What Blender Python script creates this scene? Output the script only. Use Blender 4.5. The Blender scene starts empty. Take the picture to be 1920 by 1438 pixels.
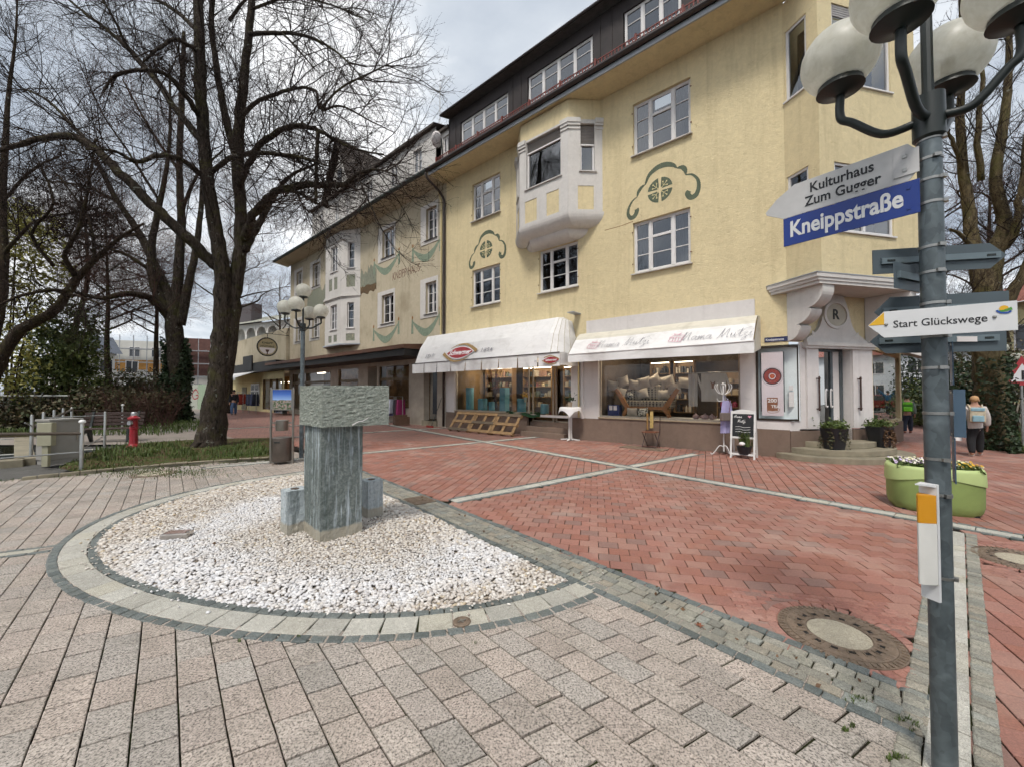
import bpy, bmesh, math, random
import numpy as np
from mathutils import Vector, Matrix
random.seed(7)
RNG = np.random.default_rng(11)
SC = bpy.context.scene
COL = SC.collection
# ------------------------------------------------------------------ camera, sky, sun, exposure
CAM_H = 1.6
FPX = 730.0                       # focal length in pixels of a 1920 wide frame
PITCH = math.atan(17.0 / FPX)
_cd = bpy.data.cameras.new('camera'); CAM = bpy.data.objects.new('camera', _cd); COL.objects.link(CAM)
_cd.sensor_width = 36.0; _cd.lens = 36.0 * FPX / 1920.0
_cd.clip_start = 0.05; _cd.clip_end = 3000.0
CAM.location = (0, 0, CAM_H); CAM.rotation_euler = (math.pi / 2 + PITCH, 0, 0)
SC.camera = CAM
SUN_AZ = math.radians(-160.0)      # measured from +Y, positive to the right
SUN_EL = math.radians(58.0)
SC.world = bpy.data.worlds.new('World'); SC.world.use_nodes = True
_nt = SC.world.node_tree; _nt.nodes.clear()
def _wn(t, **k):
 n = _nt.nodes.new(t)
 for a, b in k.items(): setattr(n, a, b)
 return n
_out = _wn('ShaderNodeOutputWorld'); _bg = _wn('ShaderNodeBackground')
_sky = _wn('ShaderNodeTexSky'); _sky.sky_type = 'NISHITA'; _sky.sun_disc = False
_sky.sun_elevation = SUN_EL; _sky.sun_rotation = SUN_AZ
_sky.air_density = 1.0; _sky.dust_density = 2.5; _sky.ozone_density = 1.0
_tc = _wn('ShaderNodeTexCoord'); _sep = _wn('ShaderNodeSeparateXYZ')
_nt.links.new(_tc.outputs['Generated'], _sep.inputs[0])
def _m(op, a, b=None, c=None):
 n = _wn('ShaderNodeMath', operation=op)
 for i, v in enumerate((a, b, c)):
  if v is None: continue
  if isinstance(v, (int, float)): n.inputs[i].default_value = v
  else: _nt.links.new(v, n.inputs[i])
 return n.outputs[0]
_zz = _m('ADD', _m('MAXIMUM', _sep.outputs[2], 0.0), 0.22)
_cv = _wn('ShaderNodeCombineXYZ')
_nt.links.new(_m('DIVIDE', _sep.outputs[0], _zz), _cv.inputs[0])
_nt.links.new(_m('DIVIDE', _sep.outputs[1], _zz), _cv.inputs[1])
_cv.inputs[2].default_value = 3.7
_n1 = _wn('ShaderNodeTexNoise'); _n1.inputs['Scale'].default_value = 1.15; _n1.inputs['Detail'].default_value = 7.0
_n1.inputs['Roughness'].default_value = 0.55; _n1.inputs['Distortion'].default_value = 0.25
_nt.links.new(_cv.outputs[0], _n1.inputs['Vector'])
_r1 = _wn('ShaderNodeValToRGB'); _nt.links.new(_n1.outputs['Fac'], _r1.inputs[0])
_e = _r1.color_ramp.elements
_e[0].position = 0.34; _e[0].color = (4.2, 4.8, 5.7, 1)
_e[1].position = 0.64; _e[1].color = (12.5, 12.5, 12.5, 1)
_x = _r1.color_ramp.elements.new(0.5); _x.color = (6.6, 7.1, 7.7, 1)
_mx = _wn('ShaderNodeMix', data_type='RGBA'); _mx.inputs[0].default_value = 0.86
_nt.links.new(_sky.outputs[0], _mx.inputs[6]); _nt.links.new(_r1.outputs[0], _mx.inputs[7])
_nt.links.new(_mx.outputs[2], _bg.inputs['Color']); _bg.inputs['Strength'].default_value = 0.06
_nt.links.new(_bg.outputs[0], _out.inputs[0])
_ld = bpy.data.lights.new('sun', 'SUN'); _ld.energy = 1.5; _ld.angle = math.radians(13); _ld.color = (1.0, 0.95, 0.88)
SUN = bpy.data.objects.new('sun', _ld); COL.objects.link(SUN)
_sd = Vector((math.sin(SUN_AZ) * math.cos(SUN_EL), math.cos(SUN_AZ) * math.cos(SUN_EL), math.sin(SUN_EL)))
SUN.rotation_euler = (-_sd).to_track_quat('-Z', 'Y').to_euler()
SUN.location = (0, 0, 30)
SC.view_settings.view_transform = 'Standard'; SC.view_settings.look = 'None'
SC.view_settings.gamma = 1.0; SC.view_settings.use_curve_mapping = False
SC.view_settings.exposure = 0.98
SC.cycles.max_bounces = 5; SC.cycles.diffuse_bounces = 2; SC.cycles.glossy_bounces = 3
SC.cycles.transmission_bounces = 4; SC.cycles.transparent_max_bounces = 10
SC.cycles.use_adaptive_sampling = True; SC.cycles.adaptive_min_samples = 14; SC.cycles.adaptive_threshold = 0.04
SC.cycles.use_denoising = True
SC.cycles.caustics_reflective = False; SC.cycles.caustics_refractive = False
# ------------------------------------------------------------------ placing helpers
_c, _s = math.cos(PITCH), math.sin(PITCH)
def ray(px, py):
 x, y, z = (px - 960) / FPX, 1.0, -(py - 719) / FPX
 return Vector((x, y * _c - z * _s, y * _s + z * _c))
def G(px, py, z=0.0):                        # ground point seen at a photo pixel
 r = ray(px, py); t = (z - CAM_H) / r.z
 return Vector((r.x * t, r.y * t, z))
def D(px, py, depth):                        # point at a given distance along +Y
 r = ray(px, py); t = depth / r.y
 return Vector((r.x * t, depth, CAM_H + r.z * t))
def proj(p):
 x, y, z = p[0], p[1], p[2] - CAM_H
 yy = y * _c + z * _s; zz = -y * _s + z * _c
 if yy < 0.05: return None
 return 960 + FPX * x / yy, 719 - FPX * zz / yy, yy
C0 = Vector((6.848, 9.616, 0)); FU = Vector((0.7608, -0.6490, 0)); FN = Vector((-0.6490, -0.7608, 0))
def FAC(s, o, z):                            # facade frame: along the front, out of it, up
 return C0 + FU * s + FN * o + Vector((0, 0, z))
def SZ(px, py, off=0.0):
 r = ray(px, py); k = FN.x * C0.x + FN.y * C0.y + off
 t = k / (FN.x * r.x + FN.y * r.y)
 p = Vector((0, 0, CAM_H)) + r * t
 return (p - C0).dot(FU), p.z
def frame(origin, ux, uy):
 o = Vector(origin); ux = Vector(ux).normalized(); uy = Vector(uy).normalized()
 return lambda a, b, z: o + ux * a + uy * b + Vector((0, 0, z))
def rotframe(origin, ang):
 return frame(origin, (math.cos(ang), math.sin(ang), 0), (-math.sin(ang), math.cos(ang), 0))
# ------------------------------------------------------------------ mesh builder
class MB:
 def __init__(self, tf=None): self.v = []; self.f = []; self.tf = tf
 def add(self, vs, fs):
  n = len(self.v)
  if self.tf: vs = [self.tf(*p) for p in vs]
  self.v += [tuple(p) for p in vs]
  self.f += [tuple(i + n for i in f) for f in fs]
  return self
 def box(self, x0, x1, y0, y1, z0, z1):
  return self.add([(x0, y0, z0), (x1, y0, z0), (x1, y1, z0), (x0, y1, z0), (x0, y0, z1), (x1, y0, z1), (x1, y1, z1), (x0, y1, z1)],
      [(0, 3, 2, 1), (4, 5, 6, 7), (0, 1, 5, 4), (1, 2, 6, 5), (2, 3, 7, 6), (3, 0, 4, 7)])
 def quad(self, a, b, c, d): return self.add([a, b, c, d], [(0, 1, 2, 3)])
 def poly(self, pts): return self.add(pts, [tuple(range(len(pts)))])
 def prism(self, pts, d0, d1, axis='y'):      # pts: 2-D outline; extruded along axis
  n = len(pts)
  if axis == 'y': A = [(p[0], d0, p[1]) for p in pts]; B = [(p[0], d1, p[1]) for p in pts]
  elif axis == 'z': A = [(p[0], p[1], d0) for p in pts]; B = [(p[0], p[1], d1) for p in pts]
  else: A = [(d0, p[0], p[1]) for p in pts]; B = [(d1, p[0], p[1]) for p in pts]
  fs = [tuple(range(n))[::-1], tuple(range(n, 2 * n))]
  fs += [(i, (i + 1) % n, n + (i + 1) % n, n + i) for i in range(n)]
  return self.add(A + B, fs)
 def tube(self, pts, rad, sides=8, caps=True):
  P = [Vector(p) for p in pts]; m = len(P)
  R = rad if isinstance(rad, (list, tuple)) else [rad] * m
  vs = []; up = Vector((0.13, 0.21, 0.97)).normalized(); prev = None
  for i in range(m):
   t = (P[min(i + 1, m - 1)] - P[max(i - 1, 0)])
   t = t.normalized() if t.length > 1e-9 else Vector((0, 0, 1))
   if prev is None:
    a = t.cross(up)
    if a.length < 1e-3: a = t.cross(Vector((1, 0, 0)))
   else: a = prev - t * prev.dot(t)
   a.normalize(); prev = a; b = t.cross(a)
   for k in range(sides):
    q = 2 * math.pi * k / sides
    vs.append(P[i] + (a * math.cos(q) + b * math.sin(q)) * R[i])
  fs = []
  for i in range(m - 1):
   for k in range(sides):
    k2 = (k + 1) % sides
    fs.append((i * sides + k, i * sides + k2, (i + 1) * sides + k2, (i + 1) * sides + k))
  if caps:
   fs.append(tuple(range(sides))[::-1]); fs.append(tuple((m - 1) * sides + k for k in range(sides)))
  return self.add(vs, fs)
 def lathe(self, prof, c=(0, 0, 0), sides=24, caps=True):
  c = Vector(c); vs = []
  for r, z in prof:
   for k in range(sides):
    q = 2 * math.pi * k / sides
    vs.append((c.x + r * math.cos(q), c.y + r * math.sin(q), c.z + z))
  m = len(prof); fs = []
  for i in range(m - 1):
   for k in range(sides):
    k2 = (k + 1) % sides
    fs.append((i * sides + k, i * sides + k2, (i + 1) * sides + k2, (i + 1) * sides + k))
  if caps:
   fs.append(tuple(range(sides))[::-1]); fs.append(tuple((m - 1) * sides + k for k in range(sides)))
  return self.add(vs, fs)
 def ball(self, c, r, seg=16, rings=10, sc=(1, 1, 1)):
  prof = [(0.0001 + r * math.sin(math.pi * i / rings), -r * math.cos(math.pi * i / rings)) for i in range(rings + 1)]
  tf, self.tf = self.tf, None; n = len(self.v); self.lathe(prof, (0, 0, 0), seg, True); self.tf = tf
  for i in range(n, len(self.v)):
   p = self.v[i]; p = (p[0] * sc[0] + c[0], p[1] * sc[1] + c[1], p[2] * sc[2] + c[2]); self.v[i] = tuple(tf(*p)) if tf else p
  return self
 def sheet(self, fn, nu, nv):                # fn(u,v) -> point, grid
  vs = [fn(i / nu, j / nv) for j in range(nv + 1) for i in range(nu + 1)]
  fs = [(j * (nu + 1) + i, j * (nu + 1) + i + 1, (j + 1) * (nu + 1) + i + 1, (j + 1) * (nu + 1) + i) for j in range(nv) for i in range(nu)]
  return self.add(vs, fs)
 def build(self, name, mat, parent=None, smooth=False, recalc=True, auto=None, bevel=0.0):
  me = bpy.data.meshes.new(name)
  me.from_pydata(self.v, [], self.f)
  if recalc and len(self.f) < 60000:
   bm = bmesh.new(); bm.from_mesh(me); bmesh.ops.recalc_face_normals(bm, faces=bm.faces[:]); bm.to_mesh(me); bm.free()
  if smooth: me.polygons.foreach_set('use_smooth', [True] * len(me.polygons))
  me.update()
  o = obj(name, me, mat, parent)
  if smooth and auto is not None: me.set_sharp_from_angle(angle=math.radians(auto))
  if bevel:
   b = o.modifiers.new('bevel', 'BEVEL'); b.width = bevel; b.segments = 2; b.limit_method = 'ANGLE'; b.angle_limit = math.radians(40)
  return o
def wmat(o):
 m = o.matrix_basis.copy()
 if o.parent is not None: m = wmat(o.parent) @ o.matrix_parent_inverse @ m
 return m
def obj(name, me, mat, parent=None):
 o = bpy.data.objects.new(name, me); COL.objects.link(o)
 if mat is not None:
  if len(me.materials) == 0: me.materials.append(mat)
 if parent is not None:
  o.parent = parent; o.matrix_parent_inverse = wmat(parent).inverted()
 return o
def thing(name, label, cat, loc=(0, 0, 0), group=None, rz=0.0):
 o = bpy.data.objects.new(name, None); COL.objects.link(o); o.empty_display_size = 0.1
 o.location = loc; o.rotation_euler = (0, 0, rz); o['label'] = label; o['category'] = cat
 if group: o['group'] = group
 return o
def tag(o, label, cat, group=None):
 o['label'] = label; o['category'] = cat
 if group: o['group'] = group
 return o
def kind(o, k): o['kind'] = k; return o
def copy_tree(o, parent=None):
 c = o.copy(); COL.objects.link(c); c.parent = parent
 for ch in list(o.children): copy_tree(ch, c)
 return c
def place_text(txt, size, tf, mat, name='lettering', parent=None, depth=0.002, bold=0.0, shear=0.0, align='LEFT', sx=1.0, space=1.0):
 cu = bpy.data.curves.new('t', 'FONT'); cu.body = txt; cu.size = size; cu.extrude = depth / 2; cu.offset = bold
 cu.shear = shear; cu.align_x = align; cu.space_character = space; cu.resolution_u = 3
 t = bpy.data.objects.new('t', cu); COL.objects.link(t)
 me = bpy.data.meshes.new_from_object(t)
 bpy.data.objects.remove(t); bpy.data.curves.remove(cu)
 me.name = name
 for v in me.vertices: v.co = tf(v.co.x * sx, v.co.z, v.co.y)
 me.materials.clear(); me.update()
 return obj(name, me, mat, parent)
def smooth_pts(pts, n=6, closed=False):          # Catmull-Rom
 P = [Vector(p) for p in pts]; out = []; m = len(P)
 rng = range(m) if closed else range(m - 1)
 for i in rng:
  if closed: p0, p1, p2, p3 = P[i - 1], P[i], P[(i + 1) % m], P[(i + 2) % m]
  else: p0, p1, p2, p3 = P[max(i - 1, 0)], P[i], P[i + 1], P[min(i + 2, m - 1)]
  for k in range(n):
   t = k / n
   out.append(0.5 * ((2 * p1) + (p2 - p0) * t + (2 * p0 - 5 * p1 + 4 * p2 - p3) * t * t + (-p0 + 3 * p1 - 3 * p2 + p3) * t ** 3))
 if not closed: out.append(P[-1])
 return out
def ribbon(mb, pts, w, d0, d1, n=6, taper=None):  # flat brush stroke in the (a, z) plane of mb, from depth d0 to d1
 P = smooth_pts([(p[0], p[1], 0) for p in pts], n); m = len(P); L = []; Rr = []
 for i in range(m):
  t = (P[min(i + 1, m - 1)] - P[max(i - 1, 0)]).normalized(); q = Vector((-t.y, t.x, 0))
  k = w(i / (m - 1)) if callable(w) else w
  L.append(P[i] + q * k / 2); Rr.append(P[i] - q * k / 2)
 vs = [(p.x, d1, p.y) for p in L] + [(p.x, d1, p.y) for p in Rr] + [(p.x, d0, p.y) for p in L] + [(p.x, d0, p.y) for p in Rr]
 fs = []
 for i in range(m - 1):
  fs.append((i, i + 1, m + i + 1, m + i)); fs.append((i, 2 * m + i, 2 * m + i + 1, i + 1)); fs.append((m + i, m + i + 1, 3 * m + i + 1, 3 * m + i))
 mb.add(vs, fs)
# ------------------------------------------------------------------ materials
def lin(h):
 h = h.lstrip('#'); r = []
 for i in (0, 2, 4):
  c = int(h[i:i + 2], 16) / 255
  r.append(c / 12.92 if c <= 0.04045 else ((c + 0.055) / 1.055) ** 2.4)
 return tuple(r)
MATS = {}
def col4(c): return (c[0], c[1], c[2], 1.0)
class NT:
 def __init__(self, name):
  self.m = bpy.data.materials.new(name); self.m.use_nodes = True
  self.t = self.m.node_tree; self.t.nodes.clear()
  self.out = self.n('ShaderNodeOutputMaterial'); self.p = self.n('ShaderNodeBsdfPrincipled')
  self.l(self.p.outputs[0], self.out.inputs[0])
  self._pos = None
 def n(self, t, **k):
  x = self.t.nodes.new(t)
  for a, b in k.items(): setattr(x, a, b)
  return x
 def l(self, a, b): self.t.links.new(a, b)
 def pos(self):
  if self._pos is None: self._pos = self.n('ShaderNodeTexCoord').outputs['Object']
  return self._pos
 def geo(self): return self.n('ShaderNodeNewGeometry').outputs['Position']
 def map(self, vec, scale=(1, 1, 1), rot=(0, 0, 0), loc=(0, 0, 0)):
  m = self.n('ShaderNodeMapping'); self.l(vec, m.inputs[0]); m.inputs['Scale'].default_value = scale; m.inputs['Rotation'].default_value = rot; m.inputs['Location'].default_value = loc
  return m.outputs[0]
 def noise(self, vec, scale, detail=4, rough=0.55, dist=0.0):
  x = self.n('ShaderNodeTexNoise'); self.l(vec, x.inputs['Vector']); x.inputs['Scale'].default_value = scale
  x.inputs['Detail'].default_value = min(detail, 3); x.inputs['Roughness'].default_value = rough; x.inputs['Distortion'].default_value = dist
  return x.outputs['Fac']
 def voro(self, vec, scale, feature='F1', out='Distance', rnd=1.0):
  x = self.n('ShaderNodeTexVoronoi', feature=feature); self.l(vec, x.inputs['Vector']); x.inputs['Scale'].default_value = scale
  x.inputs['Randomness'].default_value = rnd
  return x.outputs[out]
 def ramp(self, fac, stops, interp='LINEAR'):
  x = self.n('ShaderNodeValToRGB'); self.l(fac, x.inputs[0]); r = x.color_ramp; r.interpolation = interp
  while len(r.elements) < len(stops): r.elements.new(0.5)
  for e, (p, c) in zip(r.elements, stops): e.position = p; e.color = col4(c) if len(c) == 3 else c
  return x.outputs[0]
 def mix(self, fac, a, b, blend='MIX'):
  x = self.n('ShaderNodeMix', data_type='RGBA', blend_type=blend)
  for i, v in ((0, fac), (6, a), (7, b)):
   if isinstance(v, (int, float)): x.inputs[i].default_value = v
   elif isinstance(v, tuple): x.inputs[i].default_value = col4(v)
   else: self.l(v, x.inputs[i])
  return x.outputs[2]
 def math(self, op, a, b=0.0, c=0.0):
  x = self.n('ShaderNodeMath', operation=op)
  for i, v in enumerate((a, b, c)):
   if isinstance(v, (int, float)): x.inputs[i].default_value = v
   else: self.l(v, x.inputs[i])
  return x.outputs[0]
 def bump(self, h, dist=0.01, strength=1.0):
  x = self.n('ShaderNodeBump'); x.inputs['Strength'].default_value = strength; x.inputs['Distance'].default_value = dist
  self.l(h, x.inputs['Height']); self.l(x.outputs[0], self.p.inputs['Normal'])
 def set(self, **k):
  names = {'col': 'Base Color', 'rough': 'Roughness', 'metal': 'Metallic', 'spec': 'Specular IOR Level', 'sss': 'Subsurface Weight', 'trans': 'Transmission Weight', 'coat': 'Coat Weight', 'alpha': 'Alpha', 'ec': 'Emission Color', 'es': 'Emission Strength', 'ior': 'IOR', 'sheen': 'Sheen Weight'}
  for a, v in k.items():
   i = self.p.inputs[names[a]]
   if isinstance(v, tuple): i.default_value = col4(v)
   elif isinstance(v, (int, float)): i.default_value = v
   else: self.l(v, i)
  return self
 def rnd(self):                               # one value per piece: separate objects and separate islands alike
  a = self.n('ShaderNodeNewGeometry').outputs['Random Per Island']; b = self.n('ShaderNodeObjectInfo').outputs['Random']
  return self.math('FRACT', self.math('ADD', a, b))
def simple(name, c, rough=0.6, var=0.12, scale=6.0, metal=0.0, spec=0.5, bump=0.0, bscale=40.0, dirt=0.0, coat=0.0, geo=False):
 if name in MATS: return MATS[name]
 if isinstance(c, str): c = lin(c)
 t = NT(name); P = t.geo() if geo else t.pos()
 n = t.noise(P, scale, 5, 0.6)
 a = tuple(x * (1 - var) for x in c); b = tuple(min(1, x * (1 + var)) for x in c)
 k = t.ramp(n, [(0.3, a), (0.7, b)])
 if dirt:
  d = t.noise(P, scale * 0.35, 6, 0.7, 0.6)
  k = t.mix(t.ramp(d, [(0.5, (0, 0, 0)), (0.72, (dirt,) * 3)]), k, tuple(x * 0.35 for x in c))
 t.set(col=k, rough=rough, metal=metal, spec=spec, coat=coat)
 if bump: t.bump(t.noise(P, bscale, 4, 0.6), bump)
 MATS[name] = t.m
 return t.m
# ------------------------------------------------------------------ surface materials
def m_granite(name, cols, dark=0.25, spk=170.0, rough=0.75, stain=0.35):
 t = NT(name); P = t.geo(); r = t.rnd()
 base = t.ramp(r, [(i / (len(cols) - 1), lin(c)) for i, c in enumerate(cols)])
 s1 = t.noise(P, spk, 3, 0.7); s2 = t.voro(P, spk * 0.9, out='Color')
 sp = t.ramp(s1, [(0.36, (dark,) * 3), (0.5, (1, 1, 1)), (0.66, (1.28,) * 3)])
 k = t.mix(1.0, base, sp, 'MULTIPLY')
 k = t.mix(1.0, k, t.ramp(t.noise(P, 38.0, 3, 0.7, 1.0), [(0.32, (0.78,) * 3), (0.68, (1.14,) * 3)]), 'MULTIPLY')
 big = t.noise(P, 2.3, 5, 0.65, 0.5)
 k = t.mix(t.ramp(big, [(0.42, (0, 0, 0)), (0.75, (stain,) * 3)]), k, lin('5d594e'))
 bl = t.noise(P, 26.0, 4, 0.6)
 k = t.mix(t.ramp(bl, [(0.45, (0, 0, 0)), (0.8, (0.22,) * 3)]), k, lin('8d8a80'))
 sp2 = t.voro(P, 7.0); k = t.mix(t.ramp(t.math('ADD', sp2, t.math('MULTIPLY', bl, 0.12)), [(0.085, (0.55,) * 3), (0.11, (0, 0, 0))]), k, lin('4a463f'))
 k = t.mix(1.0, k, t.ramp(t.math('FRACT', t.math('MULTIPLY', r, 7.31)), [(0.0, (0.93,) * 3), (1.0, (1.05,) * 3)]), 'MULTIPLY')
 t.set(col=k, rough=rough, spec=0.35); t.bump(t.math('ADD', s1, t.math('MULTIPLY', bl, 1.2)), 0.0022, 0.8)
 MATS[name] = t.m; return t.m
M_SLAB = m_granite('granite_slab', ['a59b92', 'ada196', 'a59e96', 'b0a398', 'a99c92', '9f9890'], 0.22, 90.0, 0.8, 0.42)
M_PALE = m_granite('pale_granite', ['b1aea5', 'bbb8ae', 'a8a59c', 'b6b1a2'], 0.6, 190.0, 0.8, 0.25)
M_DARKSETT = m_granite('dark_sett', ['5f6664', '6c7270', '545b5a', '747975'], 0.6, 120.0, 0.7, 0.2)
M_SETT = m_granite('grey_sett', ['8b897c', '9a968a', '7c7c74', '938b7c', '868a84'], 0.6, 140.0, 0.8, 0.35)
def m_brick(name, cols):
 t = NT(name); P = t.geo(); r = t.rnd()
 base = t.ramp(r, [(i / len(cols), lin(c)) for i, c in enumerate(cols)], 'CONSTANT')
 n1 = t.noise(P, 90.0, 4, 0.65); n2 = t.noise(P, 9.0, 6, 0.7, 0.8); n3 = t.noise(P, 1.1, 5, 0.6, 0.6)
 k = t.mix(1.0, base, t.ramp(n1, [(0.3, (0.74,) * 3), (0.7, (1.2,) * 3)]), 'MULTIPLY')
 k = t.mix(t.ramp(n2, [(0.5, (0, 0, 0)), (0.78, (0.38,) * 3)]), k, lin('6c564f'))
 k = t.mix(t.ramp(n3, [(0.52, (0, 0, 0)), (0.7, (0.36,) * 3)]), k, lin('b3a194'))
 k = t.mix(t.ramp(t.noise(P, 0.45, 4, 0.6, 0.3), [(0.45, (0, 0, 0)), (0.7, (0.3,) * 3)]), k, lin('5d4a44'))
 t.set(col=k, rough=0.8, spec=0.3); t.bump(t.math('ADD', n1, n2), 0.002, 0.7)
 MATS[name] = t.m; return t.m
M_BRICK = m_brick('red_brick', ['95695d', '8f6153', '996c5f', '8c6358', '966f63', '85685f', '936556', '997366', '8f6255'])
M_BRICK2 = m_brick('small_red_brick', ['94675b', '996d60', '8e6257', '9b7165'])
def m_bed(name, a, b, moss):
 t = NT(name); P = t.geo()
 k = t.ramp(t.noise(P, 60, 5, 0.7), [(0.3, lin(a)), (0.7, lin(b))])
 k = t.mix(t.ramp(t.noise(P, 3.2, 5, 0.7), [(0.45, (0, 0, 0)), (0.62, (0.85,) * 3)]), k, lin(moss))
 t.set(col=k, rough=0.95, spec=0.1); t.bump(t.noise(P, 130, 3, 0.6), 0.004)
 MATS[name] = t.m; return t.m
M_BED = m_bed('joint_sand', '1c1914', '352f27', '2f361c')
M_REDBED = m_bed('brick_joint_sand', '17120f', '2a221e', '242019')
M_GROUND = simple('asphalt', '55534f', 0.9, 0.18, 3.0, bump=0.006, bscale=120, dirt=0.3, geo=True)
def plate(name, l, w, h=0.045, ch=0.004, jit=0.0):      # one paving piece, top at z=0, chamfered, no bottom
 a, b = l / 2, w / 2; c = ch
 def jj(): return random.uniform(-jit, jit)
 B = [(-a + jj(), -b + jj()), (a + jj(), -b + jj()), (a + jj(), b + jj()), (-a + jj(), b + jj())]
 v = [(x, y, -h) for x, y in B] + [(x, y, -c) for x, y in B]
 v += [(x - math.copysign(c * 1.2, x), y - math.copysign(c * 1.2, y), 0) for x, y in B]
 f = [(8, 9, 10, 11)] + [(i, (i + 1) % 4, 4 + (i + 1) % 4, 4 + i) for i in range(4)] + [(4 + i, 4 + (i + 1) % 4, 8 + (i + 1) % 4, 8 + i) for i in range(4)]
 return v, f
def seen(x, y, z=0.0, m=30):
 q = proj((x, y, z))
 return q is not None and -m < q[0] < 1920 + m and -m < q[1] < 1438 + m
class Pieces:
 """paving pieces: the ones that show largest become objects, the rest one mesh"""
 def __init__(self): self.items = []                 # (x, y, ang, template index, dz)
 def put(self, x, y, a, k=0, dz=0.0): self.items.append((x, y, a, k, dz))
 def emit(self, parent, name, mats, temps, limit, far_name, maxdepth=99):
  sc = []
  for i, (x, y, a, k, dz) in enumerate(self.items):
   sc.append((0 if seen(x, y) else 1, x * x * 0 + y, i))
  sc.sort(); near = set(i for v, d, i in sc[:limit] if v == 0)
  mes = []
  for (v, f), mt in zip(temps, mats):
   me = bpy.data.meshes.new(name); me.from_pydata(v, [], f); me.materials.append(mt); me.update(); mes.append(me)
  groups = {}
  for i, (x, y, a, k, dz) in enumerate(self.items):
   tx, ty = random.gauss(0, 0.004), random.gauss(0, 0.004); z = dz + random.gauss(0, 0.0009)
   if i in near:
    o = bpy.data.objects.new(name, mes[k]); COL.objects.link(o); o.parent = parent
    o.location = (x, y, z); o.rotation_euler = (tx, ty, a)
   else:
    c, s = math.cos(a), math.sin(a); V, F = temps[k]
    g = groups.setdefault(mats[k].name, (MB(), mats[k]))[0]; n = len(g.v)
    g.v += [(x + p[0] * c - p[1] * s, y + p[0] * s + p[1] * c, p[2] + z + p[0] * ty * -1 + p[1] * tx) for p in V]
    g.f += [tuple(q + n for q in ff) for ff in F]
  for g, mt in groups.values():
   kind(g.build(far_name, mt, parent, recalc=False), 'stuff')
# band frames measured from the photograph
TD, WD = Vector((0.665, -0.747, 0)), Vector((0.747, 0.665, 0))       # sett gutter: along / across
AD, AN = Vector((0.615, -0.789, 0)), Vector((0.789, 0.615, 0))       # pale bands: along / across
RR, RC = Vector((0.978, -0.208, 0)), Vector((0.208, 0.978, 0))       # brick rows
QA = 7.12; TB = [-5.1, -10.6, -16.0, -21.5]
def tw(p): return p.dot(TD), p.dot(WD)
def taq(p): return p.dot(AD), p.dot(AN)
RCEN = Vector((-1.75, 5.9, 0)); RF = [3.4721, 0.1245, -0.0586, 0.1376, -0.0044, -0.1137, -0.0657]
def ring_r(a): return RF[0] + RF[1] * math.cos(a) + RF[2] * math.sin(a) + RF[3] * math.cos(2 * a) + RF[4] * math.sin(2 * a) + RF[5] * math.cos(3 * a) + RF[6] * math.sin(3 * a)
def ring_d(p):
 d = p - RCEN; return ring_r(math.atan2(d.y, d.x)) - math.hypot(d.x, d.y)   # >0 inside
# ------------------------------------------------------------------ ground
g = MB(); g.quad((-400, -60, -0.075), (400, -60, -0.075), (400, 900, -0.075), (-400, 900, -0.075))
kind(g.build('ground', M_GROUND), 'structure')
BEDL = [(-14.0, 4.2), (-9.36, 7.12), (-8.42, 7.63), (-7.89, 8.15), (-6.79, 8.89), (-5.72, 9.31), (-4.3, 9.75), (-3.0, 9.9)]
def bed_y(x):
 for (a, b), (c, d) in zip(BEDL, BEDL[1:]):
  if a <= x <= c: return b + (d - b) * (x - a) / (c - a)
 return BEDL[0][1] if x < BEDL[0][0] else 99.0
# granite slabs
slabs = MB(); slabs.poly([(-16, -1.5, -0.014), (3.6, -1.5, -0.014), (2.4, 2.2, -0.014), (-4.2, 9.3, -0.014), (-5.72, 9.31, -0.014), (-6.79, 8.89, -0.014), (-7.89, 8.15, -0.014), (-8.42, 7.63, -0.014), (-9.36, 7.12, -0.014), (-16, 3.0, -0.014)])
slab_field = kind(slabs.build('granite_slab_paving', M_BED), 'structure')
e1 = Vector((0.664, -0.748, 0)) * 0.2605; e2 = Vector((0.1555, 0.0815, 0)); o0 = Vector((-0.852, 2.093, 0))
def slab_temp(gap=0.0095, h=0.05, ch=0.004):
 g1 = e1 * (0.5 - 0.013 / e1.length / 2); g2 = e2 * (0.5 - 0.008 / e2.length / 2)
 B = [-g1 - g2, g1 - g2, g1 + g2, -g1 + g2]; c1 = e1.normalized() * ch; c2 = e2.normalized() * ch
 T = [B[0] + c1 + c2, B[1] - c1 + c2, B[2] - c1 - c2, B[3] + c1 - c2]
 v = [(p.x, p.y, -h) for p in B] + [(p.x, p.y, -ch * 0.8) for p in B] + [(p.x, p.y, 0) for p in T]
 f = [(8, 9, 10, 11)] + [(i, (i + 1) % 4, 4 + (i + 1) % 4, 4 + i) for i in range(4)] + [(4 + i, 4 + (i + 1) % 4, 8 + (i + 1) % 4, 8 + i) for i in range(4)]
 return v, f
pc = Pieces()
for j in range(-90, 60):
 for i in range(-60, 60):
  p = o0 + e1 * (i + 0.5 * (j % 2)) + e2 * (j + 0.5) + e1 * 0.5
  if p.y < 0.9 or p.x < -13 or p.y > 9.8: continue
  t, w = tw(p)
  if w > 2.72 or ring_d(p) > 0.2: continue
  if p.y > bed_y(p.x) - 0.05: continue
  if not seen(p.x, p.y, 0, 260): continue
  if t > -0.12 and w > 0.9: continue
  pc.put(p.x, p.y, random.gauss(0, 0.007), 0, random.gauss(0, 0.0012))
pc.emit(slab_field, 'slab', [M_SLAB], [slab_temp()], 300, 'far_slabs')
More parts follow.
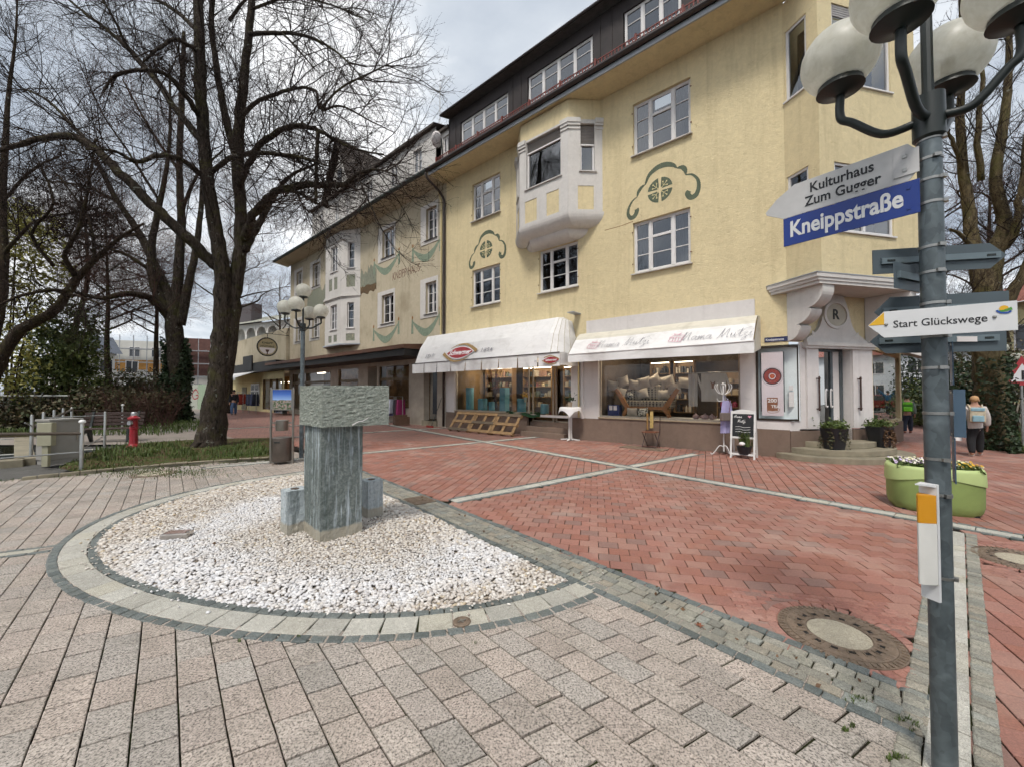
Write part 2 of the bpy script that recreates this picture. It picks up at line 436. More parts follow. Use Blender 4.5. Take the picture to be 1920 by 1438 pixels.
# fountain ring: two dark sett rows with pale slabs between
def arc_pieces(off, step, fn, a0, a1):
 a = a0
 while a < a1:
  r = ring_r(a) - off; p = RCEN + Vector((math.cos(a) * r, math.sin(a) * r, 0))
  a2 = a + 0.002; r2 = ring_r(a2) - off; q = RCEN + Vector((math.cos(a2) * r2, math.sin(a2) * r2, 0))
  ang = math.atan2(q.y - p.y, q.x - p.x)
  fn(p, ang); a += step / r
ringb = MB()
N = 160; A0, A1 = math.radians(128), math.radians(332)
vs = []
for i in range(N + 1):
 a = A0 + (A1 - A0) * i / N; r = ring_r(a)
 vs += [tuple(RCEN + Vector((math.cos(a) * r, math.sin(a) * r, -0.008))), tuple(RCEN + Vector((math.cos(a) * (r - 0.345), math.sin(a) * (r - 0.345), -0.008)))]
ringb.add(vs, [(2 * i, 2 * i + 1, 2 * i + 3, 2 * i + 2) for i in range(N)])
ring = kind(ringb.build('fountain_kerb_ring', M_BED), 'structure')
pcs = [Pieces(), Pieces()]
def inb(p): return tw(p)[1] < 2.60
arc_pieces(0.038, 0.109, lambda p, a: inb(p) and pcs[0].put(p.x, p.y, a + random.gauss(0, 0.02), random.randrange(3), 0.007), A0, A1)
arc_pieces(0.308, 0.103, lambda p, a: inb(p) and pcs[0].put(p.x, p.y, a + random.gauss(0, 0.02), random.randrange(3), 0.007), A0, A1)
arc_pieces(0.173, 0.236, lambda p, a: inb(p) and pcs[1].put(p.x, p.y, a, 0, 0.006), A0, A1)
pcs[0].emit(ring, 'dark_sett', [M_DARKSETT] * 3, [plate('s', 0.099, 0.07, 0.05, 0.006, 0.004) for _ in range(3)], 230, 'far_setts')
pcs[1].emit(ring, 'pale_slab', [M_PALE], [plate('s', 0.229, 0.188, 0.05, 0.004)], 70, 'far_pale_slabs')
# sett gutter between pebbles and bricks
def strip(name, org, dv, t0, t1, rows, limit, bedmat=M_BED, z=0.008, label=None):
 nv = Vector((-dv.y, dv.x, 0)); org = Vector(org); ang = math.atan2(dv.y, dv.x)
 lo = min(r[0] for r in rows) - 0.005; hi = max(r[1] for r in rows) + 0.005
 b = MB(); b.quad(org + dv * t0 + nv * lo + Vector((0, 0, -0.006)), org + dv * t1 + nv * lo + Vector((0, 0, -0.006)), org + dv * t1 + nv * hi + Vector((0, 0, -0.006)), org + dv * t0 + nv * hi + Vector((0, 0, -0.006)))
 par = kind(b.build(name, bedmat), 'structure')
 bym = {}
 for (a, c, l0, l1, mt, pname) in rows:
  t = t0 + random.uniform(0, l0) * 0.3
  P_, T_ = bym.setdefault((pname, mt.name), (Pieces(), [], ))[0:2]
  base = len(T_); T = []
  nT = 6 if l1 > l0 else 1
  for q in range(nT):
   L = l0 + (l1 - l0) * q / max(1, nT - 1); T.append(L); T_.append((plate('x', L - 0.008, (c - a) - 0.007, 0.05, 0.005, 0.003 if l1 > l0 else 0), mt))
  while t < t1:
   q = random.randrange(nT); L = T[q]
   if t + L > t1 + 0.03: break
   p = org + dv * (t + L / 2) + nv * ((a + c) / 2)
   P_.put(p.x, p.y, ang + (random.gauss(0, 0.018) if l1 > l0 else 0), base + q, z + (random.gauss(0, 0.0015) if l1 > l0 else 0)); t += L
 tot = sum(len(v[0].items) for v in bym.values())
 for (pname, mn), (P_, T_) in bym.items():
  P_.emit(par, pname, [m for _, m in T_], [v for v, _ in T_], int(limit * len(P_.items) / tot) + 1, 'far_' + pname + 's')
 return par
def og(w): return WD * w
rows = [(-0.0, 0.068, 0.08, 0.13, M_DARKSETT, 'dark_sett')] + [(0.068 + 0.08 * i, 0.148 + 0.08 * i, 0.085, 0.15, M_SETT, 'sett') for i in range(4)] + [(0.388, 0.462, 0.09, 0.12, M_DARKSETT, 'dark_sett')]
strip('sett_gutter', og(2.598), TD, -8.2, -0.06, rows, 290)
# strip under the sign post and its continuation to the right
B0D = Vector((0.755, 0.656, 0)); b0o = Vector((1.93, 1.76, 0))
strip('pale_slab_strip', b0o, B0D, -1.2, 4.2, [(-0.16, -0.07, 0.05, 0.08, M_SETT, 'sett'), (-0.07, 0.075, 0.2, 0.2, M_PALE, 'pale_slab'), (0.075, 0.165, 0.05, 0.08, M_SETT, 'sett')], 110, z=0.010)
strip('pale_border_strip', TD * 0.13 + WD * 2.42, TD, 0.0, 3.2, [(0, 0.17, 0.3, 0.3, M_PALE, 'pale_slab'), (0.17, 0.25, 0.1, 0.14, M_SETT, 'sett')], 40, z=0.009)
RB = lambda n: [(-0.15, -0.085, 0.09, 0.12, M_DARKSETT, 'dark_sett'), (-0.085, 0.085, 0.34, 0.34, M_PALE, 'pale_slab'), (0.085, 0.15, 0.09, 0.12, M_DARKSETT, 'dark_sett')]
strip('pale_paving_band', AN * QA, AD, -19.0, 5.6, RB(0), 120, z=0.010)
for k, tb in enumerate(TB):
 q0 = [2.85, -0.1, -6.0, -9.0][k]
 strip('pale_paving_band', AD * tb, AN, q0, [10.3, 10.6, 10.2, 9.5][k], RB(0), [70, 24, 6, 2][k], z=0.008)
strip('pale_paving_band', AN * 10.9 + AD * 0.4, AD, 0.0, 9.0, RB(0), 10, z=0.010)
strip('pale_paving_band', G(0, 1041), (G(118, 1026) - G(0, 1041)).normalized(), -3.0, (G(118, 1026) - G(0, 1041)).length, [(-0.1, -0.04, 0.12, 0.16, M_DARKSETT, 'dark_sett'), (-0.04, 0.065, 0.36, 0.36, M_PALE, 'pale_slab'), (0.065, 0.125, 0.12, 0.16, M_DARKSETT, 'dark_sett')], 30, z=0.009)
# red brick fields
MH1 = Vector((2.165, 2.62, 0)); MH2 = Vector((4.88, 3.76, 0))
BL, BW = 0.2, 0.158
def field(rowd, off, test, limit, ymax=12.5, xr=(-9, 13), yr=(1.2, 13)):
 cold = Vector((-rowd.y, rowd.x, 0)); ang = math.atan2(rowd.y, rowd.x)
 P_ = Pieces()
 for j in range(-110, 110):
  for i in range(-110, 110):
   p = rowd * ((i + 0.5 * (j % 2)) * BL + off) + cold * (j * BW)
   if not (xr[0] < p.x < xr[1] and yr[0] < p.y < min(yr[1], ymax)): continue
   if not test(p) or not seen(p.x, p.y, 0, 200): continue
   P_.put(p.x, p.y, ang + random.gauss(0, 0.006), random.randrange(2), 0.0)
 b = MB()
 xs = [p[0] for p in P_.items]; ys = [p[1] for p in P_.items]
 return P_
def fo(p): return (p - C0).dot(FN)               # distance in front of the house front
def infront(p): return fo(p) > 0.05 if (p - C0).dot(FU) < 0.2 else (p.y < 8.6 or p.x > 10.2 or p.y < 9.7)
temps = [plate('b', BL - 0.006, BW - 0.008, 0.05, 0.003), plate('b', BL - 0.007, BW - 0.009, 0.05, 0.004)]
rb = MB(); rb.poly([(-4.4, 9.5, -0.016), (2.28, 2.05, -0.016), (6.5, 0.6, -0.016), (18, 1.5, -0.016), (18, 13.5, -0.016), (-10, 13.5, -0.016), (-10, 11.6, -0.016)])
brick_field = kind(rb.build('red_brick_paving', M_REDBED), 'structure')
def isA(p):
 t, w = tw(p); a, q = taq(p); b = (p - b0o).cross(B0D).z
 return w > 3.02 and a > TB[0] + 0.1 and q < QA - 0.1 and b < -0.05 and (p - MH1).length > 0.36
def right_of(p): return (p - b0o).cross(B0D).z > 0.06
fA = field(RR, 0.03, isA, 0)
fA.emit(brick_field, 'brick', [M_BRICK] * 2, temps, 290, 'far_bricks')
fL = field(RC, 0.0, lambda p: tw(p)[1] > 3.02 and TB[1] + 0.1 < taq(p)[0] < TB[0] - 0.1 and taq(p)[1] < QA - 0.1, 0, 13.4)
fL2 = field(RR, 0.05, lambda p: tw(p)[1] > 3.02 and taq(p)[0] < TB[1] - 0.1 and taq(p)[1] < QA - 0.1 and p.x > -7.5 and (p.x > -4 or p.y > bed_y(p.x)), 0, 13.4)
fL.items += fL2.items
fLo = kind(MB().quad((-3, 8, -0.05), (-2, 8, -0.05), (-2, 9, -0.05), (-3, 9, -0.05)).build('red_brick_paving', M_REDBED), 'structure')
fL.emit(fLo, 'brick', [M_BRICK] * 2, temps, 60, 'far_bricks')
fB = field(Vector((0.45, 0.893, 0)), 0.0, lambda p: taq(p)[1] > QA + 0.1 and infront(p), 0, 13.4)
fBo = kind(MB().quad((5, 6, -0.05), (6, 6, -0.05), (6, 7, -0.05), (5, 7, -0.05)).build('red_brick_paving', M_REDBED), 'structure')
fB.emit(fBo, 'brick', [M_BRICK] * 2, temps, 90, 'far_bricks')
fR = field(Vector((0.45, 0.893, 0)), 0.07, lambda p: right_of(p) and taq(p)[1] < QA - 0.1 and tw(p)[1] > 2.62 and (p - MH2).length > 0.36, 0)
fRo = kind(MB().quad((4, 3, -0.05), (5, 3, -0.05), (5, 4, -0.05), (4, 4, -0.05)).build('red_brick_paving', M_REDBED), 'structure')
fR.emit(fRo, 'brick', [M_BRICK] * 2, temps, 120, 'far_bricks')
# far street, too far to tell bricks apart
def m_street():
 t = NT('far_brick_paving'); P = t.geo()
 b = t.n('ShaderNodeTexBrick'); t.l(t.map(P, rot=(0, 0, -math.atan2(0.893, 0.45))), b.inputs['Vector'])
 b.inputs['Color1'].default_value = col4(lin('946c60')); b.inputs['Color2'].default_value = col4(lin('886a61')); b.inputs['Mortar'].default_value = col4(lin('3d3430'))
 b.inputs['Scale'].default_value = 1.0; b.inputs['Brick Width'].default_value = BL; b.inputs['Row Height'].default_value = BW; b.inputs['Mortar Size'].default_value = 0.004
 k = t.mix(t.ramp(t.noise(P, 0.5, 5, 0.65, 0.4), [(0.42, (0, 0, 0)), (0.7, (0.45,) * 3)]), b.outputs['Color'], lin('6b544c'))
 t.set(col=k, rough=0.85, spec=0.3); return t.m
M_STREET = m_street()
st = MB(); st.poly([(-9, 12.4, -0.010), (-30, 40, -0.010), (-60, 85, -0.010), (-40, 85, -0.010), (0, 20, -0.010), (18, 13.3, -0.010), (12, 12.4, -0.010)])
kind(st.build('pedestrian_street', M_STREET), 'structure')
st = MB(); st.poly([(-16.5, 13.6, -0.004), (-9.0, 13.2, -0.004), (-5.5, 9.6, -0.004), (-4.2, 9.5, -0.004), (-9.95, 13.35, -0.004), (-30, 40, -0.004), (-40, 52, -0.004)])
M_PATH = simple('path_pavers', '8a8178', 0.85, 0.15, 4.0, dirt=0.35, bump=0.004, bscale=60, geo=True)
kind(st.build('side_path', M_PATH), 'structure')
st = MB(); st.poly([(-17.5, 12.0, -0.006), (-11.6, 12.2, -0.006), (-9.4, 12.3, -0.006), (-9.3, 13.4, -0.006), (-12, 15.6, -0.006), (-18.5, 14.0, -0.006)])
kind(st.build('bench_path', M_PATH), 'structure')
# road to the right of the house corner
st = MB(); st.poly([(12.6, 8.0, -0.003), (9.5, 10.0, -0.003), (11.5, 15.0, -0.003), (24, 28, -0.003), (34, 34, -0.003), (24, 22, -0.003), (18.0, 14.8, -0.003), (13.0, 9.8, -0.003), (13.5, 7.0, -0.003)])
kind(st.build('footpath', M_STREET), 'structure')
# manhole surrounds of small bricks
def surround(c, ang, hw, hh, test):
 par = kind(MB().quad(*[c + rotframe((0, 0, 0), ang)(x, y, -0.011) for x, y in ((-hw, -hh), (hw, -hh), (hw, hh), (-hw, hh))]).build('manhole_brick_surround', M_REDBED), 'structure')
 P_ = Pieces(); cnt = 0
 for rr, ln in ((0.372, 0.062),):
  n = int(2 * math.pi * rr / 0.075)
  for k in range(n):
   q = 2 * math.pi * k / n; p = c + Vector((math.cos(q) * rr, math.sin(q) * rr, 0))
   if test(p): P_.put(p.x, p.y, q, 1, 0.006)
 f = rotframe(c, ang); k = 0; y = -hh + 0.03
 while y < hh:
  x = -hw + 0.055 + (0.05 if k % 2 else 0)
  while x < hw:
   p = f(x, y, 0)
   if (p - c).length > 0.445 and test(p): P_.put(p.x, p.y, ang, 0, 0.004)
   x += 0.105
  y += 0.056; k += 1
 P_.emit(par, 'brick', [M_BRICK2] * 2, [plate('q', 0.098, 0.05, 0.03, 0.004), plate('q', 0.062, 0.066, 0.03, 0.004)], 150, 'far_bricks')
t1 = lambda p: tw(p)[1] > 3.04 and (p - b0o).cross(B0D).z < -0.14
surround(MH1, math.atan2(RR.y, RR.x), 0.56, 0.53, t1)
surround(MH2, math.atan2(RR.y, RR.x), 0.56, 0.53, lambda p: right_of(p) and taq(p)[1] < QA - 0.15)
# manhole covers
M_IRON = simple('cast_iron', '7a6a5b', 0.6, 0.3, 20, metal=0.3, bump=0.002, bscale=150)
M_CONC = m_granite('concrete_fill', ['b1a894', 'a69d8a'], 0.7, 150, 0.85, 0.3)
def manhole(c, label):
 t = thing('manhole_cover', label, 'manhole cover', tuple(c))
 z = 0.004
 MB().lathe([(0.335, -0.03), (0.335, z), (0.29, z + 0.004), (0.286, z)], c, 56).build('frame', M_IRON, t)
 MB().lathe([(0.284, z - 0.02), (0.284, z + 0.005), (0.278, z + 0.007), (0.176, z + 0.007), (0.172, z - 0.004)], c, 56).build('lid_ring', M_IRON, t)
 MB().lathe([(0.168, -0.02), (0.168, z + 0.004)], c, 40).build('concrete_core', M_CONC, t)
 b = MB()
 for k in range(56):
  q = 2 * math.pi * (k + 0.5) / 56
  for r0, r1 in ((0.296, 0.328), (0.252, 0.274)):
   f = rotframe(c, q); b.tf = f; b.box(r0, r1, -0.006, 0.006, z, z + 0.009)
 b.tf = None; kind(b.build('studs', M_IRON, t), 'stuff')
 b = MB()
 for k in range(16):
  q = 2 * math.pi * k / 16; p = c + Vector((math.cos(q) * 0.212, math.sin(q) * 0.212, 0))
  b.tf = rotframe(p, q + math.pi / 2); b.box(-0.024, 0.024, -0.012, 0.012, z + 0.001, z + 0.0085)
 b.tf = None; kind(b.build('vent_holes', simple('hole_black', '0d0b09', 0.9, 0.05), t), 'stuff')
 b = MB()
 for k in range(32):
  q = 2 * math.pi * (k + 0.5) / 32
  b.tf = rotframe(c, q); b.box(0.188, 0.24, -0.0035, 0.0035, z, z + 0.012)
 b.tf = None; kind(b.build('ribs', M_IRON, t), 'stuff')
manhole(MH1, 'round iron manhole cover with concrete centre in the bricks beside the sign post')
manhole(MH2, 'round iron manhole cover cut by the right edge, beyond the sign post')
c = G(288, 888); t = thing('manhole_cover', 'round mossy manhole cover at the kerb of the flower bed', 'manhole cover', tuple(c))
MB().lathe([(0.36, -0.03), (0.36, 0.006), (0.24, 0.010)], c, 40).build('frame', M_IRON, t); MB().lathe([(0.235, -0.03), (0.235, 0.011)], c, 40).build('concrete_core', M_CONC, t)
# small valve cap in the ring, drain grate in the gutter
c = G(866, 1167); t = thing('valve_cap', 'small round iron valve cap let into the fountain ring', 'valve cap', tuple(c))
MB().lathe([(0.062, -0.02), (0.062, 0.012), (0.052, 0.016), (0.05, 0.012), (0.0, 0.012)], c, 28, False).build('lid', M_IRON, t)
b = MB(rotframe(c, 0.5)); b.box(-0.03, 0.03, -0.006, 0.006, 0.013, 0.019); b.box(-0.006, 0.006, -0.02, 0.02, 0.013, 0.018); b.build('grip', simple('worn_steel', 'a39f98', 0.4, 0.1, metal=0.8), t)
c = WD * 2.84 + TD * -5.25; ff = frame(c, TD, WD); t = thing('drain_grate', 'square iron drain grate in the sett gutter beside the pebbles', 'drain grate', tuple(c))
b = MB(ff)
for s in (-0.2, 0.185): b.box(s, s + 0.015, -0.16, 0.16, 0.0, 0.019)
for s in (-0.16, 0.145): b.box(-0.2, 0.2, s, s + 0.015, 0.0, 0.0185)
b.build('frame', M_IRON, t); b = MB(ff)
for k in range(13): b.box(-0.172 + k * 0.028, -0.155 + k * 0.028, -0.145, 0.145, 0.0, 0.017)
kind(b.build('bars', M_IRON, t), 'stuff')
c = G(332, 1000, 0.06); t = thing('ground_spotlight', 'flat steel spotlight lying among the pebbles', 'spotlight', tuple(c))
b = MB(rotframe(c, 0.2)); b.box(-0.13, 0.13, -0.07, 0.07, -0.05, 0.02); b.build('housing', simple('brushed_steel', 'b4ada6', 0.35, 0.1, metal=0.8), t, bevel=0.01)
b = MB(rotframe(c, 0.2)); b.box(-0.1, 0.1, -0.05, 0.05, 0.02, 0.026); b.build('lens', simple('spot_lens', '8f7a72', 0.15, 0.1, spec=0.8), t)
# pebbles
def m_pebble():
 t = NT('pebble'); P = t.geo(); r = t.n('ShaderNodeNewGeometry').outputs['Random Per Island']
 k = t.ramp(r, [(0.0, lin('bdb3a8')), (0.25, lin('cfc8bf')), (0.45, lin('b0a497')), (0.6, lin('dcd7d0')), (0.75, lin('9c9084')), (0.85, lin('867d75')), (0.94, lin('bba98c')), (1.0, lin('e2ddd6'))])
 d = t.n('ShaderNodeVectorMath', operation='DISTANCE'); t.l(P, d.inputs[0]); d.inputs[1].default_value = (-1.75, 4.9, 0)
 dd = t.math('ADD', d.outputs['Value'], t.math('MULTIPLY', t.noise(P, 1.3, 4, 0.6, 0.4), 1.3))
 wht = t.ramp(t.math('DIVIDE', dd, 4.0), [(0.44, (0.08,) * 3), (0.56, (0.55,) * 3), (0.67, (0.6,) * 3), (0.76, (0.05,) * 3), (0.85, (0, 0, 0))])
 k = t.mix(t.math('MULTIPLY', wht, t.ramp(t.noise(P, 9, 4, 0.6), [(0.3, (0.4,) * 3), (0.6, (1, 1, 1))])), k, lin('e2e4e9'))
 k = t.mix(0.35, k, t.ramp(t.noise(P, 70, 4, 0.65), [(0.3, (0.55,) * 3), (0.7, (1.25,) * 3)]), 'MULTIPLY')
 t.set(col=k, rough=0.7, spec=0.3); return t.m
M_PEB = m_pebble()
pbb = MB(); pbb.add([(lambda p: tuple(p - WD * max(0, tw(p)[1] - 2.6)))(RCEN + Vector((math.cos(a) * (ring_r(a) - 0.33), math.sin(a) * (ring_r(a) - 0.33), -0.0045))) for a in [math.radians(x) for x in range(0, 360, 6)]], [tuple(range(60))])
peb_bed = kind(pbb.build('pebble_bed', simple('fine_gravel', '9a9084', 0.9, 0.3, 60, bump=0.01, bscale=70, geo=True)), 'structure')
ico = bmesh.new(); bmesh.ops.create_icosphere(ico, subdivisions=1, radius=1.0)
IV = np.array([v.co[:] for v in ico.verts]); IF = np.array([[v.index for v in f.verts] for f in ico.faces]); ico.free()
ico = bmesh.new(); bmesh.ops.create_icosphere(ico, subdivisions=2, radius=1.0)
IV2 = np.array([v.co[:] for v in ico.verts]); IF2 = np.array([[v.index for v in f.verts] for f in ico.faces]); ico.free()
def scatter_mesh(name, pos, size, V, F, mat, parent=None, flat=(1.25, 0.85, 0.6), smooth=True, rot3=0.25, rough=0.18):
 n = len(pos); m = len(V)
 X = np.repeat(V[None], n, 0)
 X = X * (1 + rough * RNG.uniform(-1, 1, (n, m, 1)))
 sc = size[:, None] * np.array(flat)[None] * RNG.uniform(0.75, 1.3, (n, 3)); X = X * sc[:, None, :]
 a = RNG.uniform(0, 6.283, n); b = RNG.normal(0, rot3, n)
 ca, sa, cb, sb = np.cos(a), np.sin(a), np.cos(b), np.sin(b)
 x, y, z = X[..., 0], X[..., 1], X[..., 2]
 y2 = y * cb[:, None] - z * sb[:, None]; z2 = y * sb[:, None] + z * cb[:, None]
 X = np.stack([x * ca[:, None] - y2 * sa[:, None], x * sa[:, None] + y2 * ca[:, None], z2], -1) + pos[:, None, :]
 FF = (F[None] + (np.arange(n) * m)[:, None, None]).reshape(-1, F.shape[1])
 return raw_mesh(name, X.reshape(-1, 3), FF, mat, parent, smooth)
def raw_mesh(name, V, F, mat, parent=None, smooth=False):
 me = bpy.data.meshes.new(name); k = F.shape[1]
 me.vertices.add(len(V)); me.vertices.foreach_set('co', np.ascontiguousarray(V, dtype=np.float32).ravel())
 me.loops.add(F.size); me.loops.foreach_set('vertex_index', np.ascontiguousarray(F, dtype=np.int32).ravel())
 me.polygons.add(len(F)); me.polygons.foreach_set('loop_start', np.arange(0, F.size, k, dtype=np.int32))
 try: me.polygons.foreach_set('loop_total', np.full(len(F), k, dtype=np.int32))
 except Exception: pass
 if smooth: me.polygons.foreach_set('use_smooth', np.ones(len(F), dtype=bool))
 me.update(calc_edges=True); me.validate()
 return obj(name, me, mat, parent)
PP = []; SS = []
yy = 2.7
while yy < 9.4:
 step = 0.0195 + 0.0028 * max(0, yy - 3)
 x = -5.4
 while x < 1.2:
  p = Vector((x + random.uniform(-.5, .5) * step, yy + random.uniform(-.5, .5) * step, 0))
  d = ring_d(p) - 0.335; w = tw(p)[1]
  if d > 0.0 and w < 2.585:
   e = min(d, (2.6 - w)); big = 1.0 if e < 0.45 else 0.78
   hz = 0.02 * min(1, e / 0.5) + 0.035 * max(0, 1 - (p - Vector((-2.0, 4.6, 0))).length / 1.6)
   if not (big > 0.9 and random.random() < 0.35):
    PP.append((p.x, p.y, hz + random.uniform(-0.004, 0.008))); SS.append(step * random.uniform(0.5, 0.72) * (1.4 if big > 0.9 else 1.02))
  x += step
 yy += step * 0.92
for k in range(90): a = random.uniform(math.radians(170), math.radians(318)); r = ring_r(a) - 0.335 + abs(random.gauss(0, 0.07)); PP.append((RCEN.x + math.cos(a) * r, RCEN.y + math.sin(a) * r, 0.014)); SS.append(random.uniform(0.007, 0.014))
PP = np.array(PP); SS = np.array(SS)
kind(scatter_mesh('pebbles', PP, SS, IV, IF, M_PEB, peb_bed), 'stuff')
print('pebbles', len(PP))
# ------------------------------------------------------------------ building materials
def m_stucco(name, c, lo=0.92, hi=1.05, bump=0.012, dirt='7d6a45', d=0.3):
 t = NT(name); P = t.geo(); c = lin(c)
 n1 = t.noise(P, 7.0, 5, 0.65, 0.9); n2 = t.noise(t.map(P, (1, 1, 1.9)), 19.0, 4, 0.65, 2.0); n3 = t.noise(P, 0.55, 5, 0.6)
 k = t.ramp(n1, [(0.3, tuple(x * lo for x in c)), (0.7, tuple(min(1, x * hi) for x in c))])
 k = t.mix(t.ramp(n3, [(0.48, (0, 0, 0)), (0.75, (d,) * 3)]), k, lin(dirt))
 k = t.mix(t.ramp(t.noise(P, 3.3, 6, 0.75, 1.5), [(0.63, (0, 0, 0)), (0.74, (0.22,) * 3)]), k, lin(dirt))
 k = t.mix(t.ramp(t.noise(t.map(P, (2.2, 2.2, 0.2)), 1.3, 3, 0.7, 0.6), [(0.52, (0, 0, 0)), (0.78, (0.22,) * 3)]), k, lin(dirt))
 t.set(col=k, rough=0.9, spec=0.25)
 t.bump(t.math('ADD', t.math('MULTIPLY', n1, 0.6), n2), bump, 0.75); MATS[name] = t.m; return t.m
M_YEL = m_stucco('yellow_stucco', 'dbcba3', bump=0.024, d=0.14)
M_KHW = m_stucco('ochre_plaster', 'bcb19a', bump=0.004, dirt='6b5d42', d=0.45)
M_WHITE = m_stucco('white_plaster', 'cdc9c4', 0.93, 1.03, 0.004, '8d8680', 0.2)
M_SHOPWHITE = m_stucco('shop_white_plaster', 'd2cdca', 0.95, 1.02, 0.003, '98908c', 0.15)
M_PLINTH = m_stucco('brown_plinth', '7c6a5e', 0.9, 1.06, 0.004, '4f4740', 0.4)
M_WOODW = simple('white_paint', 'd6d3d1', 0.45, 0.05, 5, dirt=0.12, geo=True)
M_SILL = simple('painted_sill', 'bdb9b4', 0.5, 0.1, 6, dirt=0.3, geo=True)
M_BOARD = simple('dark_brown_boards', '2b2423', 0.7, 0.25, 3, bump=0.003, bscale=30, geo=True)
M_ROOF = simple('roof_tiles', '4a423c', 0.85, 0.3, 5, bump=0.01, bscale=12, geo=True)
M_GUTTER = simple('brown_gutter', '2c211d', 0.45, 0.2, 3, geo=True)
M_FASCIA = simple('zinc_fascia', '9fa3a8', 0.5, 0.1, 4, metal=0.2, geo=True)
M_REDRAIL = simple('red_snow_rail', '6e3128', 0.6, 0.2, 6, geo=True)
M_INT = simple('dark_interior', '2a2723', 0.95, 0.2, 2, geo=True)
M_CURT = simple('net_curtain', '5a5a5c', 0.9, 0.12, 4, geo=True)
M_CURTR = simple('brown_curtain', '4b3a36', 0.9, 0.2, 4, geo=True)
M_GREENP = simple('green_facade_paint', '565f4d', 0.85, 0.16, 7, geo=True)
M_SWAG = simple('pale_green_paint', '7d8b78', 0.85, 0.2, 9, geo=True)
M_STEPS = simple('step_stone', '857d6a', 0.85, 0.18, 3, dirt=0.4, bump=0.003, bscale=60, geo=True)
M_ALU = simple('anodised_frame', '3b332c', 0.4, 0.1, 4, metal=0.5, geo=True)
M_GREYM = simple('grey_metal_frame', '5c6367', 0.4, 0.1, 4, metal=0.4, geo=True)
def m_glass(name, tint=(0.82, 0.86, 0.86), refl=1.0, add=0.03):
 t = NT(name); t.t.nodes.remove(t.p)
 tr = t.n('ShaderNodeBsdfTransparent'); tr.inputs[0].default_value = col4(tint)
 gl = t.n('ShaderNodeBsdfGlossy'); gl.inputs['Roughness'].default_value = 0.015; gl.inputs[0].default_value = (0.92, 0.95, 1, 1)
 nb = t.n('ShaderNodeBump'); nb.inputs['Distance'].default_value = 0.0025; nb.inputs['Strength'].default_value = 0.35
 t.l(t.noise(t.geo(), 1.6, 2, 0.5), nb.inputs['Height']); t.l(nb.outputs[0], gl.inputs['Normal'])
 ge = t.n('ShaderNodeNewGeometry'); dt = t.n('ShaderNodeVectorMath', operation='DOT_PRODUCT'); t.l(ge.outputs['Normal'], dt.inputs[0]); t.l(ge.outputs['Incoming'], dt.inputs[1])
 fr = t.math('ADD', t.math('MULTIPLY', t.math('POWER', t.math('SUBTRACT', 1.0, t.math('ABSOLUTE', dt.outputs['Value'])), 5.0), 0.96), 0.04)
 f = t.math('MINIMUM', t.math('ADD', t.math('MULTIPLY', fr, 1.7 * refl), add), 1.0)
 mx = t.n('ShaderNodeMixShader'); t.l(f, mx.inputs[0]); t.l(tr.outputs[0], mx.inputs[1]); t.l(gl.outputs[0], mx.inputs[2])
 t.l(mx.outputs[0], t.out.inputs[0]); MATS[name] = t.m; return t.m
M_GLASS = m_glass('window_glass', (0.34, 0.37, 0.39), 1.6, 0.05)
M_SHOPGLASS = m_glass('shop_glass', (0.96, 0.97, 0.96), 0.55, 0.0)
def wall(mb, s0, s1, z0, z1, holes, reveal=0.17, o=0.0):
 xs = sorted(set([s0, s1] + [h[i] for h in holes for i in (0, 1) if s0 < h[i] < s1]))
 zs = sorted(set([z0, z1] + [h[i] for h in holes for i in (2, 3) if z0 < h[i] < z1]))
 for a, b in zip(xs, xs[1:]):
  for c, d in zip(zs, zs[1:]):
   mx, mz = (a + b) / 2, (c + d) / 2
   if any(h[0] < mx < h[1] and h[2] < mz < h[3] for h in holes): continue
   mb.quad((a, o, c), (b, o, c), (b, o, d), (a, o, d))
 for h in holes:
  r = h[4] if len(h) > 4 else reveal; a, b, c, d = h[:4]
  for p, q in (((a, c), (a, d)), ((b, c), (b, d)), ((a, c), (b, c)), ((a, d), (b, d))):
   mb.quad((p[0], o, p[1]), (q[0], o, q[1]), (q[0], o - r, q[1]), (p[0], o - r, p[1]))
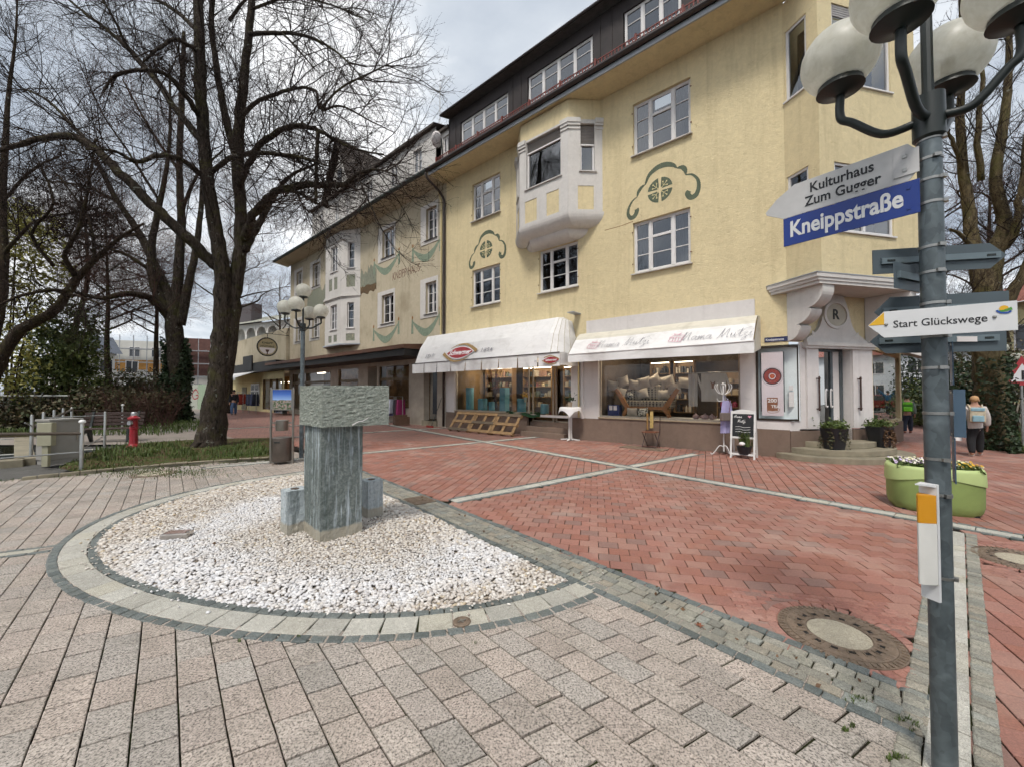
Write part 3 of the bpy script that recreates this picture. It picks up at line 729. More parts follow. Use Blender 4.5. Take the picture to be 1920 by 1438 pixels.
def window(tf, par, s0, s1, z0, z1, o, cols, rows, fw=0.06, mull=0.075, mat=None, sill=True, curtain=0, transom=None, wide_sill=0.05, sillmat=None):
 """o = plane of the frame; cols = column widths (fractions); rows = bars per column (list of fractions)"""
 mat = mat or M_WOODW
 f = MB(tf); d0, d1 = o - 0.055, o
 f.box(s0, s0 + fw, d0, d1, z0, z1); f.box(s1 - fw, s1, d0, d1, z0, z1)
 f.box(s0 + fw, s1 - fw, d0, d1, z0, z0 + fw * 1.15); f.box(s0 + fw, s1 - fw, d0, d1, z1 - fw, z1)
 tot = sum(cols); x = s0 + fw; W = (s1 - s0 - 2 * fw - mull * (len(cols) - 1)); zA, zB = z0 + fw * 1.15, z1 - fw
 cells = []
 for i, c in enumerate(cols):
  w = W * c / tot
  if i: f.box(x, x + mull, d0 + 0.002, d1 + 0.012, zA, zB); x += mull
  bars = rows[i]; prev = zA
  sw = 0.028
  f.box(x, x + sw, d0 + 0.006, d1 - 0.01, zA, zB); f.box(x + w - sw, x + w, d0 + 0.006, d1 - 0.01, zA, zB)
  f.box(x + sw, x + w - sw, d0 + 0.006, d1 - 0.01, zA, zA + sw); f.box(x + sw, x + w - sw, d0 + 0.006, d1 - 0.01, zB - sw, zB)
  for q in list(bars) + [None]:
   if q is None: zt, bw = zB, 0
   else: bw = 0.075 if isinstance(q, tuple) else 0.024; q = q[0] if isinstance(q, tuple) else q; zt = zA + (zB - zA) * q
   cells.append((x + sw, x + w - sw, prev + (sw if prev == zA else 0), zt - bw / 2 - (sw if zt == zB else 0)))
   if bw: f.box(x + sw, x + w - sw, d0 + 0.012, d1 - (0.0 if bw > 0.05 else 0.014), zt - bw / 2, zt + bw / 2)
   prev = zt + bw / 2
  x += w
 fo_ = f.build('window', mat, par)
 for a, b, c, d in cells:
  MB(tf).quad((a, o - 0.035, c), (b, o - 0.035, c), (b, o - 0.035, d), (a, o - 0.035, d)).build('pane', M_GLASS, fo_, recalc=False)
 if sill:
  m = MB(tf); m.add([(s0 - wide_sill, o, z0), (s1 + wide_sill, o, z0), (s1 + wide_sill, o + 0.2, z0 - 0.03), (s0 - wide_sill, o + 0.2, z0 - 0.03), (s0 - wide_sill, o, z0 - 0.035), (s1 + wide_sill, o, z0 - 0.035), (s1 + wide_sill, o + 0.2, z0 - 0.06), (s0 - wide_sill, o + 0.2, z0 - 0.06)], [(0, 1, 2, 3), (4, 7, 6, 5), (3, 2, 6, 7), (0, 4, 5, 1), (0, 3, 7, 4), (1, 5, 6, 2)])
  m.build('sill', sillmat or M_SILL, fo_)
 if curtain:
  cm = M_CURTR if curtain == 2 else M_CURT
  for a, b in (((s0, s0 + (s1 - s0) * 0.36), (s1 - (s1 - s0) * 0.3, s1)) if curtain < 3 else ((s0, s1),)):
   MB(tf).sheet(lambda u, v, a=a, b=b: (a + (b - a) * u, o - 0.14 + 0.022 * math.sin(u * (b - a) * 62 + v), z0 + (z1 - z0) * v), 26, 1).build('curtain', cm, fo_, smooth=True, recalc=False)
 return fo_
# ------------------------------------------------------------------ yellow corner house
YH = thing('corner_house', 'yellow stuccoed corner house with bay window, dark dormer storey and two shops', 'building', tuple(C0))
EAVE = 11.45
WIN = [(-11.3, -9.65, 5.33, 6.92), (-7.66, -5.98, 5.33, 6.92), (-3.97, -2.26, 5.33, 6.94), (-11.3, -9.65, 9.08, 10.72), (-3.95, -2.22, 9.08, 10.74)]
SHOPS = [(-12.42, -6.28, 0.78, 2.95, 0.14), (-5.2, -1.06, 0.8, 2.95, 0.14)]
wl = MB(FAC); wall(wl, -13.05, 0.0, 3.0, EAVE, WIN, 0.17)
wl.quad((-13.05, 0, 3.0), (-13.05, -9, 3.0), (-13.05, -9, EAVE), (-13.05, 0, EAVE))
wl.build('wall', M_YEL, YH, recalc=False)
gw = MB(FAC); wall(gw, -13.05, -0.7, 0.7, 3.0, SHOPS)
gw.box(-5.85, -5.75, 0.0, 0.055, 0.72, 3.0)
gw.build('shopfront_wall', M_SHOPWHITE, YH, recalc=False)
for q in ((-12.98, -12.42, -0.1, 0.03, -0.1, 0.72), (-12.42, -8.25, -0.12, 0.012, -0.1, 0.78), (-6.28, -5.2, -0.1, 0.03, -0.1, 0.735), (-5.2, -1.06, -0.12, 0.03, -0.1, 0.76), (-1.06, 0.0, -0.1, 0.03, -0.1, 0.68)): MB(FAC).box(*q).build('plinth', M_PLINTH, YH)
m = MB(FAC); m.box(-5.62, -0.7, 0.0, 0.06, 3.55, 4.02); m.build('fascia_board', M_SHOPWHITE, YH)
for q in ((-5.2, -1.06, -0.05, 0.07, 0.765, 0.80), (-12.42, -8.25, -0.05, 0.05, 0.782, 0.81)): MB(FAC).box(*q).build('shop_sill', simple('beige_trim', 'a4937a', 0.6, 0.1, geo=True), YH)
m = MB(FAC); m.tube([(-5.93, 0.06, 0.75), (-5.93, 0.06, 3.2)], 0.035, 10); m.build('conduit', simple('cream_pipe', 'c9b98a', 0.5, 0.08), YH)
T3 = [1, 1.45, 1]; R3 = [[0.34, 0.68], [0.33, (0.68,)], [0.34, 0.68]]
for i, w in enumerate(WIN):
 fo_ = window(FAC, YH, w[0], w[1], w[2], w[3], -0.10, T3, R3, curtain=[0, 2, 1, 1, 1][i])
 if True:
  h = MB(FAC)
  for s in (w[0] - 0.012, w[1] + 0.012):
   for z in (w[2] + 0.3, w[3] - 0.3): h.box(s - 0.02, s + 0.02, 0.0, 0.03, z - 0.012, z + 0.012)
  kind(h.build('shutter_hooks', simple('rusty_hook', '7a5a4a', 0.7, 0.2), fo_), 'stuff')
m = MB(FAC); m.quad((-13.0, -1.6, 3.2), (0, -1.6, 3.2), (0, -1.6, 11.4), (-13.0, -1.6, 11.4))
for z in (3.25, 7.6): m.quad((-13.0, -1.6, z), (0, -1.6, z), (0, -0.18, z), (-13.0, -0.18, z))
m.build('interior_wall', M_INT, YH, recalc=False)
# painted emblems over two lower windows
def emblem(cs, cz, sc):
 m = MB(FAC)
 def st(pts, w): ribbon(m, [(cs + x * sc, cz + z * sc) for x, z in pts], w, 0.0005, 0.004, 8)
 top = lambda t: (0.03 + 0.19 * math.sin(math.pi * min(1, t * 1.02)) ** 0.8) * sc
 st([(-0.62, 0.42), (-0.45, 0.78), (-0.1, 0.98), (0.25, 0.98), (0.55, 0.84), (0.7, 0.66)], top)
 st([(-0.98, 0.02), (-0.93, 0.2), (-0.8, 0.36), (-0.63, 0.44)], lambda t: (0.03 + 0.12 * math.sin(math.pi * t)) * sc)
 st([(0.7, 0.66), (0.9, 0.62), (1.02, 0.46), (1.04, 0.26)], lambda t: (0.03 + 0.15 * math.sin(math.pi * t)) * sc)
 st([(-0.98, 0.02), (-1.2, -0.1), (-1.36, -0.35), (-1.4, -0.62), (-1.28, -0.82), (-1.1, -0.78), (-1.0, -0.6), (-1.02, -0.5)], lambda t: (0.04 + 0.15 * min(1, t * 1.6)) * sc)
 st([(1.04, 0.26), (1.28, 0.18), (1.48, -0.08), (1.52, -0.4), (1.42, -0.68), (1.22, -0.72), (1.1, -0.54), (1.16, -0.44)], lambda t: (0.04 + 0.16 * min(1, t * 1.6)) * sc)
 kind(m.build('painted_cloud_emblem', M_GREENP, YH, recalc=False), 'stuff')
 m = MB(FAC); R = 0.52
 for q in range(4):
  pts = []
  a0 = q * math.pi / 2 + 0.13; a1 = (q + 1) * math.pi / 2 - 0.13
  for k in range(11): a = a0 + (a1 - a0) * k / 10; pts.append((cs + R * sc * math.cos(a), cz + R * sc * math.sin(a)))
  am = q * math.pi / 2 + math.pi / 2
  pts.append((cs + 0.12 * sc * math.cos(am - 0.35), cz + 0.12 * sc * math.sin(am - 0.35))); pts.append((cs + 0.12 * sc * math.cos(am - math.pi / 4 * 1), cz + 0.12 * sc * math.sin(am - math.pi / 4)))
  pts.append((cs + 0.12 * sc * math.cos(q * math.pi / 2 + 0.35), cz + 0.12 * sc * math.sin(q * math.pi / 2 + 0.35)))
  m.poly([(x, 0.004, z) for x, z in pts])
 e = m.build('painted_rosette', M_GREENP, YH, recalc=False); kind(e, 'stuff')
 m = MB(FAC)
 for q in range(4):
  a = math.pi / 4 + q * math.pi / 2
  for da, r1 in ((0, 0.4), (0.38, 0.33), (-0.38, 0.33)):
   r0 = 0.05 if da == 0 else 0.2
   ribbon(m, [(cs + r0 * sc * math.cos(a), cz + r0 * sc * math.sin(a)), (cs + r1 * sc * math.cos(a + da), cz + r1 * sc * math.sin(a + da))], 0.022 * sc, 0.0045, 0.006, 2)
   c = (cs + r1 * sc * math.cos(a + da), cz + r1 * sc * math.sin(a + da))
   m.poly([(c[0] + 0.035 * sc * math.cos(x), 0.0065, c[1] + 0.035 * sc * math.sin(x)) for x in [k * 0.785 for k in range(8)]])
 kind(m.build('painted_blossom', simple('cream_paint', 'c9bd8f', 0.85, 0.05), YH, recalc=False), 'stuff')
emblem(-10.45, 7.66, 0.72); emblem(-3.12, 7.72, 0.72)
m = MB(FAC); ribbon(m, [(-4.95, 6.98), (-4.4, 6.97), (-3.97, 7.0)], 0.02, 0.0005, 0.004, 4); m.build('plaster_crack', simple('crack_brown', '8a6746', 0.9, 0.1), YH, recalc=False)
# soffit, fascia, gutter, red rail
m = MB(FAC); m.quad((-13.2, 0, EAVE - 0.001), (0.3, 0, EAVE - 0.001), (0.3, 0.92, EAVE + 0.04), (-13.2, 0.92, EAVE + 0.04)); m.quad((-13.2, 0, EAVE), (-13.2, 0.92, EAVE + 0.04), (-13.2, 0.92, EAVE + 0.5), (-13.2, 0, EAVE + 0.5)); m.build('soffit', M_YEL, YH, recalc=False)
m = MB(FAC); m.box(-13.2, 0.6, 0.9, 0.95, EAVE + 0.0, EAVE + 0.15); m.build('eaves_fascia', M_FASCIA, YH)
m = MB(FAC); m.tube([(-13.25, 1.02, EAVE + 0.22), (0.7, 1.02, EAVE + 0.22)], 0.085, 10); m.box(-13.22, 0.6, 0.86, 0.93, EAVE + 0.152, EAVE + 0.42); m.build('gutter', M_GUTTER, YH)
m = MB(FAC)
for z in (EAVE + 0.5, EAVE + 0.82): m.box(-13.1, 0.4, 0.62, 0.645, z, z + 0.03)
s = -13.0
while s < 0.4: m.box(s, s + 0.035, 0.625, 0.64, EAVE + 0.5, EAVE + 0.83); s += 0.115
s = -13.05
while s < 0.4: m.box(s, s + 0.06, 0.61, 0.67, EAVE + 0.35, EAVE + 0.9); s += 1.35
kind(m.build('snow_rail', M_REDRAIL, YH), 'stuff')
m = MB(FAC); m.quad((-13.2, 0.93, EAVE + 0.42), (0.6, 0.93, EAVE + 0.42), (0.6, 0.33, EAVE + 0.75), (-13.2, 0.33, EAVE + 0.75)); m.build('lower_roof', M_ROOF, YH, recalc=False)
# dormer storey
DZ0, DZ1 = EAVE + 0.7, 14.05
DW_ = [(-11.75, -8.95, 12.55, 13.55), (-7.98, -5.2, 12.5, 13.58), (-4.12, -2.35, 12.5, 13.6), (-1.5, 0.4, 12.5, 13.6)]
m = MB(FAC); wall(m, -12.55, 0.6, DZ0, DZ1, [h + (0.12,) for h in DW_], 0.12, 0.3); m.quad((-12.55, 0.3, DZ0), (-12.55, -1.5, DZ0), (-12.55, -1.5, DZ1), (-12.55, 0.3, DZ1)); m.build('dormer_wall', M_BOARD, YH, recalc=False)
m = MB(FAC)
s = -12.5
while s < 0.6:
 if not any(h[0] - 0.05 < s < h[1] + 0.05 for h in DW_): m.box(s, s + 0.03, 0.3, 0.325, DZ0, DZ1)
 s += 0.42
kind(m.build('cover_strips', M_BOARD, YH), 'stuff')
for i, h in enumerate(DW_):
 n = 4 if h[1] - h[0] > 2.2 else 3
 window(FAC, YH, h[0] + 0.03, h[1] - 0.03, h[2], h[3], 0.24, [1] * n, [[0.62]] * n, fw=0.05, mull=0.07, curtain=1, sill=False)
m = MB(FAC); m.quad((-12.6, -0.6, DZ0), (0.6, -0.6, DZ0), (0.6, -0.6, DZ1), (-12.6, -0.6, DZ1)); m.build('dormer_interior', M_INT, YH, recalc=False)
m = MB(FAC); m.add([(-12.7, 0.62, 14.08), (0.8, 0.62, 14.08), (0.8, -4.5, 15.7), (-12.7, -4.5, 15.7), (-12.7, 0.62, 14.2), (0.8, 0.62, 14.2), (0.8, -4.5, 15.82), (-12.7, -4.5, 15.82)], [(0, 1, 2, 3), (4, 7, 6, 5), (0, 4, 5, 1), (0, 3, 7, 4)]); m.build('roof', M_ROOF, YH)
m = MB(FAC); m.tube([(-12.7, 0.66, 14.13), (0.8, 0.66, 14.13)], 0.06, 8); m.build('upper_gutter', M_GUTTER, YH)
# end dormer, white, beside the neighbouring house
m = MB(FAC); wall(m, -13.2, -12.55, 12.2, 13.75, [(-13.1, -12.62, 12.75, 13.5, 0.1)], 0.1, 0.2)
m.quad((-13.2, 0.2, 12.2), (-13.2, -2.5, 12.2), (-13.2, -2.5, 13.75), (-13.2, 0.2, 13.75)); m.build('end_dormer', M_WHITE, YH, recalc=False)
window(FAC, YH, -13.1, -12.62, 12.75, 13.5, 0.13, [1, 1], [[], []], fw=0.04, mull=0.05, sill=False, curtain=3)
m = MB(FAC); m.add([(-13.35, 0.35, 13.72), (-12.56, 0.35, 13.72), (-12.56, -2.6, 14.4), (-13.35, -2.6, 14.4), (-13.35, 0.35, 13.84), (-12.56, 0.35, 13.84), (-12.56, -2.6, 14.52), (-13.35, -2.6, 14.52)], [(0, 1, 2, 3), (4, 7, 6, 5), (0, 4, 5, 1), (0, 3, 7, 4), (1, 2, 6, 5)]); m.build('end_dormer_roof', M_ROOF, YH)
m = MB(FAC); m.box(-9.1, -8.7, -2.6, -2.2, 14.9, 15.75); m.build('chimney', M_BOARD, YH); m = MB(FAC); m.box(-9.25, -8.55, -2.75, -2.05, 15.75, 15.83); m.build('chimney_cap', M_FASCIA, YH)
m = MB(FAC); m.box(-12.1, -11.8, -0.6, -0.3, 14.2, 14.75); m.box(-12.25, -11.65, -0.75, -0.15, 14.75, 14.82); m.build('chimney', M_BOARD, YH)
# downpipe at the joint of the two houses
m = MB(FAC); m.tube(smooth_pts([(-13.35, 0.98, 11.6), (-13.3, 0.9, 11.35), (-13.12, 0.45, 10.95), (-13.08, 0.12, 10.6), (-13.08, 0.1, 10.2)], 5) + [Vector((-13.08, 0.1, 3.5)), Vector((-13.08, 0.1, 0.05))], 0.055, 10)
m.build('downpipe', M_GUTTER, YH, smooth=True)
# bay window
BZ0, BZ1 = 7.62, 10.75; BO = 0.78
bp = [(-8.78, 0.0), (-7.96, BO), (-5.87, BO), (-5.02, 0.0)]
def seg_frame(a, b):
 A = FAC(a[0], a[1], 0); B = FAC(b[0], b[1], 0); d = (B - A).normalized(); n = Vector((d.y, -d.x, 0))
 if n.dot(FN) < 0: n = -n
 return frame(A, d, n), (B - A).length
bay_frames = []
for k in range(3):
 tf, L = seg_frame(bp[k], bp[k + 1]); bay_frames.append((tf, L))
hl = {0: [(0.33, 0.85, 8.95, 10.6, 0.12)], 1: [(0.3, 1.79, 8.95, 10.68, 0.14)], 2: [(0.42, 0.9, 9.0, 10.62, 0.12)]}
pan = {0: [(0.32, 0.86, 7.72, 8.55)], 1: [(0.24, 0.78, 7.72, 8.52), (1.2, 1.72, 7.72, 8.52)], 2: [(0.32, 0.86, 7.7, 8.5)]}
baywall = MB()
for k, (tf, L) in enumerate(bay_frames):
 baywall.tf = tf; wall(baywall, 0, L, BZ0, BZ1, hl[k] + [p + (0.015,) for p in pan[k]])
bay = baywall.build('bay_window', M_WHITE, YH, recalc=False)
for k, (tf, L) in enumerate(bay_frames):
 for p in pan[k]: MB(tf).quad((p[0], -0.015, p[2]), (p[1], -0.015, p[2]), (p[1], -0.015, p[3]), (p[0], -0.015, p[3])).build('yellow_panel', M_YEL, bay, recalc=False)
 h = hl[k][0]; W_, H_ = h[1] - h[0], h[3] - h[2]
 zsh = h[3] - (0.42 if k == 1 else 0.72)
 fr = MB(tf); o = -0.1
 fr.box(h[0], h[0] + 0.06, o - 0.05, o, h[2], zsh); fr.box(h[1] - 0.06, h[1], o - 0.05, o, h[2], zsh); fr.box(h[0] + 0.06, h[1] - 0.06, o - 0.05, o, h[2], h[2] + 0.07); fr.box(h[0], h[1], o - 0.06, o + 0.03, zsh, zsh + 0.05)
 fr.build('window_frame', M_WOODW, bay)
 MB(tf).quad((h[0] + 0.06, o - 0.03, h[2] + 0.07), (h[1] - 0.06, o - 0.03, h[2] + 0.07), (h[1] - 0.06, o - 0.03, zsh), (h[0] + 0.06, o - 0.03, zsh)).build('pane', M_GLASS, bay, recalc=False)
 sh = MB(tf); z = zsh + 0.052
 while z < h[3] - 0.04: sh.add([(h[0], o - 0.02, z), (h[1], o - 0.02, z), (h[1], o + 0.012, z + 0.02), (h[0], o + 0.012, z + 0.02), (h[1], o - 0.02, z + 0.048), (h[0], o - 0.02, z + 0.048)], [(0, 1, 2, 3), (3, 2, 4, 5)]); z += 0.05
 kind(sh.build('roller_shutter', simple('grey_shutter', '9b9794', 0.5, 0.08, geo=True), bay, recalc=False), 'stuff')
 s_ = MB(tf); s_.box(h[0] - 0.06, h[1] + 0.06, -0.09, 0.05, h[2] - 0.04, h[2]); s_.build('sill', M_SILL, bay)
 MB(tf).quad((h[0], -0.5, h[2]), (h[1], -0.5, h[2]), (h[1], -0.5, h[3]), (h[0], -0.5, h[3])).build('room_shade', M_INT, bay, recalc=False)
 # pilaster caps
 for a, b in ([(0.0, h[0] - 0.03), (h[1] + 0.03, L)]):
  if b - a > 0.05:
   cp = MB(tf)
   for q, (e, z0_, z1_) in enumerate(((0.03, BZ1 - 0.34, BZ1 - 0.28), (0.05, BZ1 - 0.22, BZ1 - 0.13), (0.075, BZ1 - 0.13, BZ1 + 0.02))): cp.box(a - (0.03 if a == 0 else 0.02), b + (0.03 if b == L else 0.02), -0.02, e, z0_, z1_)
   cp.build('pilaster_cap', M_WHITE, bay)
 fz = MB(tf); fz.quad((0, -0.03, BZ1), (L, -0.03, BZ1), (L, -0.03, EAVE), (0, -0.03, EAVE)); fz.build('frieze', M_YEL, bay, recalc=False)
def bay_ring(off, z, k=1.0):
 return [(-8.78 + 0.82 * (1 - k) * 1.0 + 0.0, 0.0), (-7.96 + 0.0 * (1 - k), BO * k), (-5.87, BO * k), (-5.02 - 0.85 * (1 - k), 0.0)]
def roll(z_top, z_bot, k0, k1, inset):
 m = MB(FAC); rings = []
 for i in range(9):
  a = i / 8 * math.pi / 2; k = k1 + (k0 - k1) * math.cos(a); z = z_top - (z_top - z_bot) * math.sin(a)
  r = bay_ring(0, z, k); r = [(p[0] + (inset if j < 2 else -inset), p[1]) for j, p in enumerate(r)]
  rings.append([(p[0], p[1], z) for p in r])
 for i in range(8):
  for j in range(3): m.quad(rings[i][j], rings[i][j + 1], rings[i + 1][j + 1], rings[i + 1][j])
 m.poly(rings[-1]); return m
roll(BZ0, 7.2, 1.04, 0.45, -0.02).build('bay_corbel', M_WHITE, bay, smooth=True, recalc=False, auto=35)
roll(7.22, 6.93, 0.62, 0.12, 0.22).build('bay_corbel', M_WHITE, bay, smooth=True, recalc=False, auto=35)
# corner: door wall, right front, oriel
V = Vector((0.975, 0.22, 0)).normalized(); VN = Vector((0.22, -0.975, 0)).normalized()
DWF = frame(C0, V, VN); E_ = C0 + V * 2.62
RF_ = Vector((0.78, 0.62, 0)).normalized(); RN = Vector((0.62, -0.78, 0)).normalized(); RWF = frame(E_, RF_, RN)
m = MB(DWF); wall(m, 0.3, 0.9, 0.7, 2.85, []); wall(m, 1.95, 2.62, 0.7, 2.85, [])
m.box(0.5, 0.86, 0.002, 0.05, 0.7, 2.75); m.box(1.96, 2.6, 0.002, 0.05, 0.7, 2.75)
m.quad((0.9, 0, 0.3), (0.9, -0.5, 0.3), (0.9, -0.5, 2.85), (0.9, 0, 2.85)); m.quad((1.95, 0, 0.3), (1.95, -0.5, 0.3), (1.95, -0.5, 2.85), (1.95, 0, 2.85))
m.build('door_surround', M_SHOPWHITE, YH, recalc=False)
for q in ((0.0, 0.9, -0.1, 0.03, -0.1, 0.66), (1.95, 2.66, -0.1, 0.052, -0.1, 0.66)): MB(DWF).box(*q).build('plinth', M_PLINTH, YH)
m = MB(RWF); m.box(0.0, 4.9, -0.2, 0.03, -0.1, 0.66); m.build('plinth', M_PLINTH, YH)
m = MB(RWF); wall(m, 0.0, 4.9, 0.66, 11.4, [(0.25, 4.6, 0.75, 2.75, 0.1)]); m.build('side_wall', M_YEL, YH, recalc=False)
m = MB(RWF); m.quad((0.25, -0.06, 0.75), (4.6, -0.06, 0.75), (4.6, -0.06, 2.75), (0.25, -0.06, 2.75)); m.build('side_shop_window', M_SHOPGLASS, YH, recalc=False)
m = MB(RWF); m.quad((0.1, -1.0, 0.7), (4.8, -1.0, 0.7), (4.8, -1.0, 2.8), (0.1, -1.0, 2.8)); m.build('side_shop_interior', simple('shop_back', '6b655c', 0.9, 0.3, 2, geo=True), YH, recalc=False)
m = MB(DWF); m.quad((0.3, 0, 2.85), (2.62, 0, 2.85), (2.62, 0, 11.4), (0.3, 0, 11.4)); m.quad((0, 0, 2.85), (0.3, 0, 2.85), (0.3, 0, 11.4), (0, 0, 11.4)); m.build('corner_wall', M_YEL, YH, recalc=False)
m = MB(FAC); wall(m, -0.7, 0.0, 2.78, 3.0, []); m.build('wall_strip', M_YEL, YH, recalc=False)
m = MB(FAC); wall(m, -0.7, 0.0, 0.68, 0.9, []); m.tf = DWF; wall(m, 0.0, 0.3, 0.66, 0.9, []); m.build('window_apron', M_SHOPWHITE, YH, recalc=False)
# corner shop window with poster
cw = MB(FAC); cw.box(-0.7, -0.65, -0.03, 0.02, 0.9, 2.78); cw.box(-0.65, -0.0, -0.03, 0.02, 0.9, 0.95); cw.box(-0.65, -0.0, -0.03, 0.02, 2.72, 2.78)
cw.tf = DWF; cw.box(0.25, 0.31, -0.03, 0.02, 0.9, 2.78); cw.box(0.0, 0.25, -0.03, 0.02, 0.9, 0.95); cw.box(0.0, 0.25, -0.03, 0.02, 2.72, 2.78)
cwo = cw.build('corner_shop_window', M_ALU, YH)
MB(FAC).quad((-0.65, 0, 0.95), (0, 0, 0.95), (0, 0, 2.72), (-0.65, 0, 2.72)).build('pane', M_SHOPGLASS, cwo, recalc=False)
MB(DWF).quad((0.0, 0, 0.95), (0.25, 0, 0.95), (0.25, 0, 2.72), (0.0, 0, 2.72)).build('pane', M_SHOPGLASS, cwo, recalc=False)
m = MB(FAC); m.quad((-0.7, -0.24, 0.9), (0.2, -0.2, 0.9), (0.2, -0.2, 2.8), (-0.7, -0.24, 2.8)); m.quad((-0.7, 0, 0.9), (0.1, 0, 0.9), (0.1, -0.6, 0.9), (-0.7, -0.6, 0.9)); m.quad((-0.7, 0, 0.9), (-0.7, -0.6, 0.9), (-0.7, -0.6, 2.8), (-0.7, 0, 2.8)); m.tf = DWF; m.quad((0.3, 0, 0.9), (0.3, -0.5, 0.9), (0.3, -0.5, 2.8), (0.3, 0, 2.8))
m.build('display_back', simple('frosted_back', 'dde4e6', 0.7, 0.05, geo=True), cwo, recalc=False)
# oriel over the door
B1 = Vector((7.04, 8.79, 0)); B2 = Vector((9.95, 9.45, 0))
def fr2(a, b):
 d = (b - a).normalized(); n = Vector((d.y, -d.x, 0)); return frame(a, d, n), (b - a).length
OA = C0 + FU * -0.02; oz0 = 4.3
f1, L1 = fr2(OA, B1); f2, L2 = fr2(B1, B2); f3, L3 = fr2(B2, E_ + RF_ * 0.3)
m = MB(f1); wall(m, 0, L1, oz0, 11.4, [(0.06, 0.6, 5.33, 6.94), (0.06, 0.6, 8.85, 10.62)], 0.12)
m.tf = f2; wall(m, 0, L2, oz0, 11.4, [(0.42, 2.2, 5.33, 6.94), (0.42, 2.2, 8.85, 10.7)], 0.12)
m.tf = f3; wall(m, 0, L3, oz0, 11.4, [], 0.12)
orl = m.build('corner_oriel', M_YEL, YH, recalc=False)
for tf, L, wins in ((f1, L1, [(0.06, 0.6, 5.33, 6.94, 1), (0.06, 0.6, 8.85, 10.62, 1)]), (f2, L2, [(0.42, 2.2, 5.33, 6.94, 2), (0.42, 2.2, 8.85, 10.7, 2)])):
 for a, b, c, d, n in wins:
  fr = MB(tf); o = -0.03
  fr.box(a, a + 0.06, o - 0.05, o, c, d); fr.box(b - 0.06, b, o - 0.05, o, c, d); fr.box(a + 0.06, b - 0.06, o - 0.05, o, c, c + 0.06); fr.box(a + 0.06, b - 0.06, o - 0.05, o, d - 0.06, d)
  if n == 2: fr.box((a + b) / 2 - 0.04, (a + b) / 2 + 0.04, o - 0.05, o + 0.005, c + 0.06, d - 0.06)
  fr.box(a - 0.05, b + 0.05, o - 0.02, 0.04, c - 0.035, c)
  fr.build('window_frame', M_WOODW, orl)
  for q in range(n):
   x0 = a + 0.06 + (b - a - 0.12) / n * q; x1 = x0 + (b - a - 0.12) / n
   MB(tf).quad((x0, o - 0.03, c + 0.06), (x1, o - 0.03, c + 0.06), (x1, o - 0.03, d - 0.06), (x0, o - 0.03, d - 0.06)).build('pane', M_GLASS, orl, recalc=False)
  if n == 2 and c > 8:
   sh = MB(tf); z = d - 0.28
   while z < d - 0.05: sh.box(a + 0.05, b - 0.05, o - 0.02, o + 0.01, z, z + 0.04); z += 0.055
   kind(sh.build('roller_shutter', MATS['grey_shutter'], orl), 'stuff')
  MB(tf).quad((a, -0.4, c), (b, -0.4, c), (b, -0.4, d), (a, -0.4, d)).build('room_shade', M_INT, orl, recalc=False)
# cornice canopy below the oriel
CEN = (C0 + E_) * 0.5 + Vector((0.1, -0.3, 0))
def cor(off, z0, z1):
 pts = [C0 + FU * -0.25, B1, B2, E_ + RF_ * 0.6, E_ + Vector((0.1, 0.6, 0)), C0 + Vector((0.6, 0.6, 0))]
 out = []
 for i, p in enumerate(pts):
  if i in (1, 2): d = (p - CEN); d.z = 0; out.append(p + d.normalized() * off)
  elif i == 0: out.append(p + FU * -off * 0.7 + FN * 0.02)
  elif i == 3: out.append(p + RN * 0.05)
  else: out.append(p)
 return MB().prism([(p.x, p.y) for p in out], z0, z1, 'z')
can = cor(0.14, 4.06, 4.13).build('entrance_canopy', M_WHITE, YH)
cor(0.2, 4.131, 4.2).build('moulding', M_WHITE, can); cor(0.26, 4.201, 4.29).build('moulding', M_WHITE, can); cor(0.29, 4.291, 4.31).build('lead_cover', M_FASCIA, can)
def bracket(org, d, th):
 pr = [(0, 2.86)]
 def arc(c, r0, r1, a0, a1, n=8): return [(c[0] + r0 * math.cos(math.radians(a0 + (a1 - a0) * i / n)), c[1] + r1 * math.sin(math.radians(a0 + (a1 - a0) * i / n))) for i in range(n + 1)]
 pr += arc((0.03, 3.2), 0.3, 0.33, -85, 0) + arc((0.16, 3.55), 0.44, 0.32, -78, 0) + arc((0.42, 3.95), 0.46, 0.38, -75, 0) + [(0.88, 4.055), (0, 4.055)]
 n = Vector((-d.y, d.x, 0)); tf = lambda a, b, z: org + d * a + n * b + Vector((0, 0, z))
 m = MB(tf); m.prism(pr, 0, th, 'y'); return m
bracket(OA + FN * 0.01, (B1 - OA).normalized(), 0.34).build('scroll_bracket', M_WHITE, YH)
bracket(E_ + RF_ * 0.15, (B2 - E_ - RF_ * 0.15).normalized(), -0.34).build('scroll_bracket', M_WHITE, YH)
# arched panel over the door with oval light
def bell(x): return 2.86 + 0.42 + 0.86 * math.exp(-((x - 1.4) / 0.42) ** 4 * 0.9) - 0.36 * min(1, (abs(x - 1.4) / 0.95) ** 2)
pts = [(0.45, 2.86)] + [(0.45 + 1.95 * i / 40, bell(0.45 + 1.95 * i / 40)) for i in range(41)] + [(2.4, 2.86)]
m = MB(DWF); m.prism(pts, 0.005, 0.09, 'y'); dp = m.build('door_pediment', M_WHITE, YH)
m = MB(DWF); m.box(0.42, 2.64, 0.0, 0.14, 2.76, 2.86); m.box(0.42, 2.64, 0.0, 0.1, 2.7, 2.762); m.build('lintel', M_WHITE, YH)
def oval(rx, rz, n=32): return [(1.38 + rx * math.cos(2 * math.pi * i / n), 3.56 + rz * math.sin(2 * math.pi * i / n)) for i in range(n)]
m = MB(DWF); o1, o2 = oval(0.4, 0.36), oval(0.33, 0.29); n = 32
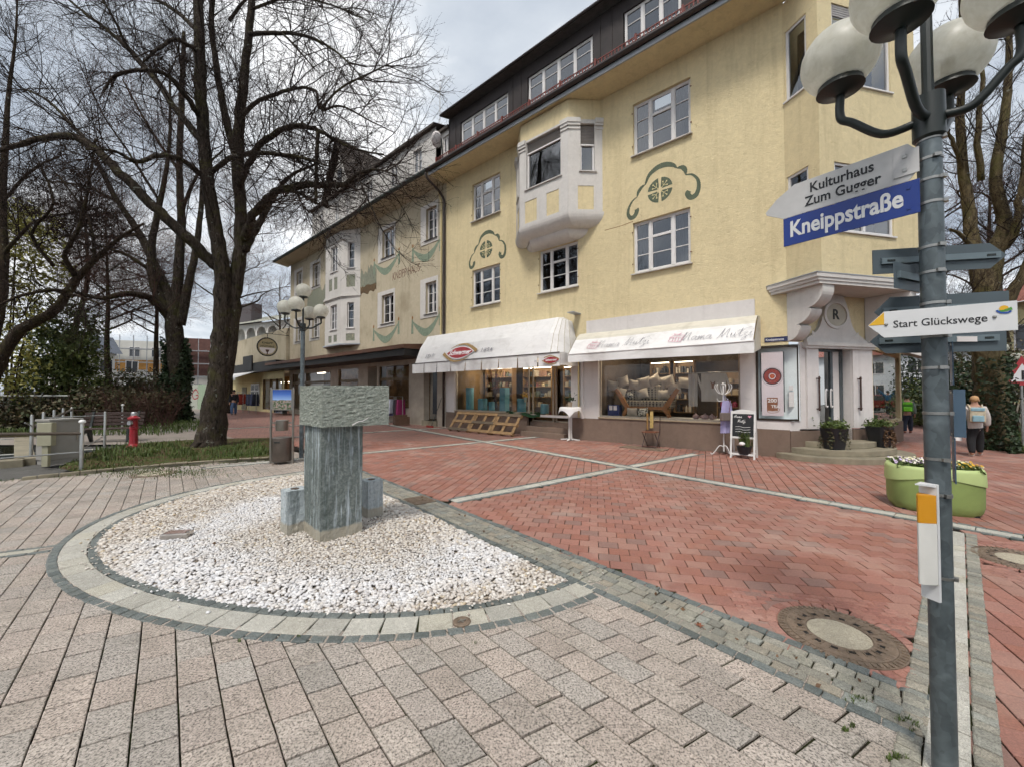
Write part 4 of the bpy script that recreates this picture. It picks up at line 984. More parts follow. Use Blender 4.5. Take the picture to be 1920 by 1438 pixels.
m.add([(x, 0.12, z) for x, z in o1] + [(x, 0.12, z) for x, z in o2] + [(x, 0.085, z) for x, z in o1] + [(x, 0.085, z) for x, z in o2], [(i, (i + 1) % n, n + (i + 1) % n, n + i) for i in range(n)] + [(i, 2 * n + i, 2 * n + (i + 1) % n, (i + 1) % n) for i in range(n)] + [(n + i, n + (i + 1) % n, 3 * n + (i + 1) % n, 3 * n + i) for i in range(n)]); m.build('oval_frame', M_WHITE, dp, recalc=False)
m = MB(DWF); m.prism(o2, 0.086, 0.094, 'y'); m.build('oval_light', simple('oval_backing', 'a39a86', 0.35, 0.15, 3, spec=0.7, geo=True), dp)
place_text('R', 0.36, lambda x, d, z: DWF(1.26 + x, 0.098 + d, 3.45 + z), simple('black_letter', '1c1a18', 0.5, 0.05), 'lettering', dp, 0.008, 0.006)
for xa in (0.62, 2.1):
 m = MB(DWF)
 a, b, c = ((xa, 2.98), (xa + 0.24, 2.98), (xa, 3.14)) if xa < 1 else ((xa - 0.24, 2.98), (xa, 2.98), (xa, 3.14))
 m.prism([a, b, c], 0.088, 0.098, 'y'); m.build('relief_triangle', M_WHITE, dp)
# shop door, steps
D0, D1 = 0.95, 1.9
m = MB(DWF); m.box(D0 - 0.05, D0 + 0.04, -0.3, -0.2, 0.4, 2.76); m.box(D1 - 0.04, D1 + 0.05, -0.3, -0.2, 0.4, 2.76); m.box(D0 + 0.04, D1 - 0.04, -0.3, -0.2, 2.66, 2.76); m.box(D0 + 0.04, D0 + 0.13, -0.28, -0.22, 0.42, 2.66); m.box(D0 + 0.62, D0 + 0.7, -0.28, -0.22, 0.42, 2.66)
dr = m.build('shop_door', M_GREYM, YH)
MB(DWF).quad((D0 + 0.13, -0.25, 0.42), (D0 + 0.62, -0.25, 0.42), (D0 + 0.62, -0.25, 2.66), (D0 + 0.13, -0.25, 2.66)).build('pane', M_SHOPGLASS, dr, recalc=False)
m = MB(DWF); m.box(D0 + 0.7, D1 - 0.04, -0.27, -0.23, 0.42, 2.66); m.build('fixed_leaf', M_SHOPWHITE, dr)
for x in (0.5, 0.66):
 m = MB(DWF); m.tube(smooth_pts([(D0 + x, -0.21, 1.25), (D0 + x - 0.12, -0.16, 1.25), (D0 + x - 0.12, -0.16, 1.66), (D0 + x, -0.21, 1.66)], 3), 0.017, 8); m.build('door_handle', M_WOODW, dr)
m = MB(DWF); m.quad((0.6, -2.2, 0.3), (2.4, -2.2, 0.3), (2.4, -2.2, 2.8), (0.6, -2.2, 2.8)); m.quad((0.9, -0.3, 0.41), (1.95, -0.3, 0.41), (2.4, -2.2, 0.41), (0.6, -2.2, 0.41)); m.build('entrance_room', simple('entrance_room', '4d4338', 0.8, 0.35, 2.5, geo=True), dr, recalc=False)
for x in (0.78, 2.1):
 m = MB(DWF); m.tube([(x, 0.12, 1.15), (x, 0.12, 2.0)], 0.02, 8)
 for z in (1.2, 1.95): m.tube([(x, 0.05, z), (x, 0.12, z)], 0.016, 6); m.ball((x, 0.12, z), 0.032, 8, 6)
 m.build('grab_rail', simple('bronze_rail', '4c3c38', 0.45, 0.1, metal=0.5), YH)
m = MB(DWF)
for (hw, dp_, z0, z1, cx) in ((1.75, 1.25, -0.05, 0.13, 1.45), (1.42, 0.95, 0.13, 0.265, 1.42), (1.0, 0.62, 0.265, 0.40, 1.42)):
 pts = [(cx + hw * math.cos(math.radians(a)), max(-0.15, dp_ * math.sin(math.radians(a)))) for a in range(-6, 187, 6)]
 m2 = MB(DWF); m2.prism(pts, z0, z1, 'z'); m2.build('entrance_step', M_STEPS, YH, bevel=0.012)
m = MB(DWF); m.box(0.9, 1.95, -0.5, 0.05, 0.2, 0.398); m.build('threshold', M_STEPS, YH)
# street plate on the corner
t = thing('street_name_plate', 'small blue enamel Kneippstrasse plate on the yellow wall above the tea poster', 'street sign', tuple(FAC(-0.3, 0.02, 2.9)))
m = MB(FAC); m.box(-0.5, 0.0, 0.004, 0.016, 2.87, 2.99); m.build('plate', simple('enamel_blue', '22284f', 0.3, 0.1), t)
place_text('Kneippstrasse', 0.085, lambda x, d, z: FAC(-0.475 + x, 0.019 + d, 2.902 + z), simple('enamel_white', 'd8d8dc', 0.4, 0.03), 'lettering', t, 0.002, 0.0013, sx=0.8)
# tea poster
t = thing('tea_poster', 'tall tea poster with a red cup and the number 200 in the corner shop window', 'poster', tuple(FAC(-0.36, -0.08, 1.0)))
PF = lambda x, d, z: FAC(-0.585 + x, -0.045 + d, 1.02 + z)
m = MB(PF); m.box(0, 0.46, -0.01, 0.0, 0, 1.6); m.build('paper', simple('poster_paper', 'd2c5ca', 0.6, 0.03, geo=True), t)
m = MB(PF); m.box(0.465, 0.485, -0.01, 0.0, 0.1, 1.6); m.box(-0.025, -0.005, -0.01, 0, 0.1, 1.6); m.build('poster_rail', simple('black_rail', '1a1a1c', 0.5, 0.05), t)
def disc(r, z, d, mt, nm, cx=0.23, r0=0.0):
 m = MB(PF); n = 36
 if r0: m.add([(cx + r * math.cos(6.2832 * i / n), d, z + r * 1.05 * math.sin(6.2832 * i / n)) for i in range(n)] + [(cx + r0 * math.cos(6.2832 * i / n), d, z + r0 * 1.05 * math.sin(6.2832 * i / n)) for i in range(n)], [(i, (i + 1) % n, n + (i + 1) % n, n + i) for i in range(n)])
 else: m.poly([(cx + r * math.cos(6.2832 * i / n), d, z + r * 1.05 * math.sin(6.2832 * i / n)) for i in range(n)])
 m.build(nm, mt, t, recalc=False)
disc(0.225, 0.98, 0.0008, simple('saucer_line', '7d7176', 0.6, 0.03), 'saucer_outline', r0=0.219)
disc(0.2, 0.99, 0.0016, simple('tea_dark', '3d0f10', 0.5, 0.2, 20), 'cup'); disc(0.17, 0.99, 0.0024, simple('tea_red', '8d2a15', 0.5, 0.3, 24), 'tea'); disc(0.09, 0.99, 0.0032, simple('tea_swirl', '5a1d33', 0.5, 0.2), 'tea_swirl'); disc(0.075, 0.99, 0.004, simple('tea_rim', 'd8c8c8', 0.5, 0.02), 'tea_ring', r0=0.055); disc(0.05, 0.99, 0.0048, simple('tea_orange', 'b4501d', 0.5, 0.1), 'tea_core')
m = MB(PF); m.box(0.11, 0.34, 0.0006, 0.0014, 0.12, 0.46); m.build('brown_panel', simple('poster_brown', '85543b', 0.6, 0.08), t)
PW = simple('poster_white', 'dcd6d4', 0.6, 0.03)
place_text('200', 0.13, lambda x, d, z: PF(0.125 + x, 0.002 + d, 0.34 + z), PW, 'lettering', t, 0.001, 0.004); place_text('TEA', 0.1, lambda x, d, z: PF(0.2 + x, 0.002 + d, 0.2 + z), PW, 'lettering', t, 0.001, 0.003)
m = MB(PF); ribbon(m, [(0.12, 0.16), (0.14, 0.08), (0.3, 0.08), (0.36, 0.12), (0.38, 0.17), (0.34, 0.19)], 0.012, 0.002, 0.003); ribbon(m, [(0.12, 0.15), (0.22, 0.12), (0.34, 0.15)], 0.012, 0.002, 0.003); m.build('cup_outline', simple('poster_tan', 'a07a62', 0.6, 0.05), t, recalc=False)
m = MB(DWF); m.box(0.05, 0.2, -0.06, -0.055, 1.25, 1.62); m.box(0.06, 0.18, -0.06, -0.055, 1.66, 1.78); m.build('opening_hours_notice', PW, cwo)
# ------------------------------------------------------------------ awnings
def m_canvas(name, c, dirt=0.35):
 t = NT(name); P = t.geo(); c = lin(c)
 n = t.noise(t.map(P, (1, 1, 3)), 2.2, 5, 0.65, 0.5)
 k = t.ramp(n, [(0.3, tuple(x * 0.9 for x in c)), (0.7, c)])
 k = t.mix(t.ramp(t.noise(P, 1.2, 6, 0.75, 1.0), [(0.52, (0, 0, 0)), (0.8, (dirt,) * 3)]), k, lin('948d80'))
 t.set(col=k, rough=0.6, spec=0.3); t.bump(t.noise(t.map(P, (1, 1, 0.5)), 5, 3, 0.6, 0.8), 0.02, 0.5); MATS[name] = t.m; return t.m
M_CANVAS = m_canvas('awning_canvas', 'dedcda'); M_CREAM = m_canvas('awning_cream', 'cfc9ba', 0.5)
M_GREYINK = simple('grey_ink', '85838a', 0.6, 0.05); M_GOLD = simple('gold_ink', '9a7d4e', 0.5, 0.06); M_REDINK = simple('red_ink', '96282e', 0.5, 0.06); M_WINK = simple('white_ink', 'e2dcdc', 0.5, 0.02)
AW1 = thing('rounded_awning', 'white rounded shop awning with the red Schwermer emblem over the pallets', 'awning', tuple(FAC(-9.9, 0.6, 2.4)))
A0_, A1_ = -14.0, -5.9
prof = [(0.03, 4.28), (0.5, 4.2), (0.92, 3.62), (1.2, 2.9)]
def aw_pt(s, k, sag=0.0):
 i = min(int(k), 2); f = k - i; a, b = prof[i], prof[i + 1]
 return (s, a[0] + (b[0] - a[0]) * f + sag, a[1] + (b[1] - a[1]) * f)
m = MB(FAC)
NS = 30; KS = [0, 0.5, 1, 1.5, 2, 2.5, 3]
def aw(u, v):
 k = KS[round(v * 6)]; s = A0_ + 0.25 + (A1_ - 0.9 - A0_) * u
 sg = -0.02 * math.sin(math.pi * u) * math.sin(math.pi * (k % 1)) + 0.006 * math.sin(u * 47 + k * 3)
 return aw_pt(s, k, sg)
m.sheet(aw, NS, 6)
# rounded right end: fan of gores; plain left end
n = 5; fan = []
for i in range(n + 1):
 a = math.pi / 2 * i / n; row = []
 for k in KS:
  s_, o_, z_ = aw_pt(0, k); oo = o_ - 0.0
  row.append((A1_ - 0.65 + min(0.65, 0.2 + 0.45 * (k / 3)) * math.sin(a) * (1 if k > 0 else 1.0), 0.03 + (oo - 0.03) * (math.cos(a) ** 0.75 if a < math.pi / 2 - 1e-6 else 0.0), z_ - (0.12 * math.sin(a) if k < 2.9 else 0)))
 fan.append(row)
for i in range(n):
 for j in range(6): m.quad(fan[i][j], fan[i + 1][j], fan[i + 1][j + 1], fan[i][j + 1])
L = [(A0_ + 0.25, p[0], p[1]) for p in prof]
m.poly(L + [(A0_ + 0.02, 0.03, 2.95), (A0_ + 0.25, 0.03, 4.2)])
m.poly([(A0_ + 0.25, 1.2, 2.9), (A0_, 1.18, 2.88), (A0_ + 0.02, 0.03, 2.95)])
m.build('canopy', M_CANVAS, AW1, smooth=True, recalc=False, auto=18)
m = MB(FAC)
for i in range(1, n): m.tube([Vector(fan[i][j]) for j in range(7)], 0.008, 5, False)
kind(m.build('gore_seams', simple('seam_tan', 'a89c8a', 0.7, 0.05), AW1), 'stuff')
m = MB(FAC)
def val(u, v):
 s = A0_ + 0.02 + (A1_ - A0_ - 0.05) * u
 ph = (u * 9) % 1; cut = 0.0 if v > 0.3 else (0.10 * max(0, 1 - abs(ph - 0.5) * 0 - 1) )
 return (s, 1.2 + 0.03 * math.sin(u * 60) * (1 - v) + 0.012 * math.sin(u * 143) * (1 - v), 2.46 + 0.44 * v)
for q in range(9):
 a = q / 9 + 0.0012; b = (q + 1) / 9 - 0.0012
 m.sheet(lambda u, v, a=a, b=b: ((lambda p: (p[0] + (0.02 * (0.5 - u) * 2 * (1 - v)), p[1], p[2]))(val(a + (b - a) * u, v))), 12, 4)
m.sheet(lambda u, v: (A1_ - 0.03 + 0.0, 1.2 - 1.15 * u, 2.48 + 0.42 * v + 0.02 * math.sin(u * 9)), 8, 2)
m.build('valance', M_CANVAS, AW1, smooth=True, recalc=False)
m = MB(FAC); m.tube([(A0_, 1.21, 2.9), (A1_ - 0.05, 1.215, 2.9)], 0.016, 6); m.build('front_bar', simple('dark_bar', '4a4540', 0.5, 0.1), AW1)
pn = Vector((prof[3][0] - prof[2][0], prof[3][1] - prof[2][1])); pl = pn.length
def panel(s, d, h): return FAC(s, prof[3][0] - pn.x * h / pl + 0.035 + d, prof[3][1] - pn.y * h / pl + 0.01)
lx, lh = -10.85, 0.33
def on_panel(x, d, z): return panel(lx + x, d, lh + z)
m = MB(on_panel); pts = [(-0.78, 0)] + [(-0.78 + 1.56 * i / 20, 0.25 * math.sin(math.pi * i / 20) ** 0.8) for i in range(1, 20)] + [(0.78, 0)] + [(0.78 - 1.56 * i / 20, -0.25 * math.sin(math.pi * i / 20) ** 0.8) for i in range(1, 20)]
m.prism([(p[0] * 1.06, p[1] * 1.16) for p in pts], 0.0, 0.004, 'y'); m.build('emblem_border', M_WINK, AW1)
m = MB(on_panel); m.prism(pts, 0.004, 0.008, 'y'); m.build('emblem', M_REDINK, AW1)
m = MB(on_panel); ribbon(m, [(-0.62, 0.22), (-0.2, 0.36), (0.25, 0.36), (0.65, 0.2), (0.98, 0.0)], lambda t: 0.02 + 0.13 * t, 0, 0.006); ribbon(m, [(0.62, -0.22), (0.2, -0.36), (-0.25, -0.36), (-0.65, -0.2), (-1.02, 0.02)], lambda t: 0.02 + 0.13 * t, 0, 0.006); kind(m.build('emblem_swoosh', M_GOLD, AW1, recalc=False), 'stuff')
place_text('Schwermer', 0.3, lambda x, d, z: on_panel(x - 0.0, 0.011 + d, z - 0.09), M_WINK, 'lettering', AW1, 0.003, 0.009, 0.3, 'CENTER', 0.92)
place_text('SEIT', 0.23, lambda x, d, z: on_panel(x - 2.25, 0.003 + d, z - 0.1), M_GREYINK, 'lettering', AW1, 0.003, 0.002, 0.25, 'LEFT', 0.95, 1.5); place_text('1894', 0.23, lambda x, d, z: on_panel(x + 1.2, 0.003 + d, z - 0.06), M_GREYINK, 'lettering', AW1, 0.003, 0.002, 0.25, 'LEFT', 0.95, 1.5)
def on_val(x, d, z): return FAC(-6.55 + x, 1.235 + d, 2.66 + z)
m = MB(on_val); m.prism([(p[0] * 0.4 + 0.28, p[1] * 0.4) for p in pts], 0, 0.004, 'y'); m.build('small_emblem', M_REDINK, AW1)
m = MB(on_val); ribbon(m, [(0.0, 0.09), (0.28, 0.14), (0.6, 0.02)], 0.03, 0, 0.003); ribbon(m, [(0.5, -0.1), (0.25, -0.14), (-0.08, 0.0)], 0.03, 0, 0.003); kind(m.build('small_swoosh', M_GOLD, AW1, recalc=False), 'stuff')
place_text('Schwermer', 0.11, lambda x, d, z: on_val(x + 0.28, 0.007 + d, z - 0.03), M_WINK, 'lettering', AW1, 0.002, 0.003, 0.3, 'CENTER', 0.9); place_text('SEIT', 0.085, lambda x, d, z: on_val(x - 0.42, 0.003 + d, z - 0.03), M_GREYINK, 'lettering', AW1, 0.002, 0.0, 0.25, 'LEFT', 0.95, 1.3)
m = MB(FAC); m.box(-6.1, -5.86, 0.0, 0.5, 4.3, 4.33); m.build('flashing', M_FASCIA, AW1)
AW2 = thing('straight_awning', 'white straight shop awning lettered Mama Mutzi over the cushion window', 'awning', tuple(FAC(-3.1, 0.5, 2.5)))
S0_, S1_ = -5.78, -0.58
P2 = [(0.03, 3.5), (0.25, 3.56), (0.5, 3.4), (0.56, 3.32), (0.98, 2.83)]
def sheet2(a, b, nm, mt, sub=6):
 m = MB(FAC)
 m.sheet(lambda u, v: (S0_ + 0.03 + (S1_ - S0_ - 0.06) * u, (P2[a][0] + (P2[b][0] - P2[a][0]) * v) + 0.012 * math.sin(math.pi * v) * math.sin(u * 17), P2[a][1] + (P2[b][1] - P2[a][1]) * v + 0.008 * math.sin(u * 9 + 2)), 30, sub)
 return m
m = sheet2(0, 1, '', None, 2);
for a in (1, 2): m2 = sheet2(a, a + 1, '', None, 2); n0 = len(m.v); m.v += m2.v; m.f += [tuple(i + n0 for i in f) for f in m2.f]
m.build('hood', M_CREAM, AW2, smooth=True, recalc=False)
m = sheet2(3, 4, '', None, 4); m.build('front_panel', M_CANVAS, AW2, smooth=True, recalc=False)
m = MB(FAC)
for s in (S0_, S1_): m.poly([(s, p[0], p[1]) for p in P2] + [(s, 0.98, 2.56), (s, 0.7, 2.6), (s, 0.03, 2.72)])
m.build('side_panel', M_CREAM, AW2, recalc=False)
m = MB(FAC); m.sheet(lambda u, v: (S0_ + (S1_ - S0_) * u, 0.985 + 0.035 * (1 - v) * math.sin(u * 21 + math.sin(u * 9)) * 0.8, 2.55 + 0.27 * v + 0.03 * math.sin(u * 3.1 + 1) * (1 - v) * 0.6), 40, 4); m.build('valance', M_CANVAS, AW2, smooth=True, recalc=False)
m = MB(FAC); m.tube([(S0_, 0.99, 2.825), (S1_, 0.99, 2.825)], 0.018, 6); m.build('front_bar', M_CANVAS, AW2)
pn2 = Vector((P2[4][0] - P2[3][0], P2[4][1] - P2[3][1])); pl2 = pn2.length
def panel2(s, d, h): return FAC(s, P2[4][0] - pn2.x * h / pl2 + 0.022 + d, P2[4][1] - pn2.y * h / pl2 + 0.012)
# handwriting strokes, unit = x-height 1
HW = {'M': ([[(0, -0.1), (0.25, 0.5), (0.5, 1.6), (0.62, 2.1), (0.55, 1.2), (0.62, 0.2), (0.95, 1.2), (1.3, 2.0), (1.3, 1.0), (1.35, 0.15), (1.6, 0.2)]], 1.75),
 'a': ([[(0.7, 0.85), (0.35, 0.95), (0.08, 0.55), (0.2, 0.1), (0.5, 0.3), (0.72, 0.9), (0.66, 0.3), (0.8, 0.05), (1.0, 0.3)]], 0.98),
 'm': ([[(0, 0.5), (0.15, 0.95), (0.12, 0.05), (0.3, 0.75), (0.48, 0.95), (0.5, 0.05), (0.68, 0.75), (0.86, 0.95), (0.9, 0.2), (1.02, 0.05), (1.2, 0.3)]], 1.18),
 'u': ([[(0, 0.5), (0.12, 0.95), (0.12, 0.25), (0.3, 0.05), (0.52, 0.4), (0.62, 0.95), (0.6, 0.25), (0.75, 0.05), (0.9, 0.3)]], 0.88),
 't': ([[(0, 0.3), (0.3, 1.0), (0.48, 1.9), (0.4, 0.8), (0.42, 0.1), (0.65, 0.15), (0.8, 0.35)], [(-0.1, 1.3), (0.5, 1.55), (1.6, 2.0)]], 0.78),
 'z': ([[(0, 0.6), (0.2, 0.95), (0.55, 0.9), (0.2, 0.3), (0.5, 0.2), (0.52, -0.3), (0.2, -0.75), (0.1, -0.45), (0.6, 0.0), (0.85, 0.3)]], 0.85),
 'i': ([[(0, 0.4), (0.18, 0.95), (0.15, 0.2), (0.3, 0.02), (0.5, 0.3)], [(0.24, 1.35), (0.29, 1.42)]], 0.5), ' ': ([], 0.7)}
def script(txt, tf, h, mt, par, w=0.0075):
 x = 0; m = MB(tf)
 for ch in txt:
  st, adv = HW[ch]
  for s in st: ribbon(m, [((x + p[0] + p[1] * 0.18) * h, p[1] * h) for p in s], lambda t: w * (0.7 + 0.6 * abs(math.sin(t * 9))), 0, 0.003, 5)
  x += adv
 kind(m.build('script_lettering', mt, par, recalc=False), 'stuff'); return x * h
M_PINK = simple('pink_ink', 'c98a9c', 0.6, 0.05)
for sx in (-5.15, -2.62):
 f = lambda x, d, z, sx=sx: panel2(sx + x, d, 0.17 + z)
 script('Mama Mutzi', lambda x, d, z: f(x + 0.28, d, z), 0.165, M_GREYINK, AW2)
 m = MB(lambda x, d, z: f(x, d, z - 0.02))
 for a, b in (((0, 0.05), (0.33, 0.0)), ((0.33, 0.0), (0.37, 0.17)), ((0.37, 0.17), (0.02, 0.2)), ((0.02, 0.2), (0, 0.05)), ((0.0, 0.2), (0.12, 0.28)), ((0.12, 0.28), (0.4, 0.25)), ((0.4, 0.25), (0.37, 0.17)), ((0.1, 0.04), (0.11, 0.2)), ((0.17, 0.03), (0.18, 0.2)), ((0.24, 0.01), (0.26, 0.18)), ((0.14, 0.28), (0.1, 0.34)), ((0.1, 0.34), (0.2, 0.3)), ((0.2, 0.3), (0.3, 0.34)), ((0.3, 0.34), (0.22, 0.27))):
  ribbon(m, [a, b], 0.012, 0, 0.003, 2)
 kind(m.build('gift_box_drawing', M_PINK, AW2, recalc=False), 'stuff')
# small white awning on the side street front
AW3 = thing('side_awning', 'plain white awning on the side street front behind the sign post', 'awning', tuple(RWF(4, 0.5, 2.5)))
m = MB(RWF); m.add([(1.2, 0.02, 2.95), (4.8, 0.02, 2.95), (4.8, 1.0, 2.75), (1.2, 1.0, 2.75), (1.2, 1.0, 2.48), (4.8, 1.0, 2.48), (1.2, 0.02, 2.9), (4.8, 0.02, 2.9)], [(0, 1, 2, 3), (3, 2, 5, 4), (0, 3, 4, 6), (1, 7, 5, 2)]); m.build('canopy', M_CANVAS, AW3, recalc=False)
# ------------------------------------------------------------------ neighbouring house with painted front
def m_mural():
 t = NT('faded_mural'); P = t.geo(); n = t.noise(t.map(P, (1, 1, 0.6)), 4.5, 6, 0.7, 1.5); k = t.ramp(n, [(0.3, lin('4c5346')), (0.45, lin('8d8f80')), (0.55, lin('6f7362')), (0.68, lin('a39f8c'))]); t.set(col=k, rough=0.9); return t.m
M_MUR = m_mural()
KH = thing('painted_house', 'ochre house with two-storey white bay, painted garlands and KNEIPP HAUS lettering', 'building', tuple(FAC(-22, 0, 0)))
KW = [(-14.62, -13.78, 5.45, 6.98), (-18.6, -17.42, 5.42, 7.0), (-27.75, -26.6, 5.45, 7.0), (-14.62, -13.78, 9.1, 10.65), (-18.6, -17.42, 9.1, 10.65), (-27.75, -26.6, 9.1, 10.7), (-30.6, -29.6, 5.45, 7.0), (-30.6, -29.6, 9.1, 10.7)]
m = MB(FAC); wall(m, -31.8, -13.06, 3.55, 11.5, KW, 0.2, -0.03); m.quad((-31.8, -0.03, 0), (-31.8, -12, 0), (-31.8, -12, 11.5), (-31.8, -0.03, 11.5)); m.build('wall', M_KHW, KH, recalc=False)
for w in KW:
 m = MB(FAC); d = 0.26
 a, b, c, e = w[0] - d * 1.6, w[1] + d * 0.45, w[2] - 0.2, w[3] + 0.22
 wall(m, a, b, c, e, [w[:4] + (0.03,)], 0.03, 0.0); m.quad((a, 0, c), (a, 0, e), (a, -0.03, e), (a, -0.03, c)); m.quad((b, 0, c), (b, 0, e), (b, -0.03, e), (b, -0.03, c)); m.quad((a, 0, c), (b, 0, c), (b, -0.03, c), (a, -0.03, c))
 m.build('window_surround', M_WHITE, KH, recalc=False)
 window(FAC, KH, w[0], w[1], w[2], w[3], -0.15, [1, 1], [[0.34, 0.67]] * 2, fw=0.05, mull=0.06, curtain=1, wide_sill=0.08, sillmat=M_GUTTER)
m = MB(FAC); m.quad((-31.7, -1.4, 3.6), (-13.1, -1.4, 3.6), (-13.1, -1.4, 11.4), (-31.7, -1.4, 11.4)); m.build('interior_wall', M_INT, KH, recalc=False)
# two-storey bay
kp = [(-25.3, -0.03), (-24.4, 0.55), (-22.25, 0.55), (-21.05, -0.03)]
for (z0, z1, hz0, hz1, pz0, pz1) in ((4.55, 7.35, 5.5, 7.05, 4.72, 5.15), (7.6, 11.2, 9.15, 10.75, 8.0, 8.75)):
 m = MB(); subs = []
 for k in range(3):
  A, B = FAC(*kp[k], 0), FAC(*kp[k + 1], 0); d = (B - A).normalized(); n = Vector((d.y, -d.x, 0)); n = n if n.dot(FN) > 0 else -n
  tf = frame(A, d, n); L = (B - A).length; m.tf = tf
  if k == 1: hs = [(0.75, 1.6, hz0, hz1, 0.14)]; ps = [(0.5, 0.95, pz0, pz1), (1.2, 1.65, pz0, pz1)]
  else: hs = [(L / 2 - 0.22, L / 2 + 0.24, hz0, hz1, 0.1)]; ps = [(L / 2 - 0.3, L / 2 + 0.32, pz0, pz1)]
  wall(m, 0, L, z0, z1, hs + [p + (0.02,) for p in ps]); subs.append((tf, L, hs[0], ps))
 bo = m.build('bay_window', M_WHITE, KH, recalc=False)
 for tf, L, h, ps in subs:
  nc = 2 if L > 2 else 1
  f = MB(tf); o = -0.08; a, b, c, d = h[:4]
  f.box(a, a + 0.05, o - 0.05, o, c, d); f.box(b - 0.05, b, o - 0.05, o, c, d); f.box(a + 0.05, b - 0.05, o - 0.05, o, c, c + 0.06); f.box(a + 0.05, b - 0.05, o - 0.05, o, d - 0.05, d)
  if nc == 2: f.box((a + b) / 2 - 0.035, (a + b) / 2 + 0.035, o - 0.05, o + 0.004, c + 0.06, d - 0.05)
  for q in (0.36, 0.68): f.box(a + 0.05, b - 0.05, o - 0.04, o - 0.012, c + (d - c) * q - 0.014, c + (d - c) * q + 0.014)
  f.box(a - 0.08, b + 0.08, -0.07, 0.06, c - 0.05, c - 0.01)
  f.build('window_frame', M_WOODW, bo)
  MB(tf).quad((a, o - 0.035, c), (b, o - 0.035, c), (b, o - 0.035, d), (a, o - 0.035, d)).build('pane', M_GLASS, bo, recalc=False)
  for p in ps: MB(tf).quad((p[0], -0.02, p[2]), (p[1], -0.02, p[2]), (p[1], -0.02, p[3]), (p[0], -0.02, p[3])).build('painted_panel', M_MUR, bo, recalc=False)
  MB(tf).quad((a, -0.4, c), (b, -0.4, c), (b, -0.4, d), (a, -0.4, d)).build('room_shade', M_INT, bo, recalc=False)
def kring(e, z0, z1, nm, mt, par):
 pts = [(kp[0][0] - e, -0.02), (kp[1][0] - e * 0.6, kp[1][1] + e), (kp[2][0] + e * 0.6, kp[2][1] + e), (kp[3][0] + e, -0.02)]
 m = MB(FAC); m.prism(pts, z0, z1, 'z'); m.build(nm, mt, par)
kring(0.03, 7.35, 7.42, 'bay_moulding', M_WHITE, KH); kring(0.09, 7.421, 7.5, 'bay_moulding', M_WHITE, KH); kring(0.05, 7.501, 7.6, 'bay_moulding', M_WHITE, KH); kring(0.06, 10.92, 11.0, 'bay_moulding', M_WHITE, KH); kring(0.1, 4.47, 4.55, 'bay_moulding', M_FASCIA, KH); kring(0.0, 11.0, 11.5, 'bay_frieze', M_WHITE, KH)
# eaves and roof storey
m = MB(FAC); m.quad((-32.4, -0.03, 11.5), (-13.25, -0.03, 11.5), (-13.25, 0.92, 11.62), (-32.4, 0.92, 11.62)); m.build('soffit', M_KHW, KH, recalc=False)
M_GGUT = simple('green_gutter', '2c3630', 0.5, 0.2, 3, geo=True)
m = MB(FAC); m.tube([(-32.4, 0.98, 11.7), (-13.3, 0.98, 11.7)], 0.1, 10); m.build('gutter', M_GGUT, KH)
m = MB(FAC); m.add([(-32.4, 0.95, 11.72), (-13.25, 0.95, 11.72), (-13.25, 0.0, 12.6), (-32.4, 0.0, 12.6)], [(0, 1, 2, 3)]); m.quad((-32.4, 0.95, 11.72), (-32.4, 0, 12.6), (-28, -4, 17.0), (-32.4, -8, 11.8)); m.quad((-32.4, 0.0, 12.6), (-13.25, 0.0, 12.6), (-13.25, -4.0, 16.8), (-28, -4.0, 16.8)); m.build('roof', M_ROOF, KH, recalc=False)
dw = [(-26.0, -25.3, 12.5, 13.6, 0.1), (-23.7, -23.1, 12.5, 13.7, 0.1), (-22.3, -21.7, 12.5, 13.7, 0.1), (-19.8, -19.1, 12.5, 13.6, 0.1), (-17.3, -16.6, 12.5, 13.6, 0.1), (-15.2, -14.5, 12.5, 13.6, 0.1)]
m = MB(FAC); wall(m, -27.0, -13.4, 12.0, 14.1, dw, 0.1, 0.35); m.quad((-27, 0.35, 12), (-27, -3, 12), (-27, -3, 14.1), (-27, 0.35, 14.1)); m.build('dormer_wall', M_WHITE, KH, recalc=False)
for h in dw: window(FAC, KH, h[0], h[1], h[2], h[3], 0.29, [1, 1], [[0.5], [0.5]], fw=0.04, mull=0.05, sill=False, curtain=3)
m = MB(FAC); m.add([(-27.2, 0.55, 14.08), (-13.35, 0.55, 14.08), (-13.35, -2.5, 15.0), (-27.2, -2.5, 15.0), (-27.2, 0.55, 14.2), (-13.35, 0.55, 14.2), (-13.35, -2.5, 15.12), (-27.2, -2.5, 15.12)], [(0, 1, 2, 3), (4, 7, 6, 5), (0, 4, 5, 1), (0, 3, 7, 4)]); m.build('dormer_roof', M_ROOF, KH)
m = MB(FAC); m.poly([(-24.4, 0.4, 14.1), (-21.3, 0.4, 14.1), (-22.85, 0.4, 17.1)]); m.build('gable', M_WHITE, KH, recalc=False)
m = MB(FAC)
for a, b in (((-24.75, 13.75), (-22.85, 17.35)), ((-20.95, 13.75), (-22.85, 17.35))):
 m.add([(a[0], 0.75, a[1]), (b[0], 0.75, b[1]), (b[0], -4, b[1]), (a[0], -4, a[1]), (a[0], 0.75, a[1] + 0.16), (b[0], 0.75, b[1] + 0.16), (b[0], -4, b[1] + 0.16), (a[0], -4, a[1] + 0.16)], [(0, 1, 2, 3), (4, 7, 6, 5), (0, 4, 5, 1), (0, 3, 7, 4)])
m.build('gable_roof', M_ROOF, KH, recalc=False)
m = MB(FAC); m.box(-23.1, -22.6, 0.41, 0.45, 14.6, 15.6); m.build('gable_window', simple('dark_glass', '3c3f45', 0.2, 0.1, spec=0.8), KH)
